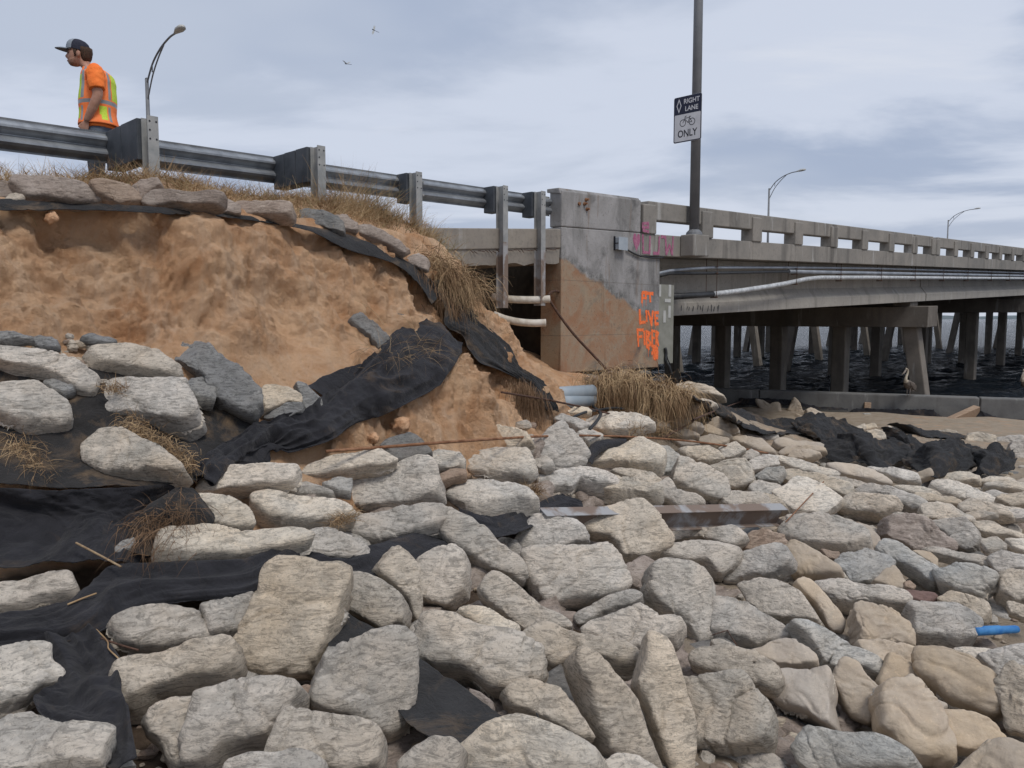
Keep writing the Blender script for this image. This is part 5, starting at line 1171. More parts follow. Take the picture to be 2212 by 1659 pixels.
sheet('M', 'dark fabric wrapped over the right side of the grass mound', 'R1',
      [[(1200, 300, .2), (1330, 320, .2), (1500, 400, .2), (1640, 430, .2)], [(1280, 380, .15), (1400, 420, .15), (1530, 470, .15), (1680, 500, .1)], [(1330, 470, .1), (1450, 500, .1), (1580, 520, .1), (1760, 560, .1)]], M['fabd'], lift=.2, amp=.04, fold=(2, 4), nu=60, nv=30, seed=14)
o = sheet('root mat', None, 'C5', [[(1230, 1215, .3), (1330, 1220, .3), (1460, 1370, .2)], [(1000, 1330, .25), (1250, 1350, .3), (1450, 1420, .2)], [(900, 1440, .12), (1150, 1480, .2), (1300, 1500, .1)], [(930, 1620, .08), (1080, 1650, .12), (1150, 1600, .08)]], M['fabd'], amp=.05, fold=(2, 2), nu=60, nv=60, seed=15, name3='root_mat')
del o['group']; tag(o, 'brown fibrous root mat flap beside the hanging black sheet', 'root mat')
# ------------------------------------------------------------------ rods, cables, pipes, beams
def wp(crop, x, y, lift=.1): return hitl(*cd(crop, x, y), lift)
def smooth(P, k=8):
    P = [np.array(p) for p in P]; return [catmull(P, i/(k*(len(P)-1))) for i in range(k*(len(P)-1)+1)]
def rod(name, label, cat, pts, r, mat, group=None, sm=True, ribs=False):
    b = MB(); P = smooth(pts) if sm else pts; b.tube(P, r, 8)
    if ribs:
        P_ = [Vector(p) for p in P]; tot = 0
        for i in range(len(P_)-1):
            d = (P_[i+1]-P_[i]); n_ = max(1, int(d.length/.03))
            for j in range(n_):
                q = P_[i]+d*j/n_; b.tube([q, q+d.normalized()*.008], r*1.22, 7)
    o = b.build(name, mat, smooth=True); return tag(o, label, cat, group)
rod('rebar', 'long thin rusty rod lying across the stones from left to right', 'rod',
    [wp('C6', 320, 632, .30), wp('C6', 700, 603, .42), wp('C6', 1100, 572, .5), wp('C6', 1500, 545, .5), wp('C6', 1800, 528, .3), wp('R1', 480, 660, .3), wp('R1', 900, 672, .3), wp('R1', 1300, 700, .3), wp('R1', 1650, 745, .25), wp('R1', 1960, 800, .2)], .0125, M['rust'], ribs=False)
rod('rebar', 'thin dark rusty rod pointing out of the sand towards the grass clumps', 'rod', [wp('C6', 1530, 222, .06), wp('C6', 1850, 275, .35), wp('R1', 280, 390, .45), wp('R1', 620, 465, .4), wp('R1', 1030, 575, .2)], .012, M['rebar'])
rod('rebar', 'dark thin rod slanting up from the stones to the right mound', 'rod', [wp('R1', 1130, 680, .12), wp('R1', 1350, 560, .4), wp('R1', 1530, 470, .4), wp('R1', 1810, 368, .3)], .013, M['rebar'])
rod('rebar', 'rusty curved rod leaning from the void down past the wing wall', 'rod',
    [PX(*cd('C2', 1730, 1065), 12.9), PX(*cd('C2', 1690, 1050), 12.75), PX(*cd('C2', 1650, 1080), 12.6), PX(*cd('C2', 1690, 1160), 12.55), PX(*cd('C2', 1800, 1310), 12.5), PX(*cd('C2', 1930, 1450), 12.45), PX(*cd('C2', 2045, 1575), 12.4)], .021, M['rebar'])
rod('cable', 'black cable crossing in front of the fallen grey pipes', 'cable', [wp('C6', 1740, 135, .1), wp('C6', 1950, 220, .4), wp('R1', 300, 290, .55), wp('R1', 480, 375, .5), wp('R1', 620, 465, .35), wp('R1', 625, 520, .3), wp('R1', 550, 610, .2)], .02, M['rub'])
rod('cable', 'short curled black cable end among the stones below the pipes', 'cable', [wp('R1', 420, 515, .15), wp('R1', 520, 475, .3), wp('R1', 640, 455, .35), wp('R1', 740, 442, .35), wp('R1', 822, 450, .3)], .018, M['rub'])
rod('wire', 'thin brown wire across the square scratched slab', 'wire', [wp('R2', 330, 1659, .45), wp('R2', 480, 1500, .5), wp('R2', 630, 1340, .4)], .007, M['rust'])
rod('wire', 'thin bent wire on the large grey slab beneath the spindle-shaped bag', 'wire', [wp('R4', 1690, 692, .25), wp('R4', 1800, 657, .3), wp('R4', 1875, 778, .22)], .004, M['rebar'], sm=False)
rod('stick', 'brown stick resting on the big hanging black sheet', 'stick', [wp('C5', 525, 1540, .26), wp('C5', 640, 1600, .28), wp('C5', 750, 1659, .28), wp('R6', 880, 195, .28)], .006, M['stick'])
rod('stick', 'yellow straw leaning on the rectangular tan slab at left', 'stick', [wp('R6', 490, 470, .24), wp('R6', 600, 425, .25), wp('R6', 702, 388, .24)], .005, M['grass'])
rod('stick', 'dark twig lying against the rounded tan bag', 'stick', [wp('R6', 735, 715, .2), wp('R6', 880, 765, .22), wp('R6', 1008, 802, .24)], .005, M['rebar'])
rod('stick', 'crooked straw tangled at the ragged left edge of a tan bag', 'stick', [wp('R6', 700, 650, .2), wp('R6', 780, 735, .22), wp('R6', 790, 790, .2), wp('R6', 850, 850, .2), wp('R6', 900, 905, .2)], .0035, M['grass'])
rod('stick', 'tiny black sliver on the huge pale bag at the bottom', 'stick', [wp('R4', 412, 1262, .3), wp('R4', 442, 1330, .3)], .004, M['rub'])
# fallen steel post half buried in the pile
def ibeam(p, q, h, wdt, mat, up=(0, 0, 1)):
    p, q = Vector(p), Vector(q); t = (q-p).normalized(); sd = t.cross(Vector(up)).normalized(); u = sd.cross(t).normalized(); b = MB()
    def bar(a0, a1, b0, b1):
        P = []
        for e in (p, q): P.append([e+sd*a0+u*b0, e+sd*a1+u*b0, e+sd*a1+u*b1, e+sd*a0+u*b1])
        b.add(P[0]+P[1], [(0, 1, 2, 3), (7, 6, 5, 4), (0, 4, 5, 1), (1, 5, 6, 2), (2, 6, 7, 3), (3, 7, 4, 0)])
    bar(-wdt/2, wdt/2, h/2-.009, h/2); bar(-wdt/2, wdt/2, -h/2, -h/2+.009); bar(-.004, .004, -h/2+.009, h/2-.009)
    return b
for lab, a, c in (('fallen rusty steel post lying flat among the bags, right of centre', ('R1', 150, 1345), ('R1', 2055, 1285)),):
    p = wp(*a, .30); q = wp(*c, .36)
    b = ibeam(p, q, .21, .12, None, up=(.05, -.42, .9)); o = b.build('steel_post', M['rustg'], bevel=.002); tag(o, lab, 'steel post')
# fallen grey pipes
for lab, a, c in (('upper of two fallen grey plastic pipes below the wing wall', ('R1', 250, 335), ('R1', 570, 312)), ('lower of two fallen grey plastic pipes below the wing wall', ('R1', 300, 398), ('R1', 565, 375))):
    b = MB(); p = Vector(PX(*cd(*a), 10.2)); q = Vector(PX(*cd(*c), 10.7)); d = (q-p).normalized()
    b.tube([p-d*.5, q], .095, 20, caps=False); b.tube([q, p-d*.5], .083, 20, caps=False)
    n_ = 20; k0 = n_; k1 = 2*n_
    b.f += [(k0+j, k0+(j+1) % n_, k1+(n_-(j+1) % n_) % n_, k1+(n_-j) % n_) for j in range(0)]
    o = b.build('pipe', M['pvc'], smooth=True); tag(o, lab, 'pipe', 'fallen grey pipes')
    o.modifiers.new('t', 'SOLIDIFY').thickness = .006
# white pipes sagging in the void
for lab, pts in (('upper dirty white pipe sagging in the void behind the posts', [('C2', 1300, 1085), ('C2', 1380, 1098), ('C2', 1460, 1104), ('C2', 1560, 1105), ('C2', 1660, 1100)]),
                 ('lower dirty white pipe sagging below the last guardrail post', [('C2', 1310, 1195), ('C2', 1380, 1222), ('C2', 1460, 1240), ('C2', 1550, 1248), ('C2', 1635, 1246)])):
    P = [PX(*cd(*p), 12.35 if 'upper' in lab else 12.2) for p in pts]; b = MB(); b.tube(smooth(P, 6), .058, 16)
    o = b.build('pipe', M['pvcw'], smooth=True); tag(o, lab, 'pipe', 'white pipes in the void')
    for k in range(7):      # crumbs of sand on top
        q = catmull(P, .3+.6*k/7)+np.array([0, 0, .055]); 
b = MB(); P = [PX(*cd('C2', 1695, 930), 12.95), PX(*cd('C2', 1700, 980), 12.93), PX(*cd('C2', 1705, 1038), 12.9)]; b.tube(P, .022, 8); o = b.build('pipe', M['pvcw'], smooth=True); tag(o, 'short upright white pipe stub beside the wing wall edge', 'pipe')
# junction box and its cable on the wing wall
s, z = bp(*cd('C3', 690, 1045), .08); jb = empty('junction_box', B(s, 0, z, 0), 'grey metal junction box mounted on the wing wall left of a pink heart', 'junction box')
b = MB(); s0, z1 = bp(*cd('C3', 668, 992), .1); s1, z0 = bp(*cd('C3', 738, 1100), .1); bbox(b, s0, s1, .004, .10, z0, z1, gr=0); b.build('box_body', M['steelbox'], jb, bevel=.006)
b = MB(); bbox(b, s0-.01, s1+.01, .101, .106, z0-.01, z1+.01, gr=0); b.build('lid', M['steelbox'], jb)
b = MB(); b.tube([B(s0-.005, .02, z, 0), B(s0-.005, .10, z, 0)], .008, 6); bbox(b, s0-.02, s0-.002, .004, .03, z-.12, z+.12, gr=0); b.build('bracket', M['black'], jb)
P = [bp(*cd('C3', x, y), .04) for x, y in ((738, 1095), (800, 1130), (870, 1155), (960, 1165), (1050, 1163))]
b = MB(); b.tube(smooth([B(a, .03, c, 0) for a, c in P]), .016, 8); o = b.build('cable', M['rub'], smooth=True); tag(o, 'black cable running from the junction box under the curb', 'cable')
# hanging black wires on the utility panel
for k, (lab, pp) in enumerate((('bundle of black wires hanging from the utility panel', [(510, 1370), (520, 1420), (515, 1500), (545, 1560), (575, 1640)]), ('thin black wire dangling beside the wire bundle', [(520, 1400), (535, 1480), (560, 1540), (570, 1600)]))):
    P = [bp(*cd('G', x, y), -.02) for x, y in pp]; b = MB(); b.tube(smooth([B(a, -.02, c, 0) for a, c in P]), .03-.018*k, 7); o = b.build('cable', M['rub'], smooth=True); tag(o, lab, 'cable')
# conduits slung under the deck edge
cr = empty('conduit_run', B(3, -.2, .8), 'three grey utility conduits slung on hangers under the bridge deck edge', 'conduits')
def cpts(crop, pts, n): return [B(*( (lambda s_z: (s_z[0], n, s_z[1]-GR*s_z[0]))(bp(*cd(crop, x, y), n)) )) for x, y in pts]
def sz(crop, x, y, n): s, z = bp(*cd(crop, x, y), n); return s, z-GR*s
a1 = [(2.95, .74)]+[sz('C3', x, y, -.16) for x, y in ((1100, 1275), (1250, 1262), (1440, 1250))]+[(9.5, .93), (14, .96), (200, .96)]
a2 = [(2.95, .69)]+[sz('C3', x, y, -.16) for x, y in ((1100, 1297), (1250, 1298), (1460, 1296))]+[(8.6, .83)]
a2b = [(8.6, .83), (14, .83), (200, .83)]
a3 = [sz('C3', 1113, 1496, -.16), sz('C3', 1460, 1474, -.16)]
a3b = [sz('C3', 1462, 1474, -.16), sz('C3', 1700, 1445, -.16), sz('C3', 1930, 1410, -.16), sz('C4', 0, 1215, -.16), sz('C4', 200, 1172, -.16), sz('C4', 330, 1158, -.16), (14, .70), (200, .70)]
for P, r, mt in ((a1, .030, 'pipe'), (a2, .034, 'rub'), (a2b, .046, 'pipe'), (a3, .062, 'rub'), (a3b, .055, 'wrap')):
    b = MB(); b.tube([B(s, -.16, z) for s, z in P], r, 12); b.build('conduit', M[mt], cr, smooth=True)
b = MB()
hs = [5.1, 8.9, 11.6, 14.6, 17.6, 20.6, 23.6, 27, 30, 33, 36, 40, 44]
for s in hs:
    b = MB(); zl = .26 if s < 6 else (.52 if s < 9 else .60)
    b.tube([B(s, -.10, zl), B(s, -.10, 1.06)], .007, 5); b.tube([B(s-.22 if s < 10 else s-.02, -.22, zl), B(s-.22 if s < 10 else s-.02, -.22, 1.06)], .007, 5)
    bbox(b, s-.02, s+.02, -.24, -.08, zl-.01, zl+.02); bbox(b, s-.02, s+.02, -.24, -.08, .755, .775); bbox(b, s-.02, s+.02, -.24, -.08, .885, .90)
    b.build('hanger', M['rebar'], cr)
# ------------------------------------------------------------------ light poles
def lightpole(base, h, r0, r1, adir, al, ah, label, name='street_lamp', head=True):
    e_ = empty(name, base, label, 'street lamp', 'street lamps along the road'); base = Vector(base); adir = Vector(adir)
    b = MB(); b.tube([base, base+Vector((0, 0, h))], [r0, r1], 16); b.tube([base+Vector((0, 0, h)), base+Vector((0, 0, h+.05))], [r1*1.1, r1*.5], 12); b.build('shaft', M['pole'], e_, smooth=True)
    if head:
        t = base+Vector((0, 0, h)); 
        up = [t+Vector((0, 0, -.15)), t+adir*al*.22+Vector((0, 0, ah*.42)), t+adir*al*.5+Vector((0, 0, ah*.78)), t+adir*al*.8+Vector((0, 0, ah*.97)), t+adir*al+Vector((0, 0, ah))]
        lo = [t+Vector((0, 0, -.75)), t+adir*al*.2+Vector((0, 0, -.02)), t+adir*al*.42+Vector((0, 0, ah*.5)), t+adir*al*.62+Vector((0, 0, ah*.84))]
        b = MB(); b.tube(smooth(up), .032, 8); b.tube(smooth(lo), .026, 8); b.tube([up[1], lo[1]+Vector((0, 0, .15))], .018, 6); b.build('arm', M['pole'], e_, smooth=True)
        b = MB(); c = t+adir*al+Vector((0, 0, ah)); sdv = adir.cross(Vector((0, 0, 1)))
        rings = []
        for f, wv, hv in ((-.02, .05, .05), (.12, .09, .09), (.3, .15, .12), (.5, .14, .11), (.62, .07, .06)):
            for q in range(12):
                an = 2*math.pi*q/12; rings.append(c+adir*f+sdv*wv*math.cos(an)+Vector((0, 0, (hv if math.sin(an) > 0 else hv*.4)*math.sin(an)+f*.08)))
        F = [(i*12+j, i*12+(j+1) % 12, (i+1)*12+(j+1) % 12, (i+1)*12+j) for i in range(4) for j in range(12)]+[tuple(range(11, -1, -1)), tuple(range(48, 60))]
        b.add(rings, F); b.build('lamp_head', M['lamp'], e_, smooth=True)
    return e_
mainp = lightpole(B(3.79, .13, 1.475), 8.6, .098, .075, NN*-1, 2.4, .9, 'tall grey light pole on the bridge bracket carrying a bicycle lane sign')
b = MB(); bbox(b, 3.50, 4.08, .004, .30, 1.065, 1.475); b.build('pole_bracket', M['conc'], bridge, bevel=.02)
b = MB(); bs_ = Vector(B(3.79, .13, 1.477)); b.tube([bs_, bs_+Vector((0, 0, .05)), bs_+Vector((0, 0, .10))], [.16, .15, .10], 14); b.build('base_flange', M['pole'], mainp, smooth=False)
def lamp_at(u, v, Y, h, arm, label):
    p = PX(u, v, Y); return lightpole((p[0], p[1], p[2]-h), h, .10, .06, NN*1.0, arm, .95, label)
lamp_at(317, 171, 28, 7.4, 2.4, 'street lamp with curved arm rising behind the guardrail on the left')
lamp_at(1661.5, 408, 57, 7.5, 2.0, 'street lamp beyond the parapet, just right of the sign pole')
lamp_at(2048.5, 476, 86, 8, 2.4, 'farthest street lamp, above the parapet at the right edge')
# ------------------------------------------------------------------ bicycle lane sign
bs = Vector(B(3.62, .24, 1.475)); ns_ = min(np.arange(-.1, .4, .005), key=lambda q: abs(1106+FPX*ray(1485, 256)[1]*B(3.665, q, 0)[0]/B(3.665, q, 0)[1]-1485)); sgp = Vector(B(3.665, ns_, 0, 0)); e1 = Vector(NN); e2 = Vector((0, 0, 1)); zc = PX(1485, 256, sgp.y)[2]
sgp.z = zc; fc = -Vector(DD)
W_, H_ = .305, .43
sign = empty('road_sign', tuple(sgp), 'black and white RIGHT LANE bicycle ONLY sign on the light pole', 'sign')
def S(x, y, d=0): return sgp+e1*x+e2*y+fc*d
def rrect(x0, x1, y0, y1, r, k=5):
    P = []
    for cx, cy, a0 in ((x1-r, y1-r, 0), (x0+r, y1-r, 90), (x0+r, y0+r, 180), (x1-r, y0+r, 270)):
        for i in range(k+1): a = R(a0+90*i/k); P.append((cx+r*math.cos(a), cy+r*math.sin(a)))
    return P
def plate(name, P, d0, d1, mat): b = MB(); b.prism([S(x, y, d0) for x, y in P], tuple(fc*(d1-d0))); return b.build(name, mat, sign)
plate('backing', rrect(-W_, W_, -H_, H_, .035), -.004, .0, M['white'])
plate('border', rrect(-W_+.003, W_-.003, -H_+.003, H_-.003, .033), .0002, .0015, M['navy'])
plate('lower_face', rrect(-W_+.022, W_-.022, -H_+.022, .095, .02), .0017, .0025, M['white'])
plate('top_face', rrect(-W_+.006, W_-.006, .098, H_-.006, .03), .0017, .0022, M['navy'])
def text(s, x, y, size, mat, sx=1.0, d=.003):
    cu = bpy.data.curves.new('lettering', 'FONT'); cu.body = s; cu.size = size; cu.align_x = 'CENTER'; cu.align_y = 'CENTER'; cu.extrude = .0004; cu.offset = size*.018
    t = bpy.data.objects.new('tmp', cu); C.objects.link(t); bpy.context.view_layer.update()
    dg = bpy.context.evaluated_depsgraph_get(); me = bpy.data.meshes.new_from_object(t.evaluated_get(dg)); bpy.data.objects.remove(t)
    V = [S(x+v.co.x*sx, y+v.co.y, d+v.co.z) for v in me.vertices]; F = [tuple(p.vertices) for p in me.polygons]
    return mesh_obj('lettering', V, F, mat, sign)
text('RIGHT', .085, .325, .125, M['white'], .95); text('LANE', .085, .185, .125, M['white'], .95); text('ONLY', 0, -.275, .185, M['black'], .85)
b = MB()   # diamond
P = [(-.19, .40), (-.135, .262), (-.19, .125), (-.245, .262)]; Q = [(-.19, .355), (-.155, .262), (-.19, .17), (-.225, .262)]
b.add([S(x, y, .003) for x, y in P+Q], [(i, (i+1) % 4, 4+(i+1) % 4, 4+i) for i in range(4)]); b.build('diamond', M['white'], sign)
b = MB()   # bicycle
def ringp(cx, cy, r, w):
    k = 28; V = []
    for i in range(k): a = 2*math.pi*i/k; V += [S(cx+(r-w)*math.cos(a), cy+(r-w)*math.sin(a), .003), S(cx+(r+w)*math.cos(a), cy+(r+w)*math.sin(a), .003)]
    b.add(V, [(2*i, 2*i+1, (2*i+3) % (2*k), (2*i+2) % (2*k)) for i in range(k)])
def seg(x0, y0, x1, y1, w=.006, d=.0032):
    t = np.array([x1-x0, y1-y0]); t /= np.linalg.norm(t); m = np.array([-t[1], t[0]])*w
    b.add([S(x0+m[0], y0+m[1], d), S(x0-m[0], y0-m[1], d), S(x1-m[0], y1-m[1], d), S(x1+m[0], y1+m[1], d)], [(0, 1, 2, 3)])
y0 = -.07
ringp(-.10, y0-.0, .062, .007); ringp(.10, y0, .062, .007)
for q in ((-.10, y0, -.055, y0+.085), (-.055, y0+.085, .045, y0+.08), (-.055, y0+.07, .01, y0-.005), (.01, y0-.005, .055, y0+.10), (.01, y0-.005, .10, y0), (.10, y0, .045, y0+.08), (-.055, y0+.085, -.05, y0+.115), (-.05, y0+.115, -.02, y0+.12), (.035, y0+.102, .08, y0+.102)): seg(*q)
b.build('bicycle_symbol', M['black'], sign)
b = MB()
for x, y in ((0, .30), (0, -.33), (-.0, .17)): b.tube([S(x, y, .003), S(x, y, .008)], .009, 8)
b.build('bolt', M['galvd'], sign)
b = MB()
for z_ in (-.34, .34): b.tube([S(.13-ns_+.10*math.cos(a), z_, -.125+.10*math.sin(a)) for a in np.linspace(0, 2*math.pi, 17)], .006, 5, caps=False)
b.build('clamp_band', M['galvd'], sign)
# ------------------------------------------------------------------ small things on the beach
def bottle():
    p = Vector(wp('R3', 1570, 735, .10)); q = Vector(wp('R3', 1850, 722, .10)); d = (q-p); L0 = d.length; d.normalize(); e_ = empty('bottle', tuple(p), 'bright blue plastic tube lying on the sand near the right edge', 'bottle')
    b = MB(); b.tube([p-d*.02, p, p+d*L0*.55, p+d*L0*.6, p+d*L0*.93, p+d*L0*.98, p+d*L0], [.030, .034, .033, .028, .028, .024, .010], 16); b.build('tube', M['blue'], e_, smooth=True)
bottle()
def board(label, name, pts, th, mat, Y):
    b = MB(); P = [Vector(PX(*cd('P', x, y), yy)) for (x, y), yy in zip(pts, Y)]; b.prism(P, th); o = b.build(name, mat, bevel=.01); tag(o, label, 'plank'); return o
board('weathered plank leaning from the sand onto the seawall', 'plank', [(915, 930), (1050, 935), (1540, 720), (1440, 690)], (.25, .45, -.55), M['plank'], [22.6, 22.4, 23.6, 23.8])
board('small pale board stuck against the seawall above the fabric', 'plank', [(-233, 651), (-125, 651), (-125, 745), (-240, 745)], (0, .06, 0), M['plank'], [25.0]*4)
board('small white block on the sand below the stuck board', 'plank', [(-240, 825), (-133, 825), (-133, 890), (-240, 890)], (0, .15, 0), M['lamp'], [23.6]*4)
# rubble (loose chips nobody would count)
def rubble():
    b = MB(); rr = random.Random(4); pts = []
    zones = [('R3', 0, 0, 1888, 1659, 420, .03), ('R4', 0, 0, 2183, 1659, 260, .035), ('R5', 0, 200, 2183, 1659, 120, .03), ('C5', 0, 120, 700, 560, 150, .03), ('R1', 0, 500, 2212, 1659, 250, .045), ('R2', 0, 1150, 2212, 1659, 180, .06), ('R6', 700, 900, 1500, 1659, 40, .025),
             ('C6', 0, 700, 2212, 1500, 120, .03)]
    for cr_, x0, y0, x1, y1, n, r in zones:
        for _ in range(n):
            p = hit(*cd(cr_, rr.uniform(x0, x1), rr.uniform(y0, y1))); q = r*rr.uniform(.35, 1.6)**1.5; ph = rr.uniform(0, 6); pts.append((p, q))
            V = []; sq = [rr.uniform(.6, 1.3), rr.uniform(.6, 1.3), rr.uniform(.4, .8)]; A = Matrix.Rotation(ph, 3, 'Z')@Matrix.Rotation(rr.uniform(-.5, .5), 3, 'X')
            for k in range(5):
                la = -math.pi/2+math.pi*(k)/4
                for j in range(7 if 0 < k < 4 else 1):
                    lo = 2*math.pi*j/7; v = Vector((math.cos(la)*math.cos(lo)*sq[0], math.cos(la)*math.sin(lo)*sq[1], math.sin(la)*sq[2]))
                    V.append(Vector((p[0], p[1], p[2]-LOW(p)+q*.2))+A@v*q*rr.uniform(.8, 1.2))
            F = [(0, 1+(j+1) % 7, 1+j) for j in range(7)]+[(1+i*7+j, 1+i*7+(j+1) % 7, 8+i*7+(j+1) % 7, 8+i*7+j) for i in range(2) for j in range(7)]+[(15+j, 15+(j+1) % 7, 22) for j in range(7)]
            b.add(V, F, rr.choice([0, 0, 1, 2, 3]) if r > .016 else 4)
    o = b.build('rubble', [M['g'], M['t'], M['s'], M['w'], M['lump']], origin=(0, 5, -2)); o['kind'] = 'stuff'; tag(o, 'loose chips and pebbles scattered in gaps of the pile', 'rubble')
rubble()
# filler: the deeper layer of bags in dark tones that paint in the shade of the gaps
def deeper():
    rr = random.Random(11); b = MB()
    for cr_, x0, y0, x1, y1, n in [('R4', 0, 0, 2183, 1659, 95), ('R3', 0, 0, 1888, 1659, 80), ('R1', 0, 550, 2212, 1659, 110), ('R2', 0, 1200, 2212, 1659, 90), ('R5', 1100, 200, 2183, 1659, 30), ('C6', 0, 850, 2212, 1500, 45), ('R5', 0, 200, 1100, 1659, 25)]:
        for _ in range(n):
            p = hit(*cd(cr_, rr.uniform(x0, x1), rr.uniform(y0, y1))); s0 = rr.uniform(.13, .24)
            A = Matrix.Rotation(rr.uniform(0, 6), 3, 'Z')@Matrix.Rotation(rr.uniform(-.7, .7), 3, 'X')@Matrix.Rotation(rr.uniform(-.5, .5), 3, 'Y'); sd_ = Vector((rr.uniform(-9, 9),)*3); V = []
            for k in range(9):
                la = -math.pi/2+math.pi*k/8
                for j in range(16 if 0 < k < 8 else 1):
                    lo = 2*math.pi*j/16; f = lambda a: math.copysign(abs(a)**.5, a)
                    v = Vector((f(math.cos(la))*f(math.cos(lo)), f(math.cos(la))*f(math.sin(lo))*.66, f(math.sin(la))*.38)); v *= 1+.30*mn.fractal(v*1.6+sd_, .8, 2, 3)
                    V.append(Vector((p[0], p[1], p[2]-LOW(p)-.05))+A@v*s0)
            F = [(0, 1+(j+1) % 16, 1+j) for j in range(16)]+[(1+i*16+j, 1+i*16+(j+1) % 16, 17+i*16+(j+1) % 16, 17+i*16+j) for i in range(6) for j in range(16)]+[(97+j, 97+(j+1) % 16, 113) for j in range(16)]
            b.add(V, F, rr.choice([0, 1, 1, 2, 3]))
    o = b.build('rubble', [M['g'], M['w'], M['d'], M['w']], smooth=True, origin=(0, 5, -2)); o['kind'] = 'stuff'; tag(o, 'half buried broken bags filling the gaps deeper in the pile', 'rubble')
deeper()

def mound(label, crop, x, y, Y, r, tone, seed):
    c = np.array(PX(*cd(crop, x, y), Y)); b = MB(); V = []; sd_ = Vector((seed, 0, 0))
    for k in range(17):
        la = -math.pi/2+math.pi*k/16
        for j in range(28 if 0 < k < 16 else 1):
            lo = 2*math.pi*j/28; v = Vector((math.cos(la)*math.cos(lo), math.cos(la)*math.sin(lo), math.sin(la))); v *= 1+.3*mn.fractal(v*1.2+sd_, .8, 2, 4); V.append(c+np.array([v.x*r[0], v.y*r[1], v.z*r[2]]))
    F = [(0, 1+(j+1) % 28, 1+j) for j in range(28)]+[(1+i*28+j, 1+i*28+(j+1) % 28, 29+i*28+(j+1) % 28, 29+i*28+j) for i in range(14) for j in range(28)]+[(393+j, 393+(j+1) % 28, 421) for j in range(28)]
    b.add(V, F); o = b.build('cement_bag', M[tone], smooth=True); tag(o, label, 'cement bag', 'hardened cement bags of the riprap')
mound('big dirty sack under the large grass clump by the wing wall', 'R1', 780, 320, 11.35, (.48, .35, .30), 'w', 3)
mound('sack under the smaller grass clump on the mound', 'R1', 1160, 410, 11.1, (.42, .32, .26), 'w', 9)
# ------------------------------------------------------------------ dry grass
def gz(p): return float(GZ(p[0], p[1]))-LOW((p[0], p[1], float(GZ(p[0], p[1]))))
def blade(b, base, d, L0, w, droop, rr, m=0, curl=.3):
    p = Vector(base); d = Vector(d).normalized(); sd_ = d.cross(Vector((rr.uniform(-1, 1), rr.uniform(-1, 1), .3))).normalized(); k = 4; V = []
    cur = Vector((rr.uniform(-1, 1), rr.uniform(-1, 1), 0))*curl
    for i in range(k+1):
        f = i/k; ww = w*(1-f*.85)*.5; V += [p-sd_*ww, p+sd_*ww]
        d = (d+Vector((0, 0, -droop))/k+cur/k).normalized(); p = p+d*L0/k
    b.add(V, [(2*i, 2*i+1, 2*i+3, 2*i+2) for i in range(k)], m)
def crest_grass():
    rr = random.Random(21); b = MB()
    def spot(s, n, cnt, h, lean=(0, 0), droop=.8, rad=.06, m=0, w=.006):
        x, y, _ = B(s, n, 0)
        for _ in range(cnt):
            q = (x+rr.gauss(0, rad), y+rr.gauss(0, rad)); z = float(GZ(*q))-.10*min(1, max(0, (float(GZ(*q))-1.0)/.1))-.01
            a = rr.uniform(0, 6.283); sp = rr.uniform(.2, 1.0)
            blade(b, (q[0], q[1], z), (math.cos(a)*sp+lean[0], math.sin(a)*sp+lean[1], 1), h*rr.uniform(.5, 1.25), w*rr.uniform(.6, 1.2), droop*rr.uniform(.4, 1.8), rr, m if rr.random() > .12 else 1)
    for _ in range(760):
        s = rr.uniform(-9.5, -2.6); f = rr.random()
        nmax = 1.30 if s < -5.2 else 1.30-(s+5.2)*.33
        n = nmax-.06-f*.95*(1 if s < -4.6 else .6)
        if n < .1: n = .1
        spot(s, n, 16, .24 if f < .4 else .23, droop=1.2, w=.007)
    for s, n, h, c in ((-7.9, 1.1, .24, 40), (-7.0, 1.2, .22, 50), (-6.5, 1.15, .24, 40), (-6.2, 1.0, .2, 40), (-5.5, .9, .2, 30), (-4.75, .6, .38, 120), (-4.55, .62, .5, 170), (-4.3, .55, .55, 220), (-4.0, .5, .5, 200), (-3.75, .5, .42, 160), (-3.4, .5, .38, 160), (-3.1, .45, .34, 120), (-2.8, .4, .34, 120)):
        spot(s, n, c, h, rad=.13, droop=.7, m=0 if rr.random() < .7 else 1)
    for s, n, h in ((-4.6, .7, .62), (-4.5, .6, .7), (-4.2, .5, .55), (-2.9, .3, .5), (-2.6, .25, .5)):
        spot(s, n, 5, h, rad=.1, droop=.35, w=.004)
    o = b.build('dry_grass', [M['grass'], M['grassg']], origin=B(-6, .6, 1.1)); o['kind'] = 'stuff'; tag(o, 'dry brown grass along the crest under the guardrail', 'grass')
crest_grass()
def clump(label, crop, pts, n, L0, d, droop, spread=.5, w=.006, lift=.12, mat='grass', name='grass_clump', rad=.06, seed=1, depth=None):
    rr = random.Random(seed); b = MB(); P = [PX(*cd(crop, x, y), depth) if depth else hitl(*cd(crop, x, y), lift) for x, y in pts]
    for _ in range(n):
        t = rr.random(); p = catmull(P, t) if len(P) > 1 else P[0]; p = Vector(p)+Vector((rr.gauss(0, rad), rr.gauss(0, rad), rr.gauss(0, rad*.6)))
        v = Vector(d)+Vector((rr.uniform(-1, 1), rr.uniform(-1, 1), rr.uniform(-.5, 1)))*spread
        blade(b, p, v, L0*rr.uniform(.5, 1.2), w*rr.uniform(.6, 1.3), droop*rr.uniform(.6, 1.4), rr, 0 if rr.random() > .15 else 1)
    o = b.build(name, [M[mat], M['root']], origin=P[0]); return tag(o, label, 'grass', 'clumps of dead grass')
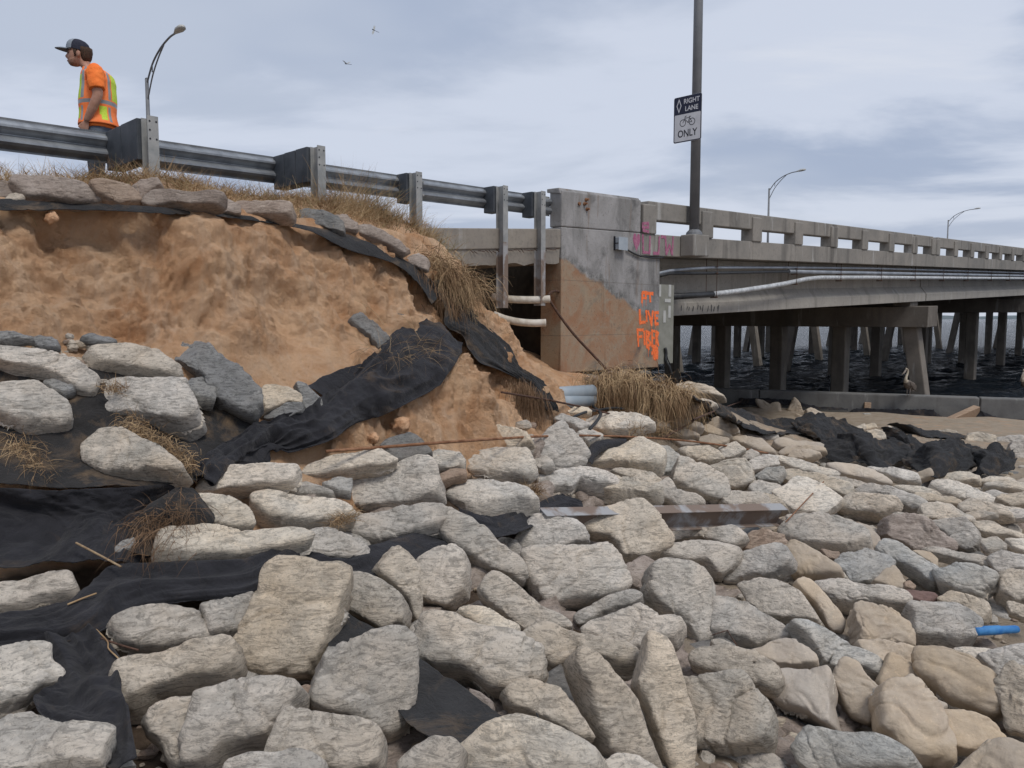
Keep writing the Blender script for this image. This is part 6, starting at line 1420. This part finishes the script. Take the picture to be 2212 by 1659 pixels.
clump('large left clump of drooping dead grass on the mound by the wing wall', 'R1', [(620, 260), (720, 215), (850, 205), (930, 250), (960, 300)], 2200, .50, (-.1, -.8, .3), 3.2, .75, .010, .35, rad=.14, seed=2, depth=11.0)
clump('smaller right clump of drooping dead grass on the mound', 'R1', [(1060, 350), (1160, 325), (1270, 340)], 1300, .60, (.1, -.8, .5), 2.9, .7, .011, .35, rad=.12, seed=3, depth=10.8)
clump('matted grass band below the right mound grass clump', 'R1', [(880, 620), (1020, 610), (1130, 620)], 260, .26, (0, -.6, .5), 1.6, .8, .008, .2, rad=.10, seed=4)
clump('dead grass roots dangling from the black fabric strip end', 'C6', [(1640, 150), (1720, 200), (1780, 260)], 420, .62, (.05, -.6, -.4), 2.6, .35, .007, .25, mat='root', rad=.07, seed=5)
clump('dead grass draped over the bank edge beside the void, upper mass', 'C2', [(880, 640), (960, 700), (1050, 800), (1120, 880), (1160, 930)], 2600, .50, (.35, -.75, .6), 2.2, .8, .008, .10, rad=.14, seed=6)
clump('dead grass hanging lower on the bank edge, roots trailing', 'C2', [(960, 860), (1000, 960), (1080, 1020), (1180, 1040)], 1900, .5, (.2, -.7, .1), 2.1, .8, .008, .16, rad=.13, seed=7)
clump('sparse grass tuft at the bank edge nearest the hanging posts', 'C2', [(1200, 1000), (1260, 1020), (1290, 1070)], 420, .36, (.2, -.5, .35), 1.5, .9, .006, .14, rad=.06, seed=8)
clump('tangled roots trailing down the bank edge above the drape', 'C2', [(960, 1050), (1010, 1120), (1060, 1180)], 350, .45, (.1, -.5, -.6), 2., .5, .006, .14, mat='root', rad=.08, seed=9)
clump('thick mat of dead grass lying on the tilted bag at left', 'C5', [(900, 700), (1000, 800), (1120, 870), (1230, 960), (1290, 1020)], 1300, .12, (.1, -.8, .4), 1.2, .8, .0045, .24, rad=.055, seed=10)
clump('little grass tuft on top of the large square grey bag', 'C5', [(740, 480), (850, 490)], 160, .10, (0, -.4, .7), 1., .9, .004, .22, rad=.03, seed=11)
clump('grass tuft at the right end of the long pale bag', 'C6', [(370, 1150), (440, 1110), (500, 1080)], 200, .13, (0, -.5, .6), 1., .9, .004, .22, rad=.03, seed=12)
clump('grass tuft between two pale slabs in the centre', 'C6', [(1700, 910), (1790, 920)], 260, .16, (0, -.5, .6), 1., .9, .005, .2, rad=.04, seed=13)
clump('wispy dry strands caught on the big black drape', 'C5', [(2650, 300), (2780, 230), (2900, 200), (2960, 260)], 110, .45, (0, -.5, .2), 1.0, .9, .0035, .42, rad=.14, seed=14)
clump('brown fibres hanging on the root mat flap', 'C5', [(950, 1440), (1150, 1350), (1300, 1300), (1100, 1550)], 600, .22, (0, -.4, -.3), 1.4, .8, .0035, .32, mat='root', rad=.07, seed=15)
clump('pale fibre tangle on dusty fabric at the left edge', 'C5', [(60, 820), (150, 900), (220, 980), (330, 1060)], 500, .16, (0, -.4, -.2), 1.2, .9, .0035, .10, rad=.05, seed=16)
clump('roots hanging from the crest fabric above the sand face', 'C2', [(840, 920), (900, 980), (960, 1040)], 160, .3, (0, -.3, -.8), 1.4, .3, .004, .15, mat='root', rad=.04, seed=17)
# ------------------------------------------------------------------ sand lumps and cast-off clods on the face
rr_ = random.Random(8)
LUMPS = [('C1', 315, 1335, .05, 'rounded sand lump on the lip of the scarp under the fabric'), ('C6', 830, 450, .07, 'upright sand lump behind the long rusty rod'), ('C6', 640, 545, .05, 'small sand lump left of the dark sandy chunk'), ('C2', 1330, 1400, .0, '')]
for cr_, x, y, r, lab in LUMPS:
    if not lab: continue
    p = hitl(*cd(cr_, x, y), .03); b = MB(); V = []
    for k in range(11):
        la = -math.pi/2+math.pi*k/10
        for j in range(18 if 0 < k < 10 else 1):
            lo = 2*math.pi*j/18; v = Vector((math.cos(la)*math.cos(lo), math.cos(la)*math.sin(lo), math.sin(la)*.9)); v *= r*(1+.6*mn.fractal(v*1.3+Vector((x, 0, 0)), .7, 2, 4)); V.append(Vector(p)+v)
    F = [(0, 1+(j+1) % 18, 1+j) for j in range(18)]+[(1+i*18+j, 1+i*18+(j+1) % 18, 19+i*18+(j+1) % 18, 19+i*18+j) for i in range(8) for j in range(18)]+[(145+j, 145+(j+1) % 18, 163) for j in range(18)]
    b.add(V, F); o = b.build('sand_lump', M['lump'], smooth=True); tag(o, lab, 'sand lump')
# ------------------------------------------------------------------ lofted figures
def loft(b, rings, n=20, m=0, e=1.0, caps=True, fm=None):
    base = len(b.v)
    for c, ax, ay in rings:
        c, ax, ay = Vector(c), Vector(ax), Vector(ay)
        for j in range(n):
            t = 2*math.pi*j/n; ct, st = math.cos(t), math.sin(t)
            ct = math.copysign(abs(ct)**e, ct); st = math.copysign(abs(st)**e, st); b.v.append(tuple(c+ax*ct+ay*st))
    k = len(rings)
    for i in range(k-1):
        for j in range(n):
            b.f.append((base+i*n+j, base+i*n+(j+1) % n, base+(i+1)*n+(j+1) % n, base+(i+1)*n+j)); b.m.append(fm(i, j) if fm else m)
    if caps:
        b.f.append(tuple(base+j for j in reversed(range(n)))); b.m.append(m); b.f.append(tuple(base+(k-1)*n+j for j in range(n))); b.m.append(m)
def limb(b, pts, rad, n=14, m=0, flat=1.):
    P = [Vector(p) for p in pts]; R_ = []
    Q = smooth(P, 4); T = np.interp(np.linspace(0, len(P)-1, len(Q)), range(len(P)), rad)
    for i, q in enumerate(Q):
        t = (Vector(Q[min(i+1, len(Q)-1)])-Vector(Q[max(i-1, 0)])).normalized(); a = t.cross(Vector((0, 1, .01))).normalized(); c = t.cross(a)
        R_.append((q, a*T[i], c*T[i]*flat))
    loft(b, R_, n, m)
def worker():
    base = PX(210, 200, 8.42); base = np.array([base[0], base[1], 1.075]); Fd = Vector((-1, -.22, 0)).normalized(); Ld = Vector((-Fd.y, Fd.x, 0)); 
    if Ld.y > 0: Ld = -Ld
    T = lambda f, l, z: Vector(base)+Fd*f+Ld*l+Vector((0, 0, z))
    A_ = lambda v: Fd*v[0]+Ld*v[1]+Vector((0, 0, v[2]))
    root = empty('person', tuple(base), 'man in orange shirt, reflective safety vest and trucker cap looking down behind the guardrail', 'person')
    skin = simple('skin', (.36,.19,.13), (.42,.235,.17), 20, .55, 0, .1, 200); hair = simple('brown hair', (.035,.02,.012), (.07,.04,.025), 60, .8, 0, .3, 300)
    shirt = simple('orange cotton', (.82,.17,.03), (.92,.23,.05), 4, .85, 0, .35, 25, None, .01); jeans = simple('blue grey denim', (.075,.09,.12), (.12,.14,.17), 10, .9, 0, .3, 80)
    lime = simple('lime mesh', (.50,.66,.05), (.62,.78,.10), 60, .8, 0, .2, 120); orv = simple('orange vest trim', (.92,.20,.05), (.98,.27,.09), 10, .8, 0, .1, 60); refl = simple('reflective tape', (.25,.26,.27), (.34,.35,.36), 12, .35, .2, .1, 60)
    capg = simple('cap grey', (.20,.23,.27), (.26,.29,.33), 10, .8, 0, .1, 60); capn = simple('cap navy mesh', (.018,.020,.035), (.03,.032,.05), 60, .85, 0, .3, 160); bootm = simple('boot leather', (.10,.06,.04), (.15,.09,.05), 10, .7, 0, .2, 60); dk = simple('dark eye', (.02,.015,.012), (.03,.02,.02), 5, .3, 0, 0)
    # --- body: one continuous skin (head, neck, trunk, arms, hands, legs) fused by remeshing
    b = MB()
    hc = (.165, 0, 1.635); V = []; n = 28; m_ = 22
    for k in range(m_+1):
        la = -math.pi/2+math.pi*k/m_
        for j in range(n):
            lo = 2*math.pi*j/n; x, y, z = math.cos(la)*math.cos(lo), math.cos(la)*math.sin(lo), math.sin(la)
            X = x*.100*(1+.06*(x < 0)); Y = y*.076; Z = z*.122
            if z < 0: X = X*(1-.10*abs(z))+(.014*abs(z)); Y *= 1-.22*abs(z)
            if z < -.15 and x > 0: X += .010*min(1, -z)*x
            g_ = math.exp(-((lo if lo < math.pi else lo-2*math.pi)/.20)**2)*(x > 0)
            X += g_*(.026*math.exp(-((z+.18)/.13)**2)+.010*math.exp(-((z+.05)/.2)**2))          # nose
            X += g_*.004*math.exp(-((z+.50)/.07)**2)+g_*.006*math.exp(-((z+.80)/.10)**2)         # lips, chin
            for sy in (-1, 1):
                X -= (x > 0)*.009*math.exp(-(((y-sy*.42)/.2)**2+((z-.02)/.11)**2))               # eye sockets
            X += (x > 0)*.004*math.exp(-((z-.14)/.06)**2)                                           # brow
            V.append(T(hc[0]+X*.985-Z*.10, hc[1]+Y, hc[2]+Z))
    bse = len(b.v); b.v += [tuple(v) for v in V]
    for k in range(m_):
        for j in range(n): b.f.append((bse+k*n+j, bse+k*n+(j+1) % n, bse+(k+1)*n+(j+1) % n, bse+(k+1)*n+j)); b.m.append(0)
    ring = lambda f, l, z, a, c, tilt=0: (T(f, l, z), Fd*a+Vector((0, 0, a*tilt)), Ld*c)
    loft(b, [ring(.125, 0, 1.60, .060, .058), ring(.105, 0, 1.54, .058, .060), ring(.06, 0, 1.49, .065, .075), ring(.02, 0, 1.44, .08, .10)], 18)
    for sy in (-1, 1):      # ears
        loft(b, [(T(.145, sy*.074, 1.60), Fd*.010, Vector((0, 0, .012))), (T(.14, sy*.083, 1.625), Fd*.020, Vector((0, 0, .03))), (T(.137, sy*.090, 1.63), Fd*.014, Vector((0, 0, .024)))], 10)
    trunk = [(.0, 1.47, .07, .15), (-.015, 1.42, .105, .19), (-.01, 1.30, .125, .185), (.0, 1.15, .12, .165), (.0, 1.0, .12, .16), (-.01, .90, .13, .17)]
    loft(b, [ring(f, 0, z, a, c) for f, z, a, c in trunk], 20)
    # left arm (towards the camera): elbow back, hand in the front pocket
    limb(b, [T(-.04, .18, 1.42), T(-.055, .225, 1.28), T(-.065, .245, 1.175), T(-.01, .235, 1.05), T(.055, .205, .93)], [.060, .056, .048, .044, .031])
    limb(b, [T(.02, -.18, 1.42), T(.05, -.23, 1.28), T(.03, -.245, 1.15), T(.09, -.22, 1.02), T(.13, -.19, .91)], [.060, .055, .046, .042, .030])
    def hand(o_, d_, side):
        d_ = d_.normalized(); s_ = Fd.copy(); s_ = (s_-d_*s_.dot(d_)).normalized(); nrm = d_.cross(s_)
        loft(b, [(o_-d_*.02, s_*.026, nrm*.019), (o_+d_*.02, s_*.038, nrm*.016), (o_+d_*.07, s_*.040, nrm*.014), (o_+d_*.09, s_*.034, nrm*.012)], 12)
        for q, (off, ln) in enumerate(((.029, .070), (.010, .080), (-.010, .074), (-.028, .058))):
            p0 = o_+d_*.08+s_*off; b.tube([p0, p0+d_*ln*.45, p0+d_*ln*.8-nrm*side*.010, p0+d_*ln-nrm*side*.022], [.0095, .009, .0082, .006], 8)
        p0 = o_+s_*.030+d_*.01; b.tube([p0, p0+s_*.020+d_*.025, p0+s_*.022+d_*.055-nrm*side*.008], [.012, .011, .008], 8)
    hand(T(.066, .20, .905), Vector(A_((.30, -.12, -1))), 1); hand(T(.14, -.185, .885), Vector(A_((.25, .12, -1))), -1)
    for sy, ff in ((1, .0), (-1, .05)):
        limb(b, [T(-.01, sy*.09, .93), T(.0+ff, sy*.10, .70), T(.01+ff, sy*.10, .50), T(-.01+ff, sy*.105, .30), T(-.02+ff, sy*.11, .07)], [.092, .078, .056, .054, .038])
    body = b.build('body', [skin], root, smooth=True); rm = body.modifiers.new('fuse', 'REMESH'); rm.mode = 'VOXEL'; rm.voxel_size = .0075; rm.use_smooth_shade = True
    b = MB()
    for sy in (-1, 1): b.tube([T(.245, sy*.032, 1.643), T(.252, sy*.032, 1.641)], [.013, .007], 8)
    b.build('eye', dk, body)
    b = MB(); b.tube([T(.262, -.022, 1.566), T(.268, 0, 1.566), T(.262, .022, 1.566)], .0045, 6); b.build('mouth', simple('lips', (.20,.08,.07), (.24,.10,.08), 10, .6, 0, 0), body)
    # beard shadow
    # --- shirt with short sleeves
    b = MB(); st = [(.045, 1.505, .068, .082), (.01, 1.475, .095, .155), (-.012, 1.43, .128, .212), (-.015, 1.36, .148, .215), (-.008, 1.25, .158, .205), (.0, 1.12, .158, .195), (.0, 1.00, .160, .195), (-.004, .93, .162, .198), (-.004, .885, .155, .19)]
    R2 = []
    for i, (f, z, a, c) in enumerate(st): R2.append(ring(f, 0, z, a, c))
    loft(b, R2, 30, e=.9)
    limb(b, [T(-.02, .13, 1.46), T(-.045, .20, 1.40), T(-.058, .235, 1.31), T(-.066, .250, 1.235)], [.07, .086, .080, .074], 18)
    limb(b, [T(-.0, -.13, 1.46), T(.025, -.20, 1.40), T(.05, -.235, 1.31), T(.045, -.250, 1.235)], [.07, .086, .080, .074], 18)
    o = b.build('shirt', shirt, root, smooth=True); rm = o.modifiers.new('fuse', 'REMESH'); rm.mode = 'VOXEL'; rm.voxel_size = .010; rm.use_smooth_shade = True
    dsp = o.modifiers.new('wrinkle', 'DISPLACE'); tx = bpy.data.textures.new('w', 'CLOUDS'); tx.noise_scale = .09; dsp.texture = tx; dsp.strength = .03
    # --- vest: coloured panels by angle and height
    zs = np.linspace(.915, 1.50, 48); n = 72
    prof = [(z, f, a, c) for f, z, a, c in st][::-1]; pz = [p[0] for p in prof]
    def at(z): return [np.interp(z, pz, [p[k] for p in prof]) for k in (1, 2, 3)]
    rings = []
    for z in zs:
        f, a, c = at(z); w_ = .010+.004*math.sin(z*23); fl = .012*max(0, (1.05-z)/.13)
        rings.append((T(f, 0, z), Fd*(a+w_+fl+.004), Ld*(c+w_+fl)))
    def fm(i, j):
        z = (zs[i]+zs[i+1])/2; t = math.degrees(2*math.pi*(j+.5)/n); t = t if t <= 180 else 360-t
        if z > 1.44: return 2 if 62 < t < 74 else 1
        if 1.108 < z < 1.152: return 2
        if 1.092 < z < 1.168: return 1
        if z > 1.168:
            if 50 < t < 64 or 140 < t < 152: return 2
            if 12 < t <= 48 and z < 1.40: return 0
            if t > 156 and z < 1.42: return 0
            return 1
        if z < .945: return 1
        if 12 < t < 44 and .965 < z < 1.08: return 0
        if 112 < t < 134 and .955 < z < 1.085 and (t > 116 or z > 1.0): return 0
        if 50 < t < 62 or 140 < t < 152: return 2
        return 1
    b = MB(); loft(b, rings, n, 0, .9, False, fm); o = b.build('safety_vest', [lime, orv, refl], root, smooth=True)
    # open armholes: drop faces the sleeves pass through
    bm = bmesh.new(); bm.from_mesh(o.data); kill = []
    lo_ = np.array(o.matrix_basis.translation)
    for f in bm.faces:
        c = f.calc_center_median()+Vector(wloc(o))-Vector(base); ff, ll, z = c.dot(Fd), c.dot(Ld), c.z
        if ((ff+.04)/.085)**2+((z-1.36)/.14)**2 < 1 and abs(ll) > .12: kill.append(f)
    bmesh.ops.delete(bm, geom=kill, context='FACES'); bm.to_mesh(o.data); bm.free(); o.modifiers.new('t', 'SOLIDIFY').thickness = .005
    # --- trousers, boots, belt
    b = MB(); loft(b, [ring(-.005, 0, .96, .135, .172), ring(-.01, 0, .88, .145, .182), ring(-.01, 0, .80, .14, .185), ring(.0, 0, .76, .11, .17)], 26)
    for sy, ff in ((1, .0), (-1, .05)): limb(b, [T(-.01, sy*.09, .86), T(.0+ff, sy*.10, .68), T(.012+ff, sy*.10, .48), T(-.01+ff, sy*.105, .28), T(-.02+ff, sy*.11, .05)], [.105, .098, .078, .076, .072], 18)
    o = b.build('trousers', jeans, root, smooth=True); rm = o.modifiers.new('fuse', 'REMESH'); rm.mode = 'VOXEL'; rm.voxel_size = .012; rm.use_smooth_shade = True
    for sy, ff in ((1, .0), (-1, .05)):
        b = MB(); loft(b, [(T(-.09+ff, sy*.11, .045), Ld*.035, Vector((0, 0, .045))), (T(-.03+ff, sy*.11, .05), Ld*.046, Vector((0, 0, .055))), (T(.08+ff, sy*.112, .04), Ld*.050, Vector((0, 0, .042))), (T(.17+ff, sy*.115, .03), Ld*.042, Vector((0, 0, .030))), (T(.195+ff, sy*.115, .025), Ld*.02, Vector((0, 0, .015)))], 14); b.build('boot', bootm, root, smooth=True)
    # --- hair and cap
    b = MB(); loft(b, [(T(.10, 0, 1.555), Fd*.035, Ld*.055), (T(.092, 0, 1.60), Fd*.052, Ld*.074), (T(.10, 0, 1.66), Fd*.072, Ld*.082), (T(.115, 0, 1.70), Fd*.085, Ld*.083)], 18); b.build('hair', hair, root, smooth=True)
    for sy in (1, -1):
        b = MB(); loft(b, [(T(.175, sy*.071, 1.60), Fd*.007, Ld*.007), (T(.175, sy*.074, 1.64), Fd*.014, Ld*.008), (T(.17, sy*.076, 1.68), Fd*.022, Ld*.009)], 10); b.build('sideburn', hair, root, smooth=True)
    b = MB(); loft(b, [(T(.205, 0, 1.526), Fd*.040, Ld*.044), (T(.208, 0, 1.545), Fd*.052, Ld*.056), (T(.203, 0, 1.568), Fd*.056, Ld*.064), (T(.188, 0, 1.59), Fd*.058, Ld*.0690)], 20)
    b.build('beard', simple('short stubble', (.24,.13,.09), (.32,.18,.13), 90, .8, 0, .4, 300), root, smooth=True)
    rings = []; cz = [1.672, 1.70, 1.73, 1.757, 1.775, 1.785, 1.788]; cr = [1.0, 1.0, .95, .80, .58, .30, .03]
    for z, q in zip(cz, cr): rings.append((T(.165-(z-1.67)*.12, 0, z), (Fd*.113)*q+Vector((0, 0, .022*q)), Ld*.088*q))
    b = MB(); loft(b, rings, 32, 0, 1., False, lambda i, j: 0 if (j+.5) % 32 < 6 or (j+.5) % 32 > 26 else 1); o = b.build('cap', [capg, capn], root, smooth=True)
    b = MB(); V = []; k = 12
    for i in range(k+1):
        a = R(-62+124*i/k); 
        for r_, dz in ((.104, 0), (.15, .001), (.185, -.006)):
            ex = 1 if r_ < .11 else (1+.18*math.cos(a)**2); V.append(T(.165+r_*ex*math.cos(a), .088/.113*min(r_, .125)*math.sin(a), 1.680+.018*math.cos(a)+dz-.018*math.sin(a)**2))
    b.add(V, [(3*i+j, 3*i+j+1, 3*i+j+4, 3*i+j+3) for i in range(k) for j in range(2)]); bo = b.build('brim', capg, o, smooth=True); bo.modifiers.new('t', 'SOLIDIFY').thickness = .005
    b = MB(); b.prism([T(.263, -.012, 1.715), T(.262, .014, 1.715), T(.250, .012, 1.745), T(.251, -.010, 1.745)], tuple(Fd*.006+Ld*.0)); b.build('badge', M['pink'], o)
    return root
worker()
# ------------------------------------------------------------------ pelicans
def pelican(base, face, label, tall=True, hs=1.0):
    base = Vector(base); F_ = Vector(face).normalized(); L_ = Vector((-F_.y, F_.x, 0)); Tt = lambda f, l, z: base+(F_*f+L_*l+Vector((0, 0, z)))*hs
    root = empty('pelican', tuple(base), label, 'bird', 'brown pelicans by the seawall'); br = simple('pelican brown', (.09,.075,.065), (.17,.145,.125), 14, .85, 0, .6, 50, (1, 1, 4)); pale = simple('pelican neck', (.36,.31,.24), (.48,.43,.35), 10, .8, 0, .2, 60); bill = simple('pelican bill', (.16,.14,.13), (.28,.24,.20), 8, .6, 0, 0)
    b = MB(); X = lambda f, z, a, c, t=0: (Tt(f, 0, z), (F_*a*(1-abs(t))+Vector((0, 0, a*t)))*hs, L_*c*hs)
    body_r = [(-.30, .20, .02, .02), (-.24, .24, .06, .07), (-.12, .30, .11, .115), (.0, .36, .135, .13), (.10, .42, .12, .11), (.17, .48, .08, .075)]
    nk = [(.20, .55, .052, .05), (.17, .64, .040, .038), (.12, .72, .034, .032), (.10, .80, .032, .030), (.13, .87, .036, .034)] if tall else [(.20, .50, .055, .05), (.14, .57, .045, .042), (.10, .63, .040, .038), (.12, .70, .042, .040)]
    P = [(f, z, a, c) for f, z, a, c in body_r+nk]; rings = []
    for i, (f, z, a, c) in enumerate(P):
        p0, p1 = P[max(i-1, 0)], P[min(i+1, len(P)-1)]; t = (F_*(p1[0]-p0[0])+Vector((0, 0, p1[1]-p0[1]))).normalized(); u_ = L_.cross(t).normalized(); rings.append((Tt(f, 0, z), u_*a*hs, L_*c*hs))
    hd = P[-1]; rings.append((Tt(hd[0]+.05, 0, hd[1]+.02), (F_*.01+Vector((0, 0, .038)))*hs, L_*.036*hs)); rings.append((Tt(hd[0]+.09, 0, hd[1]+.01), Vector((0, 0, .02))*hs, L_*.02*hs))
    loft(b, rings, 18, 0, 1., True, lambda i, j: 0 if i < 5 else 1); b.build('body', [br, pale], root, smooth=True)
    b = MB(); h = Tt(hd[0]+.06, 0, hd[1]+.01)
    if tall: d_ = (F_*.75+Vector((0, 0, -.6))).normalized()
    else: d_ = (F_*.45+Vector((0, 0, -1))).normalized()
    b.tube([h, h+d_*.15*hs, h+d_*.30*hs], [.022*hs, .016*hs, .006*hs], 8); b.tube([h+Vector((0, 0, -.012)), h+d_*.12*hs+Vector((0, 0, -.03)), h+d_*.27*hs], [.02*hs, .026*hs, .005*hs], 8); b.build('bill', bill, root, smooth=True)
    for sy in (-1, 1):
        b = MB(); loft(b, [(Tt(.10, sy*.10, .44), F_*.03, Vector((0, 0, .03))), (Tt(.02, sy*.135, .37), F_*.08*hs, L_*.02+Vector((0, 0, .09*hs))), (Tt(-.14, sy*.125, .28), F_*.06*hs, L_*.02+Vector((0, 0, .08*hs))), (Tt(-.34, sy*.06, .14), F_*.02*hs, Vector((0, 0, .02*hs)))], 12); b.build('wing', br, root, smooth=True)
        b = MB(); b.tube([Tt(.0, sy*.05, .26), Tt(.02, sy*.05, .12), Tt(.0, sy*.05, .015)], [.03*hs, .014*hs, .012*hs], 7)
        b.add([Tt(-.02, sy*.05, .012), Tt(.09, sy*.05-.04, .004), Tt(.10, sy*.05+.04, .004)], [(0, 1, 2)]); b.build('leg', bill, root)
    return root
p = PX(*cd('P', 470, 545), 24.25); pelican((p[0], p[1]+.12, -2.395), (-.75, -.45, 0), 'brown pelican with raised neck standing on the seawall by the leaning pile', True, .95)
p = PX(*cd('P', 2160, 560), 23.6); pelican((p[0]+.35, p[1]+.2, -2.395), (-1, -.3, 0), 'white-headed pelican at the right edge behind the seawall, bill tucked down', False, 1.15)
# ------------------------------------------------------------------ dragonflies in the air
def dragonfly(u, v, Y, ax, wing, label, sc_):
    c = Vector(PX(u, v, Y)); e_ = empty('dragonfly', tuple(c), label, 'insect', 'dragonflies in flight'); a = Vector(ax).normalized(); bk = simple('dragonfly body', (.02,.025,.04), (.04,.04,.06), 9, .5, 0, 0)
    wm = simple('dragonfly wing', (.30,.31,.30), (.36,.37,.36), 9, .5, 0, 0)
    b = MB(); b.tube([c-a*.022*sc_, c-a*.018*sc_, c-a*.005*sc_, c, c+a*.01*sc_, c+a*.05*sc_, c+a*.056*sc_], [x*sc_ for x in (.002, .005, .005, .0045, .0022, .002, .001)], 8); b.build('body', bk, e_, smooth=True)
    for k, wv in enumerate(wing):
        w_ = Vector(wv).normalized()
        for off in (-.006, .004):
            q = c+a*off*sc_; n_ = w_.cross(a).normalized(); t = a*.005*sc_; b = MB(); b.add([q-t*.5, q+w_*.025*sc_-t, q+w_*.05*sc_-t*.6, q+w_*.052*sc_+t*.4, q+w_*.025*sc_+t, q+t*.5], [(0, 1, 2, 3, 4, 5)]); b.build('wing', wm, e_)
dragonfly(808, 65, 5.2, (1, .2, -.42), [(.1, .3, 1), (-.3, -.3, -1)], 'upper dragonfly with spread wings against the sky', .62)
dragonfly(749, 138, 5.6, (1, .3, -.05), [(.7, .5, .6), (-.6, -.5, .5)], 'lower dark dragonfly against the sky', .62)
